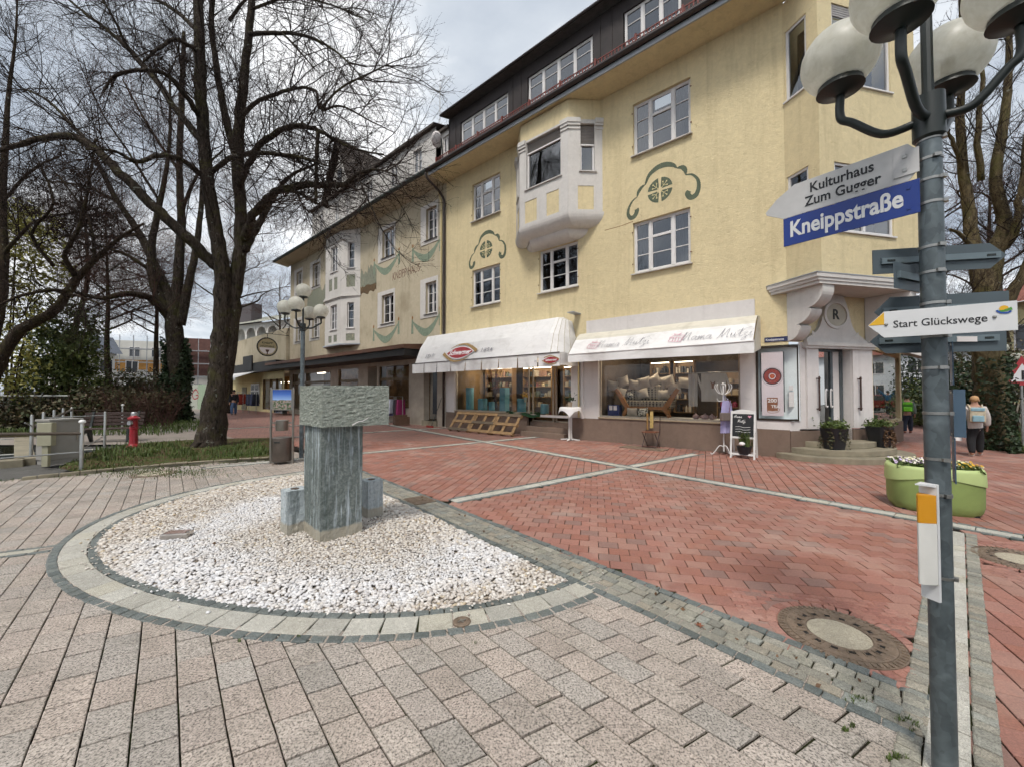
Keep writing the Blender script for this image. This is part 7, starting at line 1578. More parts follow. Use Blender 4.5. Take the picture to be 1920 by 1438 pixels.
M_CAP = m_stone('green_cap_stone', ['6b7169', '878c83', 'a3a69c', '7c8276'], 0, bump=0.016); M_COLM = m_stone('streaked_column_stone', ['535957', '6b726f', '898f8b', '5c6461'], 0.8, bump=0.006); M_BLOCK = m_stone('pale_blue_stone', ['8f999d', 'aab2b5', 'c2c8ca', '98a0a0'], 0.5, bump=0.008)
def rough_block(P4, z0, z1, amp, nx=22, nz=14, seed=1):
 """upright block over a four-cornered plan with uneven split faces"""
 rs = np.random.default_rng(seed); P = [Vector(p) for p in P4]; c = sum(P, Vector((0, 0, 0))) / 4; m = MB()
 per = 4 * nx; pts = []
 for e in range(4):
  for i in range(nx): pts.append(P[e].lerp(P[(e + 1) % 4], i / nx))
 N = rs.normal(0, 1, (nz + 1, per));
 for _ in range(1): N = (N + np.roll(N, 1, 1) * 0.6 + np.roll(N, -1, 1) * 0.6 + np.roll(N, 1, 0) * 0.3) / 1.6
 for j in range(nz + 1):
  for i in range(per):
   p = pts[i]; d = (p - c); d.z = 0; d.normalize(); corner = min(i % nx, nx - i % nx) < 1; k = amp * N[j, i] * (0.4 if corner else 1.0); zz = z0 + (z1 - z0) * j / nz + (0 if 0 < j < nz else amp * 0.4 * N[j, (i + 7) % per])
   m.v.append((p.x + d.x * k, p.y + d.y * k, zz))
 for j in range(nz):
  for i in range(per): a, b = j * per + i, j * per + (i + 1) % per; m.f.append((a, b, b + per, a + per))
 n0 = len(m.v); m.v.append((c.x, c.y, z1)); m.v.append((c.x, c.y, z0))
 for i in range(per): m.f.append((nz * per + i, nz * per + (i + 1) % per, n0)); m.f.append(((i + 1) % per, i, n0 + 1))
 return m
FT = thing('stone_fountain', 'green stone pillar fountain with a heavy rough capstone among white pebbles', 'fountain', (-2.05, 4.55, 0))
fc = Vector((-1.985, 4.06, 0)); er = Vector((0.309, 0.316, 0)); el = Vector((-0.447, 0.58, 0)); er = er.normalized() * 0.445; el = Vector((-er.y, er.x, 0)).normalized() * 0.5
col_p = [fc, fc + er, fc + er + el, fc + el]
rough_block(col_p, 0.0, 1.25, 0.0035, 16, 20, 3).build('column', M_COLM, FT, recalc=False)
cr = Vector((0.572, 0.37, 0)); cc = Vector((-1.95, 3.995, 0)); cl_ = Vector((-0.44, 0.39, 0)); cap_p = [cc, cc + cr, cc + cr + cl_, cc + cl_]
rough_block(cap_p, 1.245, 1.675, 0.0035, 34, 26, 4).build('capstone', M_CAP, FT, recalc=False)
cn = Vector((cr.y, -cr.x, 0)).normalized(); m = MB(lambda x, y, z: cc + cr * x + cn * (0.004 + y) + Vector((0, 0, z))); ribbon(m, [(0.43, 1.255), (0.52, 1.29), (0.6, 1.3), (0.68, 1.335)], lambda q: 0.012 - 0.008 * q, 0, 0.003); m.build('white_vein', PW, FT, recalc=False)
def small_block(c, a, w, l, h, nm):
 f = rotframe(c, a); P4 = [f(-w / 2, -l / 2, 0), f(w / 2, -l / 2, 0), f(w / 2, l / 2, 0), f(-w / 2, l / 2, 0)]
 o = rough_block(P4, 0.0, h, 0.004, 10, 12, 9).build(nm, M_BLOCK, FT, recalc=False)
 MB().lathe([(0.045, 0.0), (0.045, 0.004)], f(0, 0, h), 16).build('spout_hole', simple('hole_brown', '4a3c31', 0.8, 0.1), o)
small_block(Vector((-2.45, 4.42, 0)), 0.85, 0.22, 0.2, 0.52, 'side_block'); small_block(Vector((-1.79, 4.98, 0)), 0.85, 0.2, 0.22, 0.5, 'side_block')
# ------------------------------------------------------------------ lamps
M_GALV = None
def m_galv():
 t = NT('galvanised_steel'); P = t.geo(); v = t.voro(t.map(P, (1, 1, 0.6)), 38, out='Color'); n = t.noise(P, 9, 4, 0.7, 0.6)
 k = t.ramp(n, [(0.3, lin('474d50')), (0.55, lin('586063')), (0.75, lin('727a7e'))]); k = t.mix(t.ramp(v, [(0.3, (0, 0, 0)), (0.9, (0.3,) * 3)]), k, lin('7d888c')); t.set(col=k, rough=0.5, metal=0.45, spec=0.4); t.bump(n, 0.002, 0.4); return t.m
M_GALV = m_galv(); M_LBLK = simple('black_green_enamel', '1d2422', 0.4, 0.12, 5); M_STEEL = simple('clamp_steel', '9b9a96', 0.35, 0.15, 12, metal=0.85)
def m_globe():
 t = NT('frosted_globe'); P = t.geo(); n = t.noise(P, 14, 5, 0.7, 0.4)
 k = t.ramp(n, [(0.35, lin('dad8cc')), (0.65, lin('efeee6'))]); t.set(col=k, rough=0.35, spec=0.5)
 tl = t.n('ShaderNodeBsdfTranslucent'); t.l(k, tl.inputs[0]); tr = t.n('ShaderNodeBsdfTransparent'); tr.inputs[0].default_value = (0.9, 0.9, 0.86, 1)
 m1 = t.n('ShaderNodeMixShader'); m1.inputs[0].default_value = 0.55; t.l(t.p.outputs[0], m1.inputs[1]); t.l(tl.outputs[0], m1.inputs[2])
 m2 = t.n('ShaderNodeMixShader'); m2.inputs[0].default_value = 0.22; t.l(m1.outputs[0], m2.inputs[1]); t.l(tr.outputs[0], m2.inputs[2]); t.l(m2.outputs[0], t.out.inputs[0]); return t.m
M_GLOBE = m_globe()
def globe(par, c, r):
 g_ = MB(); prof = [(r * math.sin(a), -r * math.cos(a)) for a in [0.55 + (math.pi - 0.55) * i / 18 for i in range(19)]]; prof[-1] = (0.0005, r)
 g_.lathe(prof, c, 28, False).build('globe', M_GLOBE, par, smooth=True)
 zb = -r * math.cos(0.55)
 MB().lathe([(0.02, zb - 0.05), (0.03, zb - 0.04), (0.1 * r / 0.165, zb - 0.022), (r * 0.56, zb - 0.004), (r * 0.56, zb + 0.012), (0.02, zb + 0.014)], c, 22).build('globe_holder', M_LBLK, par, smooth=True, auto=40)
 MB().lathe([(0.028, zb + 0.014), (0.026, zb + 0.11), (0.018, zb + 0.13)], c, 12).build('lamp_socket', simple('socket_grey', '6e6a64', 0.5, 0.1), par)
def lamp(name, label, base, zc, arms, r, pr, group=None, top=True):
 t = thing(name, label, 'street lamp', tuple(base), group); b = Vector(base)
 MB().lathe([(pr, -0.1), (pr, zc - 0.02)], b, 24).build('pole', M_GALV, t, smooth=True, auto=40)
 MB().lathe([(pr * 1.12, zc - 0.09), (pr * 1.34, zc - 0.08), (pr * 1.34, zc + 0.1), (pr * 1.1, zc + 0.105), (pr * 0.6, zc + 0.11)], b, 24).build('collar', M_LBLK, t, smooth=True, auto=40)
 for dx, dy, zz in arms:
  d = Vector((dx, dy, 0)); L = d.length; u = d / L; zb = zz - r * math.cos(0.55) - 0.05
  pts = [b + u * pr * 1.1 + Vector((0, 0, zc)), b + u * L * 0.5 + Vector((0, 0, zc - 0.005)), b + u * L * 0.85 + Vector((0, 0, zc + 0.06 + (zb - zc) * 0.12)), b + u * L + Vector((0, 0, zc + (zb - zc) * 0.55)), b + u * L + Vector((0, 0, zb))]
  MB().tube(smooth_pts(pts, 6), r * 0.115, 10).build('arm', M_LBLK, t, smooth=True, recalc=False)
  globe(t, b + u * L + Vector((0, 0, zz)), r)
 if top:
  MB().tube([b + Vector((0, 0, zc + 0.1)), b + Vector((0, 0, arms[0][2] + r * 1.25))], r * 0.13, 10).build('top_stem', M_LBLK, t); globe(t, b + Vector((0, 0, arms[0][2] + r * 2.4)), r)
 return t
PX, PY = 1.805, 1.66; PB_ = Vector((PX, PY, 0)); PR = 0.039
zc = D(1743, 226, PY).z
zg = [D(1588, 107, PY + 0.18).z, D(1685, -16, PY - 0.17).z, D(1775, 80, PY + 0.17).z, D(1900, 0, PY - 0.19).z]; zm = sum(zg) / 4
lamp('street_lamp', 'near galvanised lamp post carrying all the signs, with frosted globes on black arms', PB_, zc, [(-0.235, 0.17, zm), (-0.285, -0.17, zm), (0.285, 0.17, zm), (0.16, -0.19, zm)], 0.152, PR)
fb = G(565, 858); fz = D(564, 615, fb.y).z
lamp('street_lamp', 'distant lamp post with five round globes behind the stone fountain', fb, fz, [(-0.42, -0.05, fz + 0.5), (0.06, -0.42, fz + 0.5), (0.42, 0.05, fz + 0.42), (-0.06, 0.42, fz + 0.45)], 0.175, 0.05)
# ------------------------------------------------------------------ signs on the near post
M_SIGNW = simple('weathered_sign_white', 'bcbab8', 0.5, 0.08, 8, dirt=0.35, geo=True); M_SIGNB = simple('street_sign_blue', '12307a', 0.35, 0.08, 5, geo=True); M_SIGNG = simple('sign_back_grey', '49545a', 0.5, 0.1, 6, geo=True); M_INK = simple('sign_black', '17171a', 0.5, 0.05); M_SW2 = simple('sign_white', 'd0d0d0', 0.45, 0.04, 9, dirt=0.12, geo=True); M_YL = simple('sign_yellow', 'd6a521', 0.5, 0.05)
def plane_from(pxa, ya, da, pxb, yb, db):
 A = D(pxa, ya, da); B = D(pxb, yb, db); d = B - A; d.z = 0; L = d.length; d.normalize(); n = Vector((d.y, -d.x, 0))
 if n.y > 0: n = -n
 return A, d, n, L
# left-hand plates
A, dv, nv, L = plane_from(1470, 412, 2.06, 1722, 338, PY)
zB = (D(1470, 412, 2.06).z + D(1722, 338, PY).z) / 2; SF = lambda x, d, z: Vector((A.x, A.y, 0)) + dv * x + nv * d + Vector((0, 0, zB + z))
h1 = D(1690, 275, PY + 0.04).z - zB
t = thing('direction_sign', 'pale arrow sign reading Kulturhaus Zum Gugger on the near post', 'sign', tuple(SF(L / 2, 0, 0)))
m = MB(SF); m.prism([(0.0, 0.004), (L - 0.03, 0.004), (L - 0.008, 0.03), (L - 0.008, h1 - 0.03), (L - 0.03, h1), (0.05, h1), (-0.03, h1 * 0.72), (-0.085, h1 * 0.4), (-0.08, h1 * 0.3)], 0.0, 0.004, 'y'); m.build('plate', M_SIGNW, t, bevel=0.001)
for tx, z, x in (('Kulturhaus', 0.1, 0.115), ('Zum Gugger', 0.035, 0.095)): place_text(tx, 0.068, lambda xx, d, zz, z=z, x=x: SF(x + xx, 0.0052 + d, z + zz), M_INK, 'lettering', t, 0.001, 0.0013, sx=0.82)
m = MB(SF); m.box(L - 0.075, L + 0.005, 0.0045, 0.009, 0.03, h1 - 0.03); m.build('bracket_plate', M_SIGNW, t)
for z in (0.055, h1 - 0.055): m = MB(SF); m.box(L - 0.047, L - 0.033, 0.009, 0.013, z - 0.007, z + 0.007); m.build('screw', M_STEEL, t)
h2 = zB - (D(1722, 400, PY).z)
t = thing('street_sign', 'blue Kneippstraße street sign below the arrow sign on the near post', 'street sign', tuple(SF(L / 2, 0, -h2)))
m = MB(SF); m.box(0.0, L + 0.005, 0.006, 0.011, -h2, 0.0); m.build('plate', M_SIGNB, t, bevel=0.001)
place_text('Kneippstraße', 0.112, lambda xx, d, zz: SF(0.028 + xx, 0.0122 + d, -h2 * 0.7 + zz), M_SW2, 'lettering', t, 0.001, 0.003, sx=0.71)
for z in (-0.03, -h2 + 0.03): m = MB(SF); m.box(L - 0.035, L - 0.023, 0.011, 0.014, z - 0.006, z + 0.006); m.build('screw', M_SIGNB, t)
# Start Glückswege
A2, dv2, nv2, L2_ = plane_from(1652, 637, 1.735, 1893, 617, 1.525); zS = D(1652, 637, 1.735).z
S2 = lambda x, d, z: Vector((A2.x, A2.y, 0)) + dv2 * x + nv2 * (d + 0.062) + Vector((0, 0, zS + z)); hs = D(1652, 590, 1.735).z - zS
t = thing('trail_sign', 'white Start Glückswege arrow sign with a yellow tip on the near post', 'sign', tuple(S2(L2_ / 2, 0, 0)))
m = MB(S2); m.prism([(0, 0), (L2_, 0), (L2_, hs), (0, hs), (-0.052, hs / 2)], 0.0, 0.004, 'y'); m.build('plate', M_SW2, t, bevel=0.0008)
m = MB(S2); m.prism([(0, hs / 2), (0, hs - 0.002), (-0.05, hs / 2)], 0.0042, 0.0052, 'y'); m.build('yellow_tip', M_YL, t)
place_text('Start Glückswege', 0.043, lambda x, d, z: S2(0.028 + x, 0.0046 + d, hs * 0.36 + z), M_INK, 'lettering', t, 0.0008, 0.0003, sx=0.88)
for x in (0.006, L2_ - 0.058): m = MB(S2); m.ball((x, 0.005, hs / 2), 0.006, 10, 6); m.build('screw', M_STEEL, t)
lg = lambda x, d, z: S2(L2_ - 0.034 + x, 0.0045 + d, hs - 0.03 + z)
m = MB(lg); m.poly([(0.012 * math.cos(a), 0.0008, 0.004 + 0.011 * math.sin(a)) for a in [k * 0.3927 for k in range(16)]]); m.build('logo_sun', M_YL, t, recalc=False)
m = MB(lg); ribbon(m, [(-0.02, -0.003), (-0.004, -0.006), (0.02, 0.002)], lambda q: 0.003 + 0.008 * q, 0.001, 0.0014); m.build('logo_green', simple('logo_green', '4c8a35', 0.5, 0.04), t, recalc=False)
m = MB(lg); ribbon(m, [(-0.019, -0.002), (-0.008, -0.012), (0.008, -0.014), (0.018, -0.008)], 0.006, 0.0011, 0.0016); m.build('logo_blue', simple('logo_blue', '1f4a9a', 0.5, 0.04), t, recalc=False)
# grey backs of signs that face the other way
def back_sign(label, pl, pr_, y0l, y1l, y0r, y1r, dl, dr_, tip, rails=True):
 A, d, n, L = plane_from(pl, y1l, dl, pr_, y1r, dr_); z0 = D(pl, y1l, dl).z; z1 = D(pl, y0l, dl).z
 f = lambda x, q, z: Vector((A.x, A.y, 0)) + d * x + n * q + Vector((0, 0, z0 + z)); h = z1 - z0
 t = thing('sign_back', label, 'sign', tuple(f(L / 2, 0, 0)))
 pts = [(0, 0), (L, 0), (L, h), (0, h)]
 if tip == 'L': pts = [(0.06, 0), (L, 0), (L, h), (0.06, h), (0.0, h / 2)]
 if tip == 'R': pts = [(0, 0), (L - 0.06, 0), (L, h / 2), (L - 0.06, h), (0, h)]
 m = MB(f); m.prism(pts, -0.004, 0.0, 'y'); m.build('plate', M_SIGNG, t)
 m = MB(f); m.box(0.03, L - 0.03, 0.0, 0.012, h * 0.38, h * 0.62); m.build('rail', simple('rail_grey', '6d7a7f', 0.45, 0.08, metal=0.4), t)
 for x in (0.05, L - 0.08): m = MB(f); m.box(x, x + 0.03, 0.012, 0.014, h * 0.46, h * 0.54); m.build('slot', M_LBLK, t)
back_sign('grey back of an arrow sign pointing right, just below the blue street sign', 1637, 1888, 470, 515, 432, 478, PY + 0.13, PY - 0.02 + 0.05, 'R')
back_sign('grey back of an arrow sign directly above the Start Glückswege sign', 1640, 1893, 560, 612, 533, 590, PY + 0.16, PY + 0.02, 'L')
back_sign('grey back of the lowest arrow sign, below the Start Glückswege sign', 1632, 1888, 618, 664, 606, 657, PY + 0.17, PY + 0.03, 'L')
t = thing('sign_back', 'short grey sign seen from behind at the left of the post, under the right-pointing arrow', 'sign', tuple(D(1700, 520, PY + 0.05)))
A, d, n, L = plane_from(1678, 540, PY + 0.03, 1730, 553, PY + 0.12); f = lambda x, q, z: Vector((A.x, A.y, 0)) + d * x + n * q + Vector((0, 0, A.z + z))
m = MB(f); m.box(0, L, -0.004, 0, 0, 0.115); m.build('plate', M_SIGNG, t); m = MB(f); m.box(0.02, L - 0.01, 0, 0.012, 0.045, 0.075); m.build('rail', MATS['rail_grey'], t)
m = MB(lambda x, q, z: D(1795, 641, 1.64) + Vector((x, q, z))); m.box(0, 0.085, 0, 0.002, 0, 0.022); stk = m.build('sticker', PW, None); tag(stk, 'small white and blue sticker under the lowest arrow sign', 'sticker')
# edge-on plates on the right of the post
M_BLUEG = simple('blue_grey_plate', '44586a', 0.45, 0.08, 6, geo=True)
for i, (y0, y1, px) in enumerate(((642, 722, 1786), (730, 818, 1789), (820, 905, 1790))):
 z1, z0 = D(px, y0, PY).z, D(px, y1, PY).z
 t = thing('plate_sign', ['uppermost', 'middle', 'lowest'][i] + ' of three upright blue-grey plates seen edge-on at the post', 'sign', (PX + 0.06, PY, z0))
 f = rotframe((PX + 0.052, PY - 0.02, 0), math.radians((-44, -36, -44)[i])); m = MB(f); m.box(0, 0.004, 0, 0.1, z0, z1) if i != 1 else m.box(0, 0.035, 0, 0.1, z0, z1); m.build('plate', M_BLUEG, t)
 for z in (z0 + 0.012, z1 - 0.012): m = MB(f); m.box(-0.004, 0.0, 0.01, 0.022, z - 0.005, z + 0.005); m.build('screw', M_STEEL, t)
# clamps on the post
cl_y = [265, 301, 340, 383, 465, 512, 570, 632, 690, 774, 859, 925, 1078]
for i, y in enumerate(cl_y):
 z = D(1762, y, PY).z; t = thing('hose_clamp', ['first', 'second', 'third', 'fourth', 'fifth', 'sixth', 'seventh', 'eighth', 'ninth', 'tenth', 'eleventh', 'twelfth', 'thirteenth'][i] + ' steel band clamp from the top of the near post', 'clamp', (PX, PY, z), 'band clamps on the near post')
 MB().lathe([(PR + 0.0005, -0.006), (PR + 0.0025, -0.0055), (PR + 0.0025, 0.0055), (PR + 0.0005, 0.006)], (PX, PY, z), 28, False).build('band', M_STEEL, t)
 a = random.uniform(-1.9, -1.2) if i % 3 else -0.9; f = rotframe((PX, PY, z), a); m = MB(f); m.box(PR + 0.001, PR + 0.013, -0.012, 0.012, -0.007, 0.007); m.build('screw_housing', M_STEEL, t)
# yellow and white dispenser
z1, z0 = D(1715, 924, PY).z, D(1715, 1088, PY).z; zy = D(1715, 975, PY).z
t = thing('bag_dispenser', 'white half-round dispenser with a yellow top band strapped to the near post', 'dispenser', (PX - 0.09, PY, z0))
f = rotframe((PX - 0.056, PY - 0.012, 0), math.radians(14))
def hc(a, b, nm, mt):
 m = MB(f); pts = [(-0.002, -0.028)] + [(-0.004 - 0.055 * math.sin(math.pi * i / 12), -0.028 + 0.056 * i / 12) for i in range(1, 12)] + [(-0.002, 0.028)]; m.prism(pts, a, b, 'z'); m.build(nm, mt, t, smooth=True, auto=40)
hc(zy, z1, 'yellow_band', simple('dispenser_yellow', 'c98a14', 0.5, 0.06)); hc(z0, zy - 0.001, 'housing', simple('dispenser_white', 'd2d0ca', 0.5, 0.05, 6, dirt=0.2, geo=True))
m = MB(f); m.box(0.0, 0.012, -0.03, 0.03, D(1735, 1120, PY).z, D(1735, 905, PY).z); m.build('back_plate', M_SW2, t)
m = MB(f); zt = D(1735, 905, PY).z; m.add([(-0.075, 0, zt + 0.004), (0.012, -0.03, zt + 0.002), (0.012, 0.03, zt + 0.002), (-0.075, 0, zt), (0.012, -0.03, zt - 0.012), (0.012, 0.03, zt - 0.012)], [(0, 1, 2), (3, 5, 4), (0, 3, 4, 1), (0, 2, 5, 3), (1, 4, 5, 2)]); m.build('top_flange', M_SW2, t)
# ------------------------------------------------------------------ street furniture on the left
b = G(250, 840); t = thing('fire_hydrant', 'red cast fire hydrant with silver cap at the edge of the flower bed', 'hydrant', tuple(b))
M_HYD = simple('hydrant_red', '8f1420', 0.4, 0.12, 6, coat=0.2)
MB().lathe([(0.16, 0.0), (0.16, 0.07), (0.105, 0.13), (0.095, 0.2), (0.09, 0.55), (0.1, 0.56), (0.1, 0.6), (0.09, 0.61), (0.09, 0.82), (0.135, 0.84), (0.14, 0.88), (0.08, 0.92), (0.065, 0.95)], b, 20).build('barrel', M_HYD, t, smooth=True, auto=30)
MB().lathe([(0.07, 0.95), (0.07, 1.02), (0.055, 1.04), (0.0, 1.045)], b, 14, False).build('cap', simple('bright_aluminium', 'b8b8ba', 0.35, 0.1, metal=0.8), t, smooth=True, auto=30)
m = MB(lambda x, y, z: b + Vector((x, y, z))); m.tube([(0, -0.08, 0.74), (0, -0.15, 0.74)], 0.06, 14); m.build('outlet_cap', MATS['bright_aluminium'], t)
for a in range(6):
 q = a * math.pi / 3; m = MB(); m.ball((b.x + 0.135 * math.cos(q), b.y + 0.135 * math.sin(q), 0.075), 0.02, 8, 5); m.build('bolt', M_HYD, t)
# litter bin in steel frame with poster
c = (G(510, 868) + G(546, 868)) / 2; t = thing('poster_bin_stand', 'steel frame holding a landscape poster above an ashtray and a litter bin', 'litter bin', tuple(c))
M_SST = simple('stainless', '8d8a84', 0.3, 0.1, 8, metal=0.85); f = rotframe(c, 0.06); zt = D(527, 726, c.y).z
for x in (-0.245, 0.245): m = MB(f); m.box(x - 0.018, x + 0.018, -0.018, 0.018, 0, zt); m.build('upright', M_SST, t)
z1, z0 = D(527, 729, c.y).z, D(527, 767, c.y).z
m = MB(f); m.box(-0.225, 0.225, -0.02, 0.015, z0 - 0.02, z1); m.build('poster_frame', M_SST, t)
def m_poster():
 tt = NT('landscape_print'); P = tt.geo(); z = tt.n('ShaderNodeSeparateXYZ'); tt.l(P, z.inputs[0]); u = tt.math('DIVIDE', tt.math('SUBTRACT', z.outputs[2], z0), z1 - z0)
 sky = tt.ramp(u, [(0.42, lin('8fb4d8')), (0.5, lin('7f9fd0')), (0.75, lin('3f66b0')), (1.0, lin('1c3a86'))]); gr = tt.ramp(tt.noise(tt.map(P, (1, 1, 1)), 22, 5, 0.7, 0.5), [(0.3, lin('2c3a24')), (0.45, lin('4d5a3c')), (0.55, lin('8a8480')), (0.7, lin('b07a5a'))])
 k = tt.mix(tt.ramp(tt.math('ADD', u, tt.math('MULTIPLY', tt.noise(P, 9, 3, 0.6), 0.08)), [(0.49, (0, 0, 0)), (0.51, (1, 1, 1))]), gr, sky); tt.set(col=k, rough=0.25); return tt.m
m = MB(f); m.box(-0.205, 0.205, -0.024, -0.021, z0, z1 - 0.02); m.build('landscape_poster', m_poster(), t)
z = D(527, 795, c.y).z
MB().lathe([(0.125, -0.14), (0.13, -0.13), (0.13, 0.09), (0.12, 0.1), (0.0, 0.1)], f(0, 0, z), 24).build('ashtray', M_SST, t, smooth=True, auto=40)
m = MB(f); m.box(-0.23, 0.23, -0.01, 0.01, z + 0.02, z + 0.05); m.box(-0.23, 0.23, -0.01, 0.01, 0.04, 0.07); m.build('crossbar', M_SST, t)['kind'] = 'stuff'
zb = D(527, 820, c.y).z
MB().lathe([(0.2, 0.06), (0.205, 0.08), (0.205, zb), (0.195, zb + 0.01), (0.0, zb + 0.01)], f(0, 0, 0), 28, False).build('litter_bin', simple('bin_steel', '6d655f', 0.35, 0.12, 6, metal=0.8), t, smooth=True, auto=40)
m = MB(f); m.box(-0.06, 0.06, -0.212, -0.2, zb - 0.1, zb - 0.07); m.build('bin_slot', M_LBLK, t)
# cabinets
a_, b_ = G(92, 872), G(137, 866); t = thing('utility_cabinet', 'tall grey utility cabinet beside the steel railing', 'cabinet', tuple(a_)); f = frame(a_, b_ - a_, Vector((-(b_ - a_).y, (b_ - a_).x, 0))); Lc = 0.55; zc_ = D(92, 786, a_.y).z
M_CAB = simple('cabinet_grey', '8f8c86', 0.7, 0.08, 3, dirt=0.3, bump=0.002, bscale=80, geo=True)
m = MB(f); m.box(0, Lc, 0, 0.42, 0.1, zc_ - 0.05); m.build('body', M_CAB, t, bevel=0.01); m = MB(f); m.box(-0.02, Lc + 0.02, -0.02, 0.44, zc_ - 0.05, zc_); m.build('lid', M_CAB, t, bevel=0.008); m = MB(f); m.box(0.02, Lc - 0.02, 0.02, 0.4, 0, 0.1); m.build('base', M_CAB, t); m = MB(f); m.box(Lc - 0.1, Lc - 0.07, -0.012, 0.0, 0.5, 0.72); m.build('handle', M_STEEL, t)
p = G(86, 874); zt = D(84, 792, p.y).z; t = thing('meter_box', 'small beige meter box on a post in front of the utility cabinet', 'cabinet', tuple(p)); f = rotframe(p, 0.3); M_BOXB = simple('meter_beige', '98957f', 0.6, 0.07, 5, geo=True)
m = MB(f); m.box(-0.12, 0.12, -0.07, 0.07, zt - 0.5, zt); m.build('box', M_BOXB, t, bevel=0.012); m = MB(f); m.box(-0.05, 0.05, -0.04, 0.04, 0, zt - 0.5); m.build('post', M_BOXB, t)
# railing posts and rails beside the stream
M_POST = simple('post_steel', '9c9d9a', 0.35, 0.12, 7, metal=0.7); M_RAILD = simple('brown_rail', '4a4034', 0.55, 0.15, 4)
RP = [(152, 884, 792), (58, 862, 777), (80, 846, 772), (100, 838, 768), (117, 832, 765), (133, 828, 763), (196, 838, 771), (229, 810, 760)]
names = ['white-knobbed steel post at the corner of the flower bed', 'steel railing post behind the meter box, by the water', 'steel railing post just right of the water edge', 'thin steel post behind the utility cabinet', 'thin steel post right behind the utility cabinet lid', 'last thin steel post behind the cabinet', 'steel post in front of the wooden bench', 'white-knobbed steel post left of the red hydrant']
RPV = []
for i, (px, yb, yt) in enumerate(RP):
 b = G(px, yb); zt = D(px, yt, b.y).z; t = thing('railing_post', names[i], 'railing post', tuple(b)); r = 0.032
 MB().lathe([(r, 0), (r, zt - 0.02), (r * 0.6, zt)], b, 12).build('post', M_POST, t, smooth=True, auto=40)
 if i in (0, 7): MB().ball((b.x, b.y, zt + 0.02), 0.055, 14, 10, (1, 1, 0.8)).build('knob', simple('knob_white', 'd8d8d6', 0.4, 0.03), t, smooth=True)
 RPV.append((b, zt))
def rail(label, a, b, r, mt):
 t = MB().tube([a, b], r, 8).build('handrail', mt); tag(t, label, 'handrail', 'rails of the stream railing')
e = D(-60, 818, 6.9)
rail('thick brown rail running out of the left edge to the corner post', Vector((e.x, e.y, D(0, 814, 6.9).z)), RPV[0][0] + Vector((0, 0, RPV[0][1] * 0.78)), 0.03, M_RAILD)
rail('thick dark rail running back from the corner post past the cabinet', RPV[1][0] + Vector((0, 0, RPV[1][1] * 0.72)), RPV[5][0] + Vector((0, 0, RPV[5][1] * 0.93)), 0.03, M_RAILD)
rail('thin lower rail from the left edge to the corner post', Vector((e.x, e.y, 0.4)), RPV[0][0] + Vector((0, 0, 0.4)), 0.014, M_POST)
rail('thin rail from the left edge to the post by the water', Vector((e.x - 1, e.y + 1.6, 0.95)), RPV[1][0] + Vector((0, 0, RPV[1][1] * 0.75)), 0.014, M_POST)
rail('thin upper wire from the bench post to the far knobbed post', RPV[5][0] + Vector((0, 0, RPV[5][1] * 0.9)), RPV[7][0] + Vector((0, 0, RPV[7][1] * 0.85)), 0.012, M_RAILD)
rail('thin rail between the cabinet posts and the bench post', RPV[2][0] + Vector((0, 0, RPV[2][1] * 0.85)), RPV[6][0] + Vector((0, 0, RPV[6][1] * 0.9)), 0.012, M_POST)
rail('thin low rail below the bench', RPV[0][0] + Vector((0, 0, 0.45)), RPV[6][0] + Vector((0, 0, 0.35)), 0.01, M_POST)
# stream, wall, far handrail
M_WATER = NT('stream_water'); M_WATER.set(col=lin('1a1e18'), rough=0.08, spec=0.5); M_WATER.bump(M_WATER.noise(M_WATER.geo(), 5, 3, 0.5), 0.01, 0.3); M_WATER = M_WATER.m
m = MB(); m.poly([(-12.2, 8.2, -0.03), (-11.3, 9.0, -0.03), (-16.8, 13.2, -0.03), (-40, 16, -0.03), (-40, 3, -0.03), (-14.5, 5.2, -0.03)]); kind(m.build('stream', M_WATER), 'structure')
t = thing('stream_wall', 'low mossy stone wall along the stream at the left edge', 'wall', (-12, 8.6, 0)); m = MB();
for a_, b_ in ((Vector((-14.6, 5.1, 0)), Vector((-12.1, 8.1, 0))), (Vector((-12.1, 8.1, 0)), Vector((-11.2, 9.0, 0))), (Vector((-11.2, 9.0, 0)), Vector((-16.7, 13.3, 0)))):
 dv = b_ - a_; m = MB(frame(a_, dv, (-dv.y, dv.x, 0))); m.box(0.01, dv.length - 0.01, -0.16, 0.16, -0.2, 0.09); m.build('coping', M_STEPS, t, bevel=0.015)
a_, b_ = D(-40, 744, 16.5), D(130, 742, 17.5); t = thing('white_handrail', 'long white handrail with balusters in front of the evergreen shrub', 'railing', (a_.x, a_.y, 0))
dv = b_ - a_; dv.z = 0; f = frame((a_.x, a_.y, 0), dv, (-dv.y, dv.x, 0)); L = dv.length; z = D(60, 742, 17).z
m = MB(f); m.tube([(0, 0, z), (L, 0, z)], 0.035, 8); m.build('top_rail', simple('rail_white', 'cbcbc4', 0.5, 0.05), t); m = MB(f); m.tube([(0, 0, 0.15), (L, 0, 0.15)], 0.02, 6); m.build('bottom_rail', M_LBLK, t)
x = 0.1
k = 0
m0 = None
while x < L:
 m = MB(f); m.box(x, x + 0.018, -0.009, 0.009, 0.15, z - 0.03); m.build('baluster', simple('baluster_grey', '4d5149', 0.5, 0.1), t, recalc=False); x += 0.13
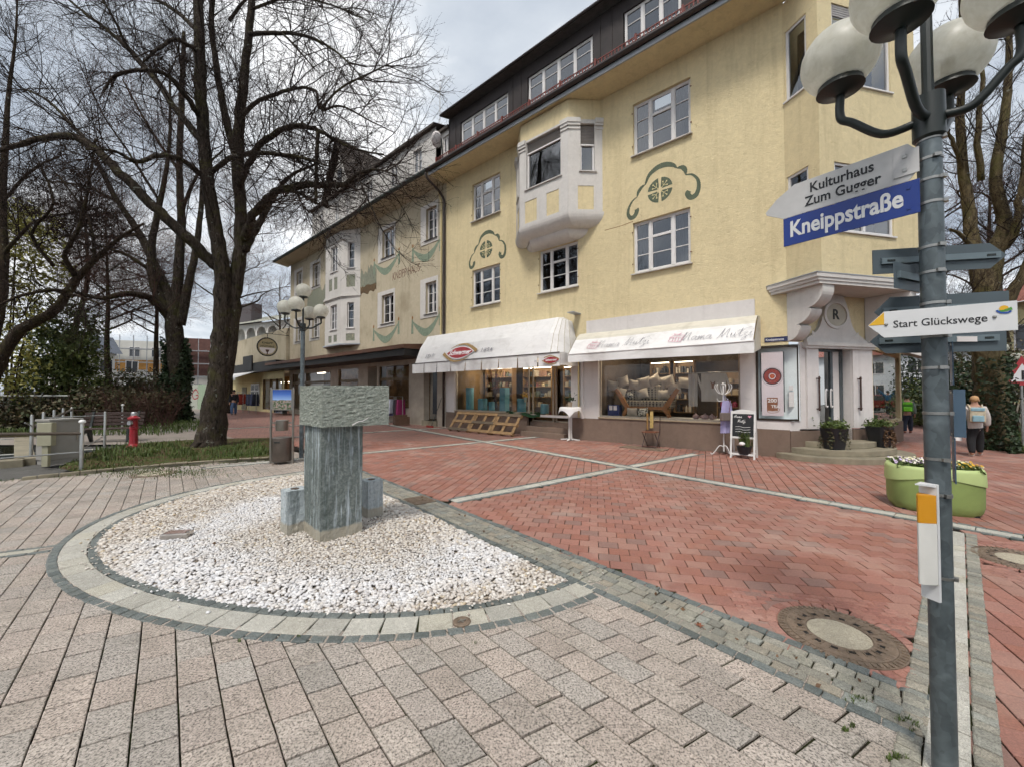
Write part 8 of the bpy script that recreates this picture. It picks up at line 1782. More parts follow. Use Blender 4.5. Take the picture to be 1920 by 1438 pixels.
# bench
a_ = G(168, 829); t = thing('park_bench', 'brown slatted park bench on iron feet behind the flower bed', 'bench', tuple(a_)); f = rotframe(a_, math.radians(18)); M_SLAT = simple('bench_slat', '3d2e29', 0.65, 0.2, 8, geo=True)
for k in range(4): m = MB(f); m.box(-0.35, 1.25, -0.22 + k * 0.12, -0.13 + k * 0.12, 0.42, 0.455); m.build('seat_slat', M_SLAT, t, bevel=0.006)
for k in range(4): m = MB(f); y = 0.28 + 0.03 * k; m.box(-0.35, 1.25, y, y + 0.03, 0.52 + k * 0.115, 0.61 + k * 0.115); m.build('back_slat', M_SLAT, t, bevel=0.006)
for x in (-0.15, 1.05): m = MB(f); m.prism([(-0.25, 0), (-0.17, 0), (-0.08, 0.3), (0.12, 0.3), (0.24, 0), (0.33, 0), (0.26, 0.42), (0.42, 0.98), (0.37, 0.98), (0.24, 0.5), (0.2, 0.42), (-0.22, 0.42)], x, x + 0.06, 'x'); m.build('foot', M_LBLK, t)
# ------------------------------------------------------------------ green planter
c = Vector((5.82, 5.42, 0)); ang = math.atan2(AD.y, AD.x) + 0.32; f = rotframe(c, ang)
t = thing('flower_planter', 'lime green concrete planter full of pansies behind the near post', 'planter', tuple(c)); M_LIME = simple('lime_paint', '7f9052', 0.7, 0.1, 4, dirt=0.4, bump=0.002, bscale=90, geo=True); M_LIME2 = simple('light_lime_paint', 'a5b476', 0.6, 0.05, 4, geo=True)
def sup(a, b, n, e=3.0): return [(a * math.copysign(abs(math.cos(q)) ** (2 / e), math.cos(q)), b * math.copysign(abs(math.sin(q)) ** (2 / e), math.sin(q))) for q in [2 * math.pi * i / n for i in range(n)]]
n = 48; m = MB(f); zs = [(0.0, 0.86), (0.04, 0.93), (0.12, 0.97), (0.54, 0.985)]; ring_ = []
for z, k in zs: ring_.append([(x * k, y * k, z) for x, y in sup(0.47, 0.36, n)])
vv = [p for r in ring_ for p in r]; m.add(vv, [(j * n + i, j * n + (i + 1) % n, (j + 1) * n + (i + 1) % n, (j + 1) * n + i) for j in range(3) for i in range(n)]); m.build('bowl', M_LIME, t, smooth=True, recalc=True)
m = MB(f); r1 = []
for z, k in ((0.42, 1.012), (0.56, 1.0), (0.605, 0.96), (0.6, 0.86), (0.5, 0.84)): r1.append([(x * k, y * k, z + (0.0 if z != 0.42 else 0.05 * math.cos(2 * math.atan2(y, x)) * -1)) for x, y in sup(0.47, 0.36, n)])
vv = [p for r in r1 for p in r]; m.add(vv, [(j * n + i, j * n + (i + 1) % n, (j + 1) * n + (i + 1) % n, (j + 1) * n + i) for j in range(4) for i in range(n)]); m.build('rim', M_LIME2, t, smooth=True, recalc=True)
m = MB(f); m.poly([(x * 0.86, y * 0.86, 0.55) for x, y in sup(0.47, 0.36, n)]); m.build('soil', M_SOIL, t, recalc=False); m = MB(f); m.box(-0.36, 0.36, -0.26, 0.26, -0.01, 0.02); m.build('foot', M_LBLK, t)
def flowers(par, f, a, b, z, nleaf, nfl, cols, r=0.02, hz=0.07):
 P = np.array([tuple(f(a * random.uniform(-1, 1), b * random.uniform(-1, 1), z + random.uniform(-0.02, hz))) for _ in range(nleaf)]); leaves('foliage', P, 0.03, M_GRS, par)['kind'] = 'stuff'
 for i, cname in enumerate(cols):
  m = MB(); cx = random.uniform(-0.5, 0.5) * a
  for _ in range(nfl // len(cols)):
   p = f(max(-a, min(a, random.gauss(cx, a * 0.4))), random.uniform(-b, b), z + hz + random.uniform(-0.015, 0.03)); tl = Vector((random.gauss(0, 0.4), -0.7 + random.gauss(0, 0.3), 1)).normalized(); u = tl.cross(Vector((1, 0, 0))).normalized(); w = tl.cross(u)
   m.add([p + tl * 0.005] + [p + (u * math.cos(q) + w * math.sin(q)) * r * (1.0 if k % 2 else 0.6) for k, q in enumerate([k * math.pi / 5 for k in range(10)])], [(0, k + 1, (k + 1) % 10 + 1) for k in range(10)])
  m.build('blossoms', simple('petal_' + cname, cname, 0.6, 0.1), par, recalc=False)['kind'] = 'stuff'
flowers(t, f, 0.4, 0.29, 0.57, 1500, 330, ['d8d2a0', 'd9d4c4', 'c79a1e', '2c1830', 'c2b0cc', 'ddd8b4'])
# ------------------------------------------------------------------ plant pots at the entrance
M_POTB = simple('black_pot', '1b1d22', 0.4, 0.12, 5)
for i, (px, py, lab) in enumerate(((1536, 838, 'black tapered pot with trailing plants left of the shop door'), (1652, 836, 'black tapered pot with trailing plants right of the shop door'))):
 c = DWF(0.72, 0.5, 0.265) if i == 0 else DWF(2.25, 0.42, 0.265); t = thing('plant_pot', lab, 'plant pot', tuple(c)); f = rotframe(c, 0.2)
 m = MB(f); m.add([(x * k, y * k, z) for z, k in ((0, 0.7), (0.5, 1.0), (0.5, 0.9), (0.44, 0.88)) for x, y in sup(0.22, 0.22, 24, 6)], [(j * 24 + q, j * 24 + (q + 1) % 24, (j + 1) * 24 + (q + 1) % 24, (j + 1) * 24 + q) for j in range(3) for q in range(24)]); m.build('pot', M_POTB, t, smooth=True, auto=50)
 m = MB(f); m.poly([(x * 0.88, y * 0.88, 0.45) for x, y in sup(0.22, 0.22, 24, 6)]); m.build('soil', M_SOIL, t, recalc=False)
 P = [tuple(f(random.gauss(0, 0.12), random.gauss(0, 0.12), 0.5 + abs(random.gauss(0, 0.08)))) for _ in range(700)]; leaves('foliage', np.array(P), 0.03, M_GRS, t)['kind'] = 'stuff'
 P = []
 for k in range(16):
  a = random.uniform(0, 6.28) if i == 0 else random.uniform(-2.2, 0.6); L = random.uniform(0.25, 0.62)
  for j in range(46): q = random.random(); P.append(tuple(f((0.2 + 0.08 * q) * math.cos(a) + random.gauss(0, 0.02), (0.2 + 0.08 * q) * math.sin(a) + random.gauss(0, 0.02), 0.52 - L * q)))
 leaves('trailing_stems', np.array(P), 0.022, M_SHR if i == 0 else M_BRAC, t)['kind'] = 'stuff'
# ------------------------------------------------------------------ shop interiors
def room(par, s0, s1, o1, z0, z1, mt, nm):
 m = MB(FAC); m.quad((s0, o1, z0), (s1, o1, z0), (s1, o1, z1), (s0, o1, z1)); m.quad((s0, -0.15, z0), (s0, o1, z0), (s0, o1, z1), (s0, -0.15, z1)); m.quad((s1, -0.15, z0), (s1, o1, z0), (s1, o1, z1), (s1, -0.15, z1)); m.quad((s0, -0.15, z1), (s1, -0.15, z1), (s1, o1, z1), (s0, o1, z1)); m.quad((s0, -0.15, z0), (s1, -0.15, z0), (s1, o1, z0), (s0, o1, z0)); return m.build(nm, mt, par, recalc=False)
M_ROOMA = simple('amber_room', '5d4a30', 0.85, 0.45, 1.3, geo=True); M_ROOMB = simple('brown_room', '4a3d31', 0.85, 0.4, 1.3, geo=True)
room(YH, -12.42, -6.28, -3.4, 0.05, 3.0, M_ROOMA, 'sweet_shop_room'); room(YH, -5.2, -1.06, -3.6, 0.05, 3.0, M_ROOMB, 'gift_shop_room')
def pane(s0, s1, z0, z1, o, par, frames=()):
 f = MB(FAC); f.box(s0, s0 + 0.05, o - 0.03, o + 0.03, z0, z1); f.box(s1 - 0.05, s1, o - 0.03, o + 0.03, z0, z1); f.box(s0 + 0.05, s1 - 0.05, o - 0.03, o + 0.03, z0, z0 + 0.05); f.box(s0 + 0.05, s1 - 0.05, o - 0.03, o + 0.03, z1 - 0.05, z1)
 for s in frames: f.box(s, s + 0.05, o - 0.03, o + 0.03, z0 + 0.05, z1 - 0.05)
 w = f.build('shop_window', simple('pale_frame', '9c9182', 0.5, 0.1, geo=True), par); MB(FAC).quad((s0, o, z0), (s1, o, z0), (s1, o, z1), (s0, o, z1)).build('pane', M_SHOPGLASS, w, recalc=False); return w
pane(-12.42, -8.2, 0.8, 2.95, -0.1, YH); pane(-8.2, -7.2, 0.5, 2.95, -0.3, YH); pane(-7.15, -6.3, 0.5, 2.95, -0.35, YH); pane(-5.2, -1.06, 0.8, 2.95, -0.1, YH)
for k in range(3):
 m = MB(FAC); m.box(-8.22 + k * 0.02, -6.3, -0.35, 0.42 - 0.27 * k, -0.05 if k == 0 else 0.17 * k, 0.17 * (k + 1)); m.build('shop_step', M_PLINTH, YH, bevel=0.01)
m = MB(FAC); m.box(-12.4, -8.25, -1.2, -0.14, 0.74, 0.8); m.build('display_ledge', simple('green_cloth', '16381c', 0.9, 0.15, 5, geo=True), YH); m = MB(FAC); m.box(-5.15, -1.1, -1.3, -0.14, 0.76, 0.82); m.build('display_ledge', simple('white_ledge', 'bfbcb6', 0.7, 0.06, geo=True), YH)
m = MB(FAC); m.sheet(lambda u, v: (-9.3 + 1.7 * u, 0.02 + 0.12 * v * math.sin(u * 3.1), 0.86 - 0.1 * v + 0.03 * math.sin(u * 14) - 0.08 * u), 16, 4); m.build('draped_green_cloth', MATS['green_cloth'], YH, smooth=True, recalc=False)
# shelves with goods
def shelf(s0, s1, o, z0, z1, n, mt, label, cols, lit=False, step=0.2):
 t = thing('shelf_unit', label, 'shelf', tuple(FAC((s0 + s1) / 2, o, z0)))
 for s in (s0, s1): m = MB(FAC); m.box(s - 0.02, s + 0.02, o - 0.3, o, z0, z1); m.build('side_panel', mt, t)
 for k in range(n): z = z0 + (z1 - z0) * k / n; m = MB(FAC); m.box(s0 + 0.02, s1 - 0.02, o - 0.3, o, z, z + 0.025); m.build('shelf_board', mt, t)
 MB(FAC).quad((s0, o - 0.3, z0), (s1, o - 0.3, z0), (s1, o - 0.3, z1), (s0, o - 0.3, z1)).build('back_panel', mt, t, recalc=False)
 ms = {}
 for k in range(n):
  z = z0 + (z1 - z0) * k / n + 0.027; s = s0 + 0.05
  while s < s1 - 0.1:
   w = random.uniform(0.6, 1.0) * step; h = random.uniform(0.28, 0.62) * (z1 - z0) / n; c = random.choice(cols); q = ms.setdefault(c, MB(FAC)); (q.box(s, s + w, o - 0.22, o - 0.05, z, z + h) if random.random() < 0.5 else q.lathe([(w / 2, 0), (w / 2, h * 0.6), (w / 4, h * 0.75), (w / 4, h * 0.9)], (s + w / 2, o - 0.13, z), 8)); s += w + random.uniform(0.01, 0.05)
 for c, m in ms.items(): kind(m.build('goods', simple('goods_' + c, c, 0.5, 0.15, 5), t), 'stuff')
 if lit:
  for k in (n,): m = MB(FAC); m.box(s0 + 0.03, s1 - 0.03, o - 0.04, o - 0.01, z1 - 0.05, z1 - 0.03); m.build('light_strip', M_TUBE, t)
M_SHW = simple('shelf_wood', '6e5330', 0.6, 0.2, 3, geo=True)
GC = ['5b4030', '7d7460', '4a5040', '6a3f38', '9a8a6a', '38424a', '5f4a2c', '8a8070']
shelf(-12.2, -10.5, -1.75, 0.5, 2.75, 5, M_SHW, 'lit sweet shelf left in the sweet shop window', GC, True); shelf(-10.3, -8.7, -2.3, 0.5, 2.75, 5, M_SHW, 'sweet shelf in the middle of the sweet shop', GC, True); shelf(-8.4, -6.5, -2.8, 0.5, 2.75, 5, M_SHW, 'dark shelf behind the sweet shop counter', GC, True)
shelf(-4.45, -3.75, -2.6, 0.9, 2.72, 4, M_SHW, 'lit jar shelf behind the cushions, left of two', ['1c1a19', '2a2623', 'b5aa98'], True, 0.07); shelf(-3.6, -2.95, -2.6, 0.9, 2.72, 4, M_SHW, 'lit jar shelf behind the cushions, right of two', ['1c1a19', '2a2623', 'b5aa98'], True, 0.07); shelf(-2.2, -1.2, -2.6, 0.7, 2.3, 4, M_SHW, 'gift shelf behind the hanging shirts', ['3a2a20', '6a5540', '8d2f4a', '9a8a70'], False)
def lampo(s, o, z):
 l = bpy.data.lights.new('shop_light', 'POINT'); l.energy = 42 if s < -6 else 40; l.color = (1, 0.84, 0.64); l.shadow_soft_size = 0.15; lo = bpy.data.objects.new('shop_light', l); COL.objects.link(lo); lo.location = FAC(s, o, z)
for s, o in ((-11.2, -1.2), (-9.0, -1.6), (-7.2, -1.8), (-3.7, -0.9), (-2.0, -1.0)):
 t = thing('ceiling_lamp', {-11.2: 'small lit ceiling lamp left in the sweet shop', -9.0: 'small lit ceiling lamp in the middle of the sweet shop', -7.2: 'small lit ceiling lamp over the sweet shop counter', -3.7: 'small lit ceiling lamp over the cushions', -2.0: 'small lit ceiling lamp over the hanging shirts'}[s], 'lamp', tuple(FAC(s, o, 2.95)))
 MB().lathe([(0.07, 0.05), (0.07, 0.0)], FAC(s, o, 2.93), 14).build('housing', M_LBLK, t); MB().lathe([(0.055, 0.002), (0.055, -0.004)], FAC(s, o, 2.928), 14).build('bulb', M_TUBE, t); lampo(s, o, 2.8)
# teal display drums
M_TEAL = simple('teal_cloth', '4f7f88', 0.8, 0.1, 6, bump=0.004, bscale=14, geo=True)
for i, (px, yt, w, rnd) in enumerate(((881, 727, 0.36, 1), (905, 747, 0.3, 0), (922, 753, 0.26, 1), (946, 727, 0.3, 0), (978, 747, 0.36, 1), (1021, 757, 0.32, 1))):
 s, z = SZ(px, yt, -0.55); lab = ['tall teal drum at the left', 'short teal box beside the tall drum', 'low teal drum under the twigs', 'tall teal box in the middle', 'teal drum under the yellow flowers', 'low teal drum at the right end'][i] + ' of the sweet shop window'
 t = thing('display_stand', lab, 'display stand', tuple(FAC(s, -0.55, 0.8))); z = max(z, 1.0)
 if rnd: MB().lathe([(w / 2, 0), (w / 2, z - 0.81), (w / 2 - 0.01, z - 0.8)], FAC(s, -0.55, 0.8), 20).build('drum', M_TEAL, t, smooth=True, auto=40)
 else: m = MB(FAC); m.box(s - w / 2, s + w / 2, -0.55 - w / 2, -0.55 + w / 2, 0.8, z); m.build('box', M_TEAL, t, bevel=0.01)
s, z = SZ(928, 700, -0.7); t = thing('twig_bouquet', 'tall bouquet of reddish twigs in a vase in the sweet shop window', 'bouquet', tuple(FAC(s, -0.7, 0.95))); c = FAC(s, -0.7, 0.95)
MB().lathe([(0.07, 0), (0.1, 0.12), (0.06, 0.3), (0.07, 0.34)], c, 16).build('vase', M_POTB, t, smooth=True)
PT = np.array([[tuple(c + Vector((a * k / 5 * 0.5, b * k / 5 * 0.3, 0.3 + 1.35 * k / 5))) for k in range(6)] for a, b in [(random.gauss(0, 0.55), random.gauss(0, 0.5)) for _ in range(46)]]); v, f_ = tubes_np(PT, np.full((46, 6), 0.006), 3); kind(raw_mesh('twigs', v, f_, M_TWIGR, t), 'stuff')
leaves('dry_blossoms', PT[:, 2:].reshape(-1, 3) + RNG.normal(0, 0.04, (46 * 4, 3)), 0.03, m_leaf('dry_blossom', ['8a4a48', 'a8785a', '7a5a3a']), t)['kind'] = 'stuff'
s, z = SZ(985, 728, -0.5); t = thing('flower_vase', 'yellow flowers in a glass vase on a teal drum', 'vase', tuple(FAC(s, -0.5, 1.25))); MB().lathe([(0.05, 0), (0.06, 0.2)], FAC(s, -0.5, 1.22), 14).build('vase', simple('vase_glass', '9aa39a', 0.2, 0.05), t); leaves('blossoms', np.array([tuple(FAC(s + random.gauss(0, 0.08), -0.5 + random.gauss(0, 0.06), 1.5 + random.gauss(0, 0.06))) for _ in range(90)]), 0.03, simple('yellow_petal', 'c9a024', 0.6, 0.1), t)['kind'] = 'stuff'
# sofa with cushions
M_OAK = simple('oak', '8a5a2a', 0.5, 0.15, 6, geo=True)
def m_dots():
 t = NT('dotted_upholstery'); v = t.voro(t.map(t.geo(), (1, 1, 1)), 13, rnd=0.0); k = t.ramp(v, [(0.36, lin('1a1816')), (0.42, lin('8a8070'))]); t.set(col=k, rough=0.9); return t.m
t = thing('display_sofa', 'small carved sofa with dotted cover in the gift shop window', 'sofa', tuple(FAC(-3.9, -0.75, 0.82))); sa, sb = -4.75, -2.85
m = MB(FAC); m.box(sa + 0.2, sb - 0.2, -1.05, -0.5, 1.12, 1.34); m.build('seat', m_dots(), t, bevel=0.05); m = MB(FAC); m.box(sa + 0.2, sb - 0.2, -1.15, -1.02, 1.3, 1.85); m.build('backrest', MATS.get('x', m_dots()), t, bevel=0.04)
for sg, s in ((1, sa), (-1, sb)):
 m = MB(FAC); ribbon(m, [(s - sg * 0.05, 1.72), (s + sg * 0.06, 1.55), (s + sg * 0.25, 1.25), (s + sg * 0.33, 1.1), (s + sg * 0.2, 0.84)], lambda q: 0.09 + 0.05 * math.sin(q * 3.1), -0.52, -0.44, 6); m.build('arm_frame', M_OAK, t, recalc=False)
m = MB(FAC); m.box(sa + 0.25, sb - 0.25, -0.52, -0.46, 1.06, 1.16); m.build('front_rail', M_OAK, t)
M_LIN = simple('linen', 'a3998a', 0.9, 0.1, 6, bump=0.004, bscale=18, geo=True)
def m_spot():
 t = NT('leaf_print'); n = t.noise(t.geo(), 16, 3, 0.5, 1.0); t.set(col=t.ramp(n, [(0.47, lin('1c1c1b')), (0.5, lin('b9b3a4'))]), rough=0.9); return t.m
M_SPOT = m_spot()
def cushion(s, o, z, w, h, rot, mt, lab):
 m = MB(lambda x, y, q: FAC(s + x * math.cos(rot) - q * math.sin(rot), o + y, z + x * math.sin(rot) + q * math.cos(rot)))
 for sg in (1, -1): m.sheet(lambda u, v, sg=sg: ((u - 0.5) * w * (1 - 0.1 * math.sin(math.pi * v)), sg * 0.09 * (math.sin(math.pi * u) * math.sin(math.pi * v)) ** 0.55, (v - 0.5) * h * (1 - 0.12 * math.sin(math.pi * u))), 10, 10)
 tag(m.build('cushion', mt, None, smooth=True, recalc=False), lab, 'cushion', 'cushions in the gift shop window')
for i, (px, py, w, r) in enumerate(((1150, 724, 0.45, -0.2), (1170, 716, 0.42, 0.3), (1190, 722, 0.42, -0.15), (1207, 718, 0.45, 0.2), (1226, 714, 0.44, 0.5), (1250, 716, 0.46, 0.25), (1262, 728, 0.44, 0.1), (1282, 718, 0.42, -0.1), (1160, 735, 0.4, -0.3), (1200, 738, 0.42, 0.25), (1240, 740, 0.4, 0.05), (1175, 742, 0.32, 0.25))):
 s, z = SZ(px, py, -0.8); cushion(s, -0.72 - 0.03 * i, max(z, 1.5), w, w * 0.85, r, M_SPOT if i == 11 else M_LIN, ['leftmost linen cushion on the sofa', 'upright linen cushion left of the jars', 'linen cushion below the left jar shelf', 'linen cushion in the middle of the sofa back', 'tilted linen cushion below the right jar shelf', 'linen cushion with stripes right of the middle', 'plump linen cushion at the right of the sofa', 'linen cushion right of the sofa arm', 'linen cushion lying on the left sofa arm', 'linen cushion lying across the sofa seat', 'pale linen cushion on the right of the seat', 'small black and white leaf-print cushion on the sofa seat'][i])
for i, (px, mt, lab) in enumerate(((1184, M_LIN, 'linen cushion leaning below the sofa'), (1204, M_SPOT, 'small black and white leaf-print cushion standing below the sofa'))):
 s, z = SZ(px, 772, -0.3); cushion(s, -0.35, 0.98, 0.36, 0.28, 0.1 * i, mt, lab)
t = thing('gift_boxes', 'blue gift box with two white labels at the left of the gift shop window', 'box', tuple(FAC(-4.95, -0.4, 0.82))); m = MB(FAC); m.box(-5.05, -4.65, -0.6, -0.35, 0.82, 1.2); m.build('box', simple('navy_box', '1f2a5c', 0.5, 0.08, geo=True), t)
for s in (-5.0, -4.84): m = MB(FAC); m.box(s, s + 0.12, -0.348, -0.345, 1.02, 1.17); m.build('label', PW, t)
# hanging shirts
M_SHIRT = simple('white_shirt', 'aca69c', 0.9, 0.06, 5, geo=True)
for i, (s0, s1, z0, z1) in enumerate(((-2.15, -1.5, 1.35, 2.15), (-2.5, -2.25, 1.2, 2.15))):
 t = thing('hanging_shirt', ['white shirt with a deer print hanging in the gift shop window', 'white shirt seen sideways, hanging left of the deer print shirt'][i], 'shirt', tuple(FAC(s0, -0.5, z0)))
 m = MB(FAC); m.sheet(lambda u, v: (s0 + (s1 - s0) * u, -0.5 + 0.025 * math.sin(u * 12 + i), z0 + (z1 - z0) * v), 12, 6); m.build('body', M_SHIRT, t, smooth=True, recalc=False)
 m = MB(FAC); m.sheet(lambda u, v: (s1 + 0.14 * u, -0.52, z1 - 0.45 * u - 0.2 * v), 4, 3); m.build('sleeve', M_SHIRT, t, recalc=False)
 if i == 0: m = MB(FAC); m.poly([(-1.86, -0.46, 1.72), (-1.8, -0.46, 1.72), (-1.79, -0.46, 1.85), (-1.76, -0.46, 1.93), (-1.83, -0.46, 1.87), (-1.9, -0.46, 1.93), (-1.87, -0.46, 1.85)]); m.build('deer_print', simple('print_brown', '6b4a35', 0.8, 0.1), t, recalc=False)
m = MB(FAC); m.tube([(-2.6, -0.5, 2.17), (-1.2, -0.5, 2.17)], 0.015, 6); tag(m.build('clothes_rail', M_STEEL), 'steel clothes rail above the white shirts in the gift shop', 'rail')
for i, (px, w) in enumerate(((1305, 0.09), (1322, 0.11), (1335, 0.08))):
 s, _ = SZ(px, 785, -0.35); t = thing('tea_pot', ['small patterned cup', 'small patterned teapot with spout', 'second small patterned cup'][i] + ' on the gift shop ledge', 'crockery', tuple(FAC(s, -0.35, 0.82))); MB().lathe([(w * 0.5, 0), (w, 0.06), (w * 0.9, 0.13), (w * 0.3, 0.16), (0.01, 0.19)], FAC(s, -0.35, 0.82), 16).build('body', simple('patterned_china', '9a7f7c', 0.3, 0.35, 30), t, smooth=True)
 m = MB(FAC); m.tube([(s + w, -0.35, 0.87), (s + w * 1.7, -0.35, 0.95)], 0.015, 6); m.build('spout', MATS['patterned_china'], t)
# ------------------------------------------------------------------ things standing in front of the shops
M_PALW = simple('pallet_wood', '8a6e4c', 0.85, 0.25, 7, dirt=0.3, bump=0.004, bscale=40, geo=True); M_PALD = simple('weathered_pallet_wood', '5f5243', 0.85, 0.2, 7, geo=True)
for k in range(3):
 s0 = -11.75 + k * 1.2; t = thing('wooden_pallet', ['left', 'middle', 'right'][k] + ' of three wooden pallets leaning under the sweet shop window', 'pallet', tuple(FAC(s0 + 0.6, 0.5, 0)), 'pallets under the shop window')
 tl = 0.62; f = lambda x, y, z, s0=s0: FAC(s0 + x, 0.92 - z * math.sin(tl) + y * math.cos(tl) - 0.0, z * math.cos(tl) * 0.9 + y * math.sin(tl) + 0.02)
 for j, z in enumerate((0.0, 0.2, 0.42, 0.64, 0.86)):
  if j in (1, 3): continue
  m = MB(f); m.box(0.0, 1.18, 0.06, 0.085, z, z + 0.13); m.build('board', M_PALD if (j + k) % 3 == 0 else M_PALW, t)
 for x in (0.0, 0.53, 1.06): m = MB(f); m.box(x, x + 0.12, 0.035, 0.06, 0.0, 0.99); m.build('stringer', M_PALW, t)
 for x in (0.0, 0.53, 1.06):
  for z in (0.0, 0.42, 0.86): m = MB(f); m.box(x + 0.005, x + 0.115, -0.04, 0.034, z + 0.005, z + 0.125); m.build('block', M_PALW, t)
c = FAC(-6.0, 0.5, 0); t = thing('bistro_table', 'white high bistro table with a small cloth beside the shop steps', 'table', tuple(c)); f = rotframe(c, 0.6); M_WMET = simple('white_metal', 'cfcdca', 0.4, 0.04)
for a in range(4): q = a * math.pi / 2 + 0.5; m = MB(f); m.tube(smooth_pts([(0.05 * math.cos(q), 0.05 * math.sin(q), 1.08), (0.05 * math.cos(q), 0.05 * math.sin(q), 0.1), (0.12 * math.cos(q), 0.12 * math.sin(q), 0.045), (0.33 * math.cos(q), 0.33 * math.sin(q), 0.025)], 5), 0.02, 8); m.build('leg', M_WMET, t, smooth=True, recalc=False)
MB().lathe([(0.34, 1.08), (0.35, 1.1), (0.34, 1.115)], c, 28).build('table_top', M_WMET, t)
def cloth(u, v):
 x, y = (u - 0.5) * 0.86, (v - 0.5) * 0.86; r = math.hypot(x, y); z = 1.12 - max(0, r - 0.34) * 1.25; k = 0.35 / r if r > 0.36 else 1; k = 1 if r <= 0.36 else (0.36 + (r - 0.36) * 0.22) / r
 return (x * k, y * k, z + 0.006 * math.sin(x * 30) * (r > 0.36))
m = MB(f); m.sheet(cloth, 28, 28); tag(m.build('tablecloth', simple('cloth_white', 'd5d3d2', 0.85, 0.03), None, smooth=True, recalc=False), 'small white cloth draped over the bistro table', 'tablecloth')
t = thing('orchid_pot', 'small cream flower pot with a dark plant on the bistro table', 'plant pot', tuple(c + Vector((0, 0, 1.125)))); MB().lathe([(0.06, 0), (0.085, 0.16), (0.075, 0.16)], c + Vector((0, 0, 1.125)), 16).build('pot', simple('cream_pot', '9a8a76', 0.6, 0.1), t, smooth=True, auto=40); leaves('foliage', np.array([tuple(c + Vector((random.gauss(0, 0.07), random.gauss(0, 0.07), 1.34 + abs(random.gauss(0, 0.1))))) for _ in range(70)]), 0.045, M_IVY, t)['kind'] = 'stuff'
c = FAC(-3.3, 0.4, 0); t = thing('folding_chair', 'brown folding chair under the gift shop window', 'chair', tuple(c)); M_RUST = simple('rusty_frame', '3c2a26', 0.6, 0.15, 8); f = lambda x, y, z: FAC(-3.3 + x, 0.4 + y, z)
for x in (-0.2, 0.2):
 m = MB(f); m.tube([(x, 0.2, 0), (x, -0.15, 0.45), (x, -0.2, 0.9)], 0.012, 6); m.build('leg', M_RUST, t); m = MB(f); m.tube([(x * 0.9, -0.2, 0), (x * 0.9, 0.2, 0.45)], 0.012, 6); m.build('leg', M_RUST, t)
for k in range(5): m = MB(f); m.box(-0.21, 0.21, -0.17 + k * 0.08, -0.11 + k * 0.08, 0.45, 0.468); m.build('seat_slat', simple('chair_slat', '6a3d28', 0.6, 0.15), t)
m = MB(f); m.tube([(-0.2, 0.2, 0.03), (0.2, 0.2, 0.03)], 0.01, 6); m.build('crossbar', M_RUST, t)
m = MB(f); m.box(-0.06, 0.03, -0.12, -0.09, 0.56, 1.05); t2 = m.build('dotted_bag', simple('straw_dotted', 'b39a5e', 0.7, 0.25, 30), None); tag(t2, 'tall straw coloured doll standing on the folding chair', 'ornament')
m = MB(f); m.box(-0.17, -0.12, -0.12, -0.1, 0.5, 1.0); tag(m.build('wooden_spoon', simple('spoon_wood', '8a6a3c', 0.6, 0.1), None), 'narrow wooden ornament beside the straw doll', 'ornament')
m = MB(f); m.box(-0.7, 0.55, 0.12, 0.62, 0.0, 0.02); tag(m.build('floor_grate', M_IRON, None), 'dark grate mat on the ground at the folding chair', 'grate')
# coat rack
c = FAC(-1.34, 0.6, 0); t = thing('coat_rack', 'white iron coat rack hung with a lavender apron before the gift shop', 'coat rack', tuple(c)); f = rotframe(c, 0.3)
m = MB(f); m.tube([(0, 0, 0.1), (0, 0, 1.78)], 0.018, 10); m.build('pole', M_WMET, t); MB().ball(tuple(c + Vector((0, 0, 1.82))), 0.035, 12, 8).build('finial', M_WMET, t)
for a in range(3): q = a * 2.094 + 0.4; m = MB(f); m.tube(smooth_pts([(0, 0, 0.22), (0.1 * math.cos(q), 0.1 * math.sin(q), 0.24), (0.2 * math.cos(q), 0.2 * math.sin(q), 0.1), (0.27 * math.cos(q), 0.27 * math.sin(q), 0.02), (0.31 * math.cos(q), 0.31 * math.sin(q), 0.05)], 5), 0.012, 8); m.build('foot', M_WMET, t, recalc=False)
for a in range(6):
 q = a * 1.047; m = MB(f); m.tube(smooth_pts([(0, 0, 1.55), (0.12 * math.cos(q), 0.12 * math.sin(q), 1.6), (0.2 * math.cos(q), 0.2 * math.sin(q), 1.74), (0.17 * math.cos(q), 0.17 * math.sin(q), 1.82)], 5), 0.01, 6); m.build('hook', M_WMET, t, recalc=False)
 if a % 2 == 0: m = MB(f); m.tube(smooth_pts([(0, 0, 1.4), (0.1 * math.cos(q), 0.1 * math.sin(q), 1.38), (0.15 * math.cos(q), 0.15 * math.sin(q), 1.45)], 5), 0.01, 6); m.build('hook', M_WMET, t, recalc=False)
t = thing('apron', 'lavender apron hanging on the white coat rack', 'apron', tuple(c + Vector((0, 0, 0.6)))); M_LAV = simple('lavender_cloth', '9a94b8', 0.9, 0.06, 6, geo=True)
m = MB(f); m.sheet(lambda u, v: ((u - 0.5) * (0.42 - 0.16 * v ** 2.5), -0.1 - 0.04 * math.sin(u * 3.14) + 0.018 * math.sin(u * 17) * (1 - v), 0.58 + 0.82 * v), 18, 8); m.build('cloth', M_LAV, t, smooth=True, recalc=False)
m = MB(f); m.tube([(-0.1, -0.1, 1.38), (0, -0.02, 1.52), (0.1, -0.1, 1.38)], 0.006, 5); m.build('strap', M_LAV, t)
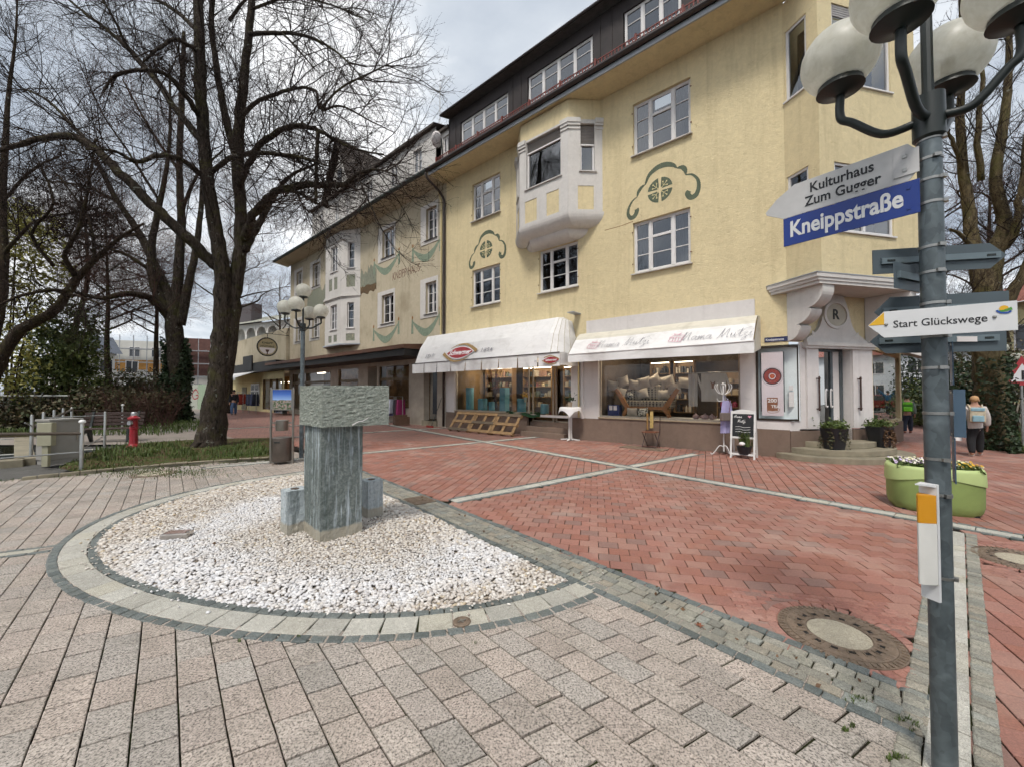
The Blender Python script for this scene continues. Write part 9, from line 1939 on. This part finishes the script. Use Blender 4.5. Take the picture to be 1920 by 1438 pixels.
t = thing('handbag', 'taupe handbag hanging beside the lavender apron', 'handbag', tuple(c + Vector((-0.12, -0.2, 0.95)))); m = MB(f); m.box(-0.3, -0.02, -0.24, -0.16, 0.9, 1.1); m.build('bag', simple('taupe_leather', '6a5f58', 0.6, 0.1), t, bevel=0.015); m = MB(f); m.tube(smooth_pts([(-0.03, -0.2, 1.1), (0.05, -0.17, 1.35), (0.0, -0.1, 1.42)], 4), 0.007, 5); m.build('strap', simple('maroon_strap', '5a2a30', 0.6, 0.1), t)
# chalk board
c = FAC(-0.88, 0.68, 0); t = thing('chalk_board', 'white framed chalk A-board with a potted plant beside the corner window', 'sign board', tuple(c)); M_CHALK = simple('blackboard', '1d1f22', 0.8, 0.15, 5)
for sg in (1, -1):
 f = lambda x, y, z, sg=sg: FAC(-0.88 + x, 0.68 + sg * (0.2 - 0.19 * z / 1.18) + y, z)
 for x in (-0.27, 0.23): m = MB(f); m.box(x, x + 0.04, -0.012, 0.012, 0, 1.15); m.build('upright', M_WMET, t)
 for z in (0.08, 0.48, 1.08): m = MB(f); m.box(-0.23, 0.23, -0.01, 0.01, z, z + 0.045); m.build('crossbar', M_WMET, t)
 if sg > 0:
  m = MB(f); m.box(-0.23, 0.23, -0.006, 0.004, 0.525, 1.08); m.build('board', M_CHALK, t); m = MB(f); pr = [(-0.23 + 0.46 * i / 12, 1.14 + 0.05 * math.sin(math.pi * i / 12)) for i in range(13)]; m.prism([(-0.23, 1.12)] + pr + [(0.23, 1.12)], -0.01, 0.01, 'y'); m.build('crest', M_WMET, t)
  script('Mama', lambda x, d, z: f(-0.2 + x, 0.006 + d, 0.98 + z), 0.036, M_WMET, t, 0.006); script('Mutzi', lambda x, d, z: f(-0.12 + x, 0.006 + d, 0.88 + z - 0.1 * x), 0.036, M_WMET, t, 0.006)
  for k in range(3): m = MB(f); ribbon(m, [(-0.16, 0.76 - k * 0.06), (-0.06, 0.77 - k * 0.06), (0.02, 0.75 - k * 0.06), (0.16, 0.765 - k * 0.06)], 0.008, 0.005, 0.007); m.build('chalk_line', M_WMET, t, recalc=False)
  m = MB(f); m.poly([(0.14, 0.007, 0.98), (0.18, 0.007, 1.03), (0.16, 0.007, 1.045), (0.14, 0.007, 1.03), (0.12, 0.007, 1.045), (0.1, 0.007, 1.03)]); m.build('chalk_heart', M_PINK, t, recalc=False)
p = FAC(-0.85, 0.8, 0.0); t = thing('flower_pot', 'black bowl with white blossom and narcissus standing in the chalk board', 'plant pot', tuple(p)); MB().lathe([(0.12, 0.1), (0.17, 0.3), (0.15, 0.3)], p, 20).build('pot', M_POTB, t, smooth=True, auto=40); blades('leaves', [(p.x + random.gauss(0, 0.06), p.y + random.gauss(0, 0.06), 0.3) for _ in range(120)], 0.34, 0.01, M_GRS, t)['kind'] = 'stuff'; m = MB(); m.ball((p.x - 0.09, p.y - 0.06, 0.36), 0.07, 12, 8, (1, 1, 0.7)); m.build('blossom', PW, t, smooth=True)
# broom, crate, clothes rails before the painted house
t = thing('broom', 'red broom leaning by the downpipe', 'broom', tuple(FAC(-13.35, 0.3, 0))); m = MB(FAC); m.tube([(-13.5, 0.45, 0.08), (-13.2, 0.12, 1.35)], 0.013, 6); m.build('handle', M_LBLK, t); m = MB(FAC); m.box(-13.85, -13.4, 0.42, 0.5, 0.0, 0.08); m.build('head', simple('broom_red', '8a2a22', 0.6, 0.1), t)
t = thing('cardboard_box', 'crumpled brown box lying before the painted house', 'box', tuple(FAC(-15.6, 0.7, 0))); f = rotframe(FAC(-15.7, 0.6, 0.0), 0.5)
for a, b_, c_, d_, e, g_ in ((-0.35, 0.35, -0.25, -0.23, 0.02, 0.42), (-0.35, 0.35, 0.23, 0.25, 0.02, 0.5), (-0.35, -0.33, -0.23, 0.23, 0.02, 0.45), (0.33, 0.35, -0.23, 0.23, 0.02, 0.38)): m = MB(f); m.box(a, b_, c_, d_, e, g_); m.build('side', simple('cardboard', '5a4232', 0.85, 0.2, 5), t)
def rack(label, s0, s1, o, cols, z1=1.25):
 t = thing('clothes_rack', label, 'clothes rack', tuple(FAC((s0 + s1) / 2, o, 0))); m = MB(FAC); m.tube([(s0, o, 0), (s0, o, z1 + 0.15), (s1, o, z1 + 0.15), (s1, o, 0)], 0.02, 6); m.build('frame', M_STEEL, t); s = s0 + 0.1
 while s < s1 - 0.08:
  c = random.choice(cols); m = MB(FAC); w = 0.06; h = random.uniform(0.7, 0.9); m.add([(s, o - 0.22, z1), (s, o + 0.22, z1), (s, o + 0.27, z1 - h), (s, o - 0.27, z1 - h), (s + w, o - 0.2, z1), (s + w, o + 0.2, z1), (s + w, o + 0.26, z1 - h), (s + w, o - 0.26, z1 - h)], [(0, 1, 2, 3), (4, 7, 6, 5), (0, 4, 5, 1), (1, 5, 6, 2), (2, 6, 7, 3), (3, 7, 4, 0)]); m.build('garment', simple('garment_' + c, c, 0.9, 0.1), t); s += 0.11
rack('clothes rack with lilac and white blouses before the boutique window', -18.2, -16.9, 0.25, ['8a86b4', 'b9bcc8', '6e6aa0', 'c8c8cc']); rack('clothes rack with dark and pink tops beside the boutique column', -16.8, -16.2, 0.2, ['4a2030', '8a2a5a', '2a2a30'])
rack('rack of dark blue jackets before the low shop', -34.5, -32.8, 1.9, ['2a3048', '1f2230', '343c5c'], 1.5); rack('rack of dark green and black jackets further along the low shop', -37.2, -35.6, 2.0, ['1e2a24', '18181a', '8a3428'], 1.5)
shelf(-31.3, -29.6, 1.2, 0.1, 1.7, 6, M_LBLK, 'postcard stand before the pharmacy', ['8a8fa0', 'a8a09a', '6a7088', 'b8b4b0'], False, 0.1)
# ------------------------------------------------------------------ people
def skin(name, J, E_, mat, par, tf, sub=1):
 ks = list(J); me = bpy.data.meshes.new(name); me.from_pydata([tuple(tf(*J[k][0])) for k in ks], [(ks.index(a), ks.index(b)) for a, b in E_], []); o = obj(name, me, mat, par)
 o.modifiers.new('skin', 'SKIN'); sv = me.skin_vertices[0].data
 for i, k in enumerate(ks): sv[i].radius = (J[k][1], J[k][1] * (J[k][2] if len(J[k]) > 2 else 1)); sv[i].use_root = (i == 0)
 s = o.modifiers.new('sub', 'SUBSURF'); s.levels = s.render_levels = sub + 1
 me.polygons.foreach_set('use_smooth', [True] * len(me.polygons)); return o
M_SKIN = simple('skin', 'a97f6a', 0.6, 0.05, 5)
def person(label, base, head, h, top, trou, shoe, hairc, arms='down', stride=0.22, coat=0.0, hat=None):
 """head = heading angle; body faces +y of its own frame"""
 t = thing('person', label, 'person', tuple(base)); R = rotframe(base, head); k = h / 1.7; tf = lambda x, y, z: R(x * k, y * k, z * k)
 ha = {'down': ((0.225, 0.02, 1.12), (0.24, 0.1, 0.86)), 'up': ((0.42, 0.0, 1.62), (0.62, 0.02, 1.86))}[arms]
 J = {'hip': ((0, 0, 0.95), 0.13, 0.8), 'chest': ((0, 0, 1.25), 0.15, 0.75), 'sh': ((0, 0, 1.4), 0.12, 0.8), 'neck': ((0, 0.01, 1.48), 0.055), 'h0': ((0, 0.02, 1.56), 0.085, 1.1), 'h1': ((0, 0.02, 1.66), 0.075, 1.1)}; E = [('hip', 'chest'), ('chest', 'sh'), ('sh', 'neck'), ('neck', 'h0'), ('h0', 'h1')]
 for s, n in ((1, 'l'), (-1, 'r')):
  st = stride * s
  J.update({n + 'k': ((0.1 * s, st * 0.6 + 0.04, 0.5), 0.075), n + 'a': ((0.1 * s, st - 0.03, 0.09), 0.045), n + 't': ((0.1 * s, st + 0.12, 0.04), 0.04, 0.7), n + 's': ((0.155 * s, 0, 1.37), 0.06), n + 'e': ((ha[0][0] * s, ha[0][1], ha[0][2]), 0.045), n + 'w': ((ha[1][0] * s, ha[1][1], ha[1][2]), 0.034), n + 'p': ((ha[1][0] * s, ha[1][1] + 0.02, ha[1][2] + (-0.09 if arms == 'down' else 0.09)), 0.034, 0.5), n + 'f': ((ha[1][0] * s, ha[1][1] + 0.04, ha[1][2] + (-0.16 if arms == 'down' else 0.16)), 0.02, 0.5), n + 'q': ((ha[1][0] * s - 0.03 * s, ha[1][1] + 0.06, ha[1][2] + (-0.1 if arms == 'down' else 0.1)), 0.012)}); E += [('hip', n + 'k'), (n + 'k', n + 'a'), (n + 'a', n + 't'), ('sh', n + 's'), (n + 's', n + 'e'), (n + 'e', n + 'w'), (n + 'w', n + 'p'), (n + 'p', n + 'f'), (n + 'p', n + 'q')]
 sk = {a: (b[0], b[1] * k) + tuple(b[2:]) for a, b in J.items()}
 skin('body', sk, E, M_SKIN, t, tf)
 g = lambda ks, e: {a: (J[a][0], (J[a][1] + e) * k) + tuple(J[a][2:]) for a in ks}
 skin('trousers', g(['hip', 'lk', 'la', 'rk', 'ra'], 0.025), [('hip', 'lk'), ('lk', 'la'), ('hip', 'rk'), ('rk', 'ra')], simple('cloth_' + trou, trou, 0.9, 0.12, 8), t, tf)
 jk = g(['chest', 'hip', 'sh', 'ls', 'le', 'lw', 'rs', 're', 'rw'], 0.03 + coat * 0.012)
 if coat: jk['hem'] = ((0, 0, 0.95 - 0.3 * coat), 0.19 * k, 0.8)
 skin('jacket', jk, [('chest', 'hip'), ('chest', 'sh'), ('sh', 'ls'), ('ls', 'le'), ('le', 'lw'), ('sh', 'rs'), ('rs', 're'), ('re', 'rw')] + ([('hip', 'hem')] if coat else []), simple('cloth_' + top, top, 0.85, 0.12, 8, bump=0.01, bscale=18), t, tf)
 for n in 'lr': skin('shoe', g([n + 'a', n + 't'], 0.018), [(n + 'a', n + 't')], simple('shoe_' + shoe, shoe, 0.7, 0.1), t, tf)
 m = MB(tf); m.ball((0, 0.0, 1.635), 0.102, 14, 10, (0.92, 1.08, 0.95)); m.build('hat' if hat else 'hair', simple('hair_' + (hat or hairc), hat or hairc, 0.85, 0.15), t, smooth=True)
 m = MB(tf); m.ball((0, 0.115, 1.585), 0.018, 8, 6, (0.8, 1.2, 1.2)); m.build('nose', M_SKIN, t, smooth=True)
 for s in (1, -1):
  m = MB(tf); m.ball((0.035 * s, 0.1, 1.61), 0.011, 8, 6); m.build('eye', M_INK, t); m = MB(tf); m.ball((0.092 * s, 0.02, 1.58), 0.022, 8, 6, (0.5, 1, 1.4)); m.build('ear', M_SKIN, t)
 m = MB(tf); m.box(-0.025, 0.025, 0.1, 0.112, 1.53, 1.538); m.build('mouth', simple('lip', '7a4038', 0.6, 0.05), t)
 return tf
def rucksack(tf, label, c1, c2, s=1.0):
 p = tf(0, -0.24, 1.0); t = thing('rucksack', label, 'rucksack', tuple(p)); m = MB(tf)
 m.box(-0.15 * s, 0.15 * s, -0.33, -0.19, 0.98, 1.36); m.build('bag', simple('bag_' + c1, c1, 0.7, 0.15, 14), t, bevel=0.03); m = MB(tf); m.box(-0.11 * s, 0.11 * s, -0.385, -0.335, 1.0, 1.18); m.build('pocket', simple('bag_' + c2, c2, 0.7, 0.15, 14), t, bevel=0.02); m = MB(tf); m.box(-0.13 * s, 0.13 * s, -0.345, -0.3, 1.3, 1.39); m.build('flap', simple('bag_' + c2, c2), t, bevel=0.015)
 for x in (-0.1, 0.1): m = MB(tf); m.tube(smooth_pts([(x, -0.19, 1.32), (x * 1.3, -0.05, 1.47), (x * 1.5, 0.14, 1.38), (x * 1.5, 0.12, 1.15), (x * 1.3, -0.19, 1.02)], 4), 0.018, 6); m.build('strap', simple('bag_' + c1, c1), t, recalc=False)
tf = person('person in a pale quilted coat and orange-beige woolly hat walking away on the right', G(1830, 855), math.radians(-40), 1.5, 'bbb4ae', '17171a', 'c8c4bc', '8a8a8a', coat=0.9, hat='b08a62', stride=0.16)
rucksack(tf, 'pale blue and cream rucksack on the person in the quilted coat', 'b7ab94', '7fa0ac')
p = tf(0.33, 0.12, 0.42); t = thing('carrier_bag', 'white carrier bag held by the person in the quilted coat', 'bag', tuple(p)); m = MB(tf); m.sheet(lambda u, v: (-0.33 + 0.1 * math.cos(6.283 * u) * (1 - 0.5 * v), 0.12 + 0.12 * math.sin(6.283 * u) * (1 - 0.7 * v), 0.42 + 0.34 * v), 12, 5); m.build('bag', PW, t, smooth=True, recalc=False)
tf = person('child in a grey jacket and green cap walking away behind the sign post', G(1702, 812), math.radians(-42), 1.5, '5c645f', '1d2333', '7a3a3a', '3a2a20', hat='39452f', stride=0.14); rucksack(tf, 'bright green rucksack on the walking child', '3f7a1e', '6fc02a', 1.15)
person('person in a blue jacket with both arms raised far behind the child', Vector((27.5, 28.5, 0)), math.radians(160), 1.72, '2a5a7a', '20242c', '303030', '2c221c', 'up', 0.1)
person('person in a black jacket and jeans walking towards the fountain down the street', G(438, 778), math.radians(215), 1.78, '1a1a1d', '52688a', '3a3a3a', '2a2320', stride=0.2)
person('person in a dark coat beside the black jacket walker, further down the street', Vector((-25.4, 37.5, 0)), math.radians(30), 1.7, '2c3034', '23252a', '202020', '33302c', coat=0.4); person('person in a red jacket in front of the low shop far down the street', Vector((-24.6, 38, 0)), math.radians(30), 1.5, '8a2430', '23252a', '202020', '33302c')
# ------------------------------------------------------------------ small things
t = thing('satellite_dish', 'white satellite dish fixed to the eaves where the houses meet', 'satellite dish', tuple(FAC(-12.7, 0.6, 12.5))); dp = FAC(-12.75, 0.75, 13.0); q = Vector((-0.75, 0.45, 0.35)).to_track_quat('Z', 'Y').to_matrix(); tf = lambda x, y, z: dp + q @ Vector((x, y, z))
m = MB(tf); m.lathe([(0.02, 0), (0.15, 0.015), (0.26, 0.05), (0.32, 0.085), (0.33, 0.08), (0.26, 0.04), (0.02, -0.015)], (0, 0, 0), 24); m.build('dish', PW, t, smooth=True); m = MB(tf); m.tube([(0, -0.3, 0.07), (0, 0, 0.36)], 0.014, 6); m.build('feed_arm', M_STEEL, t); m = MB(FAC); m.tube([(-12.7, 0.5, 12.0), (-12.7, 0.6, 13.1)], 0.03, 8); m.build('mast', M_LBLK, t)
t = thing('roof_antenna', 'thin television antenna on the roof beside the dark dormers', 'antenna', tuple(FAC(-14.2, -1, 14))); m = MB(FAC); m.tube([(-14.3, -0.6, 14.0), (-14.3, -0.6, 17.2)], 0.022, 6); m.build('mast', M_STEEL, t)
for z, L in ((16.9, 1.4), (15.9, 1.0)):
 m = MB(FAC); m.tube([(-14.3 - L * 0.6, -0.6, z - 0.3), (-14.3 + L * 0.6, -0.6, z + 0.25)], 0.012, 5); m.build('boom', M_STEEL, t)
 for k in range(6): x = -14.3 + L * (k / 5 - 0.5); m = MB(FAC); m.tube([(x, -0.95, z + 0.25 * (k / 5 - 0.5)), (x, -0.25, z + 0.25 * (k / 5 - 0.5))], 0.008, 4); m.build('element', M_STEEL, t)
b = Vector((30.5, 33, 0)); t = thing('parked_car', 'dark red car parked far down the side street', 'car', tuple(b)); f = rotframe(b, 0.1); M_CAR = simple('car_red', '6a1a1c', 0.25, 0.08, 2, coat=0.6)
m = MB(f); m.prism([(-2.0, 0.35), (2.0, 0.35), (2.05, 0.75), (1.4, 0.95), (0.8, 1.42), (-1.1, 1.45), (-1.7, 1.0), (-2.05, 0.9)], -0.85, 0.85, 'y'); m.build('body', M_CAR, t, bevel=0.08); m = MB(f); m.prism([(1.2, 0.97), (0.74, 1.36), (-1.05, 1.38), (-1.45, 1.0)], -0.86, 0.86, 'y'); m.build('window', M_DKGL, t)
for x in (-1.25, 1.3):
 for y in (-0.82, 0.7): m = MB(f); m.tube([(x, y, 0.32), (x, y + 0.16, 0.32)], 0.32, 18); m.build('wheel', M_LBLK, t)
for y in (-0.6, 0.6): m = MB(f); m.ball((2.03, y, 0.72), 0.13, 10, 6, (0.4, 1, 0.6)); m.build('headlight', PW, t)
b = Vector((19.3, 15.6, 0)); t = thing('terracotta_planter', 'wide terracotta planter on the verge at the right edge', 'planter', tuple(b)); MB().lathe([(0.3, 0.05), (0.46, 0.45), (0.5, 0.46), (0.5, 0.52), (0.42, 0.52), (0.4, 0.45), (0.0, 0.44)], b, 24, False).build('bowl', simple('terracotta', '8a5038', 0.8, 0.12, 4), t, smooth=True, auto=40); MB().lathe([(0.24, 0), (0.24, 0.06)], b, 20).build('foot', simple('terracotta', '8a5038'), t)
b = G(1930, 842); t = thing('warning_sign', 'red-bordered triangular road sign at the right edge', 'road sign', tuple(b)); q0, q1 = D(1917, 716, b.y), D(1917, 664, b.y); f = frame((q0.x, q0.y, 0), (1, -0.2, 0), (-0.2, -1, 0)); z0, h = q0.z - 0.1, q1.z - q0.z
for e, d, c, nm in ((0, 0, M_REDINK, 'border'), (0.11, 0.006, M_SW2, 'face')): m = MB(f); m.prism([(-h * 0.62 + e * 1.7, z0 + e), (h * 0.62 - e * 1.7, z0 + e), (0, z0 + h * 1.06 - e * 2)], d, d + 0.005, 'y'); m.build(nm, c, t)
m = MB(f); m.tube([(0, -0.03, 0), (0, -0.03, z0 + h)], 0.03, 8); m.build('pole', M_POST, t); m = MB(f); m.tube([(0, 0.013, z0 + 0.16), (0, 0.013, z0 + 0.42)], 0.03, 6); m.build('symbol', M_INK, t)
b = Vector((21.0, 16.6, 0)); lamp('street_lamp', 'far lamp post with round globes at the right edge beyond the verge', b, 2.7, [(-0.4, 0.1, 3.1), (0.4, -0.1, 3.1)], 0.17, 0.05)
b = Vector((13.6, 14.9, 0)); t = thing('green_bin', 'small green litter bin beside the footpath behind the post', 'litter bin', tuple(b)); MB().lathe([(0.22, 0.1), (0.28, 0.75), (0.3, 0.76), (0.26, 0.74)], b, 18).build('bucket', simple('bin_green', '1d5a38', 0.5, 0.1), t, smooth=True, auto=40); MB().lathe([(0.03, 0), (0.03, 0.12)], b, 8).build('post', M_LBLK, t)
p = G(1312, 1172, 0.012); m = MB(rotframe(p, 0.4)); m.poly([(0.035 * math.cos(a) * (1.0 if k % 2 else 0.45), 0.035 * math.sin(a) * (1.0 if k % 2 else 0.45), 0.004 * (k % 3)) for k, a in enumerate([k * 0.4488 for k in range(14)])]); m.box(-0.001, 0.001, -0.05, -0.03, 0.0, 0.002); tag(m.build('fallen_leaf', simple('dry_leaf', '7a4a34', 0.8, 0.1), None, recalc=False), 'dry brown leaf lying on the sett gutter', 'leaf')
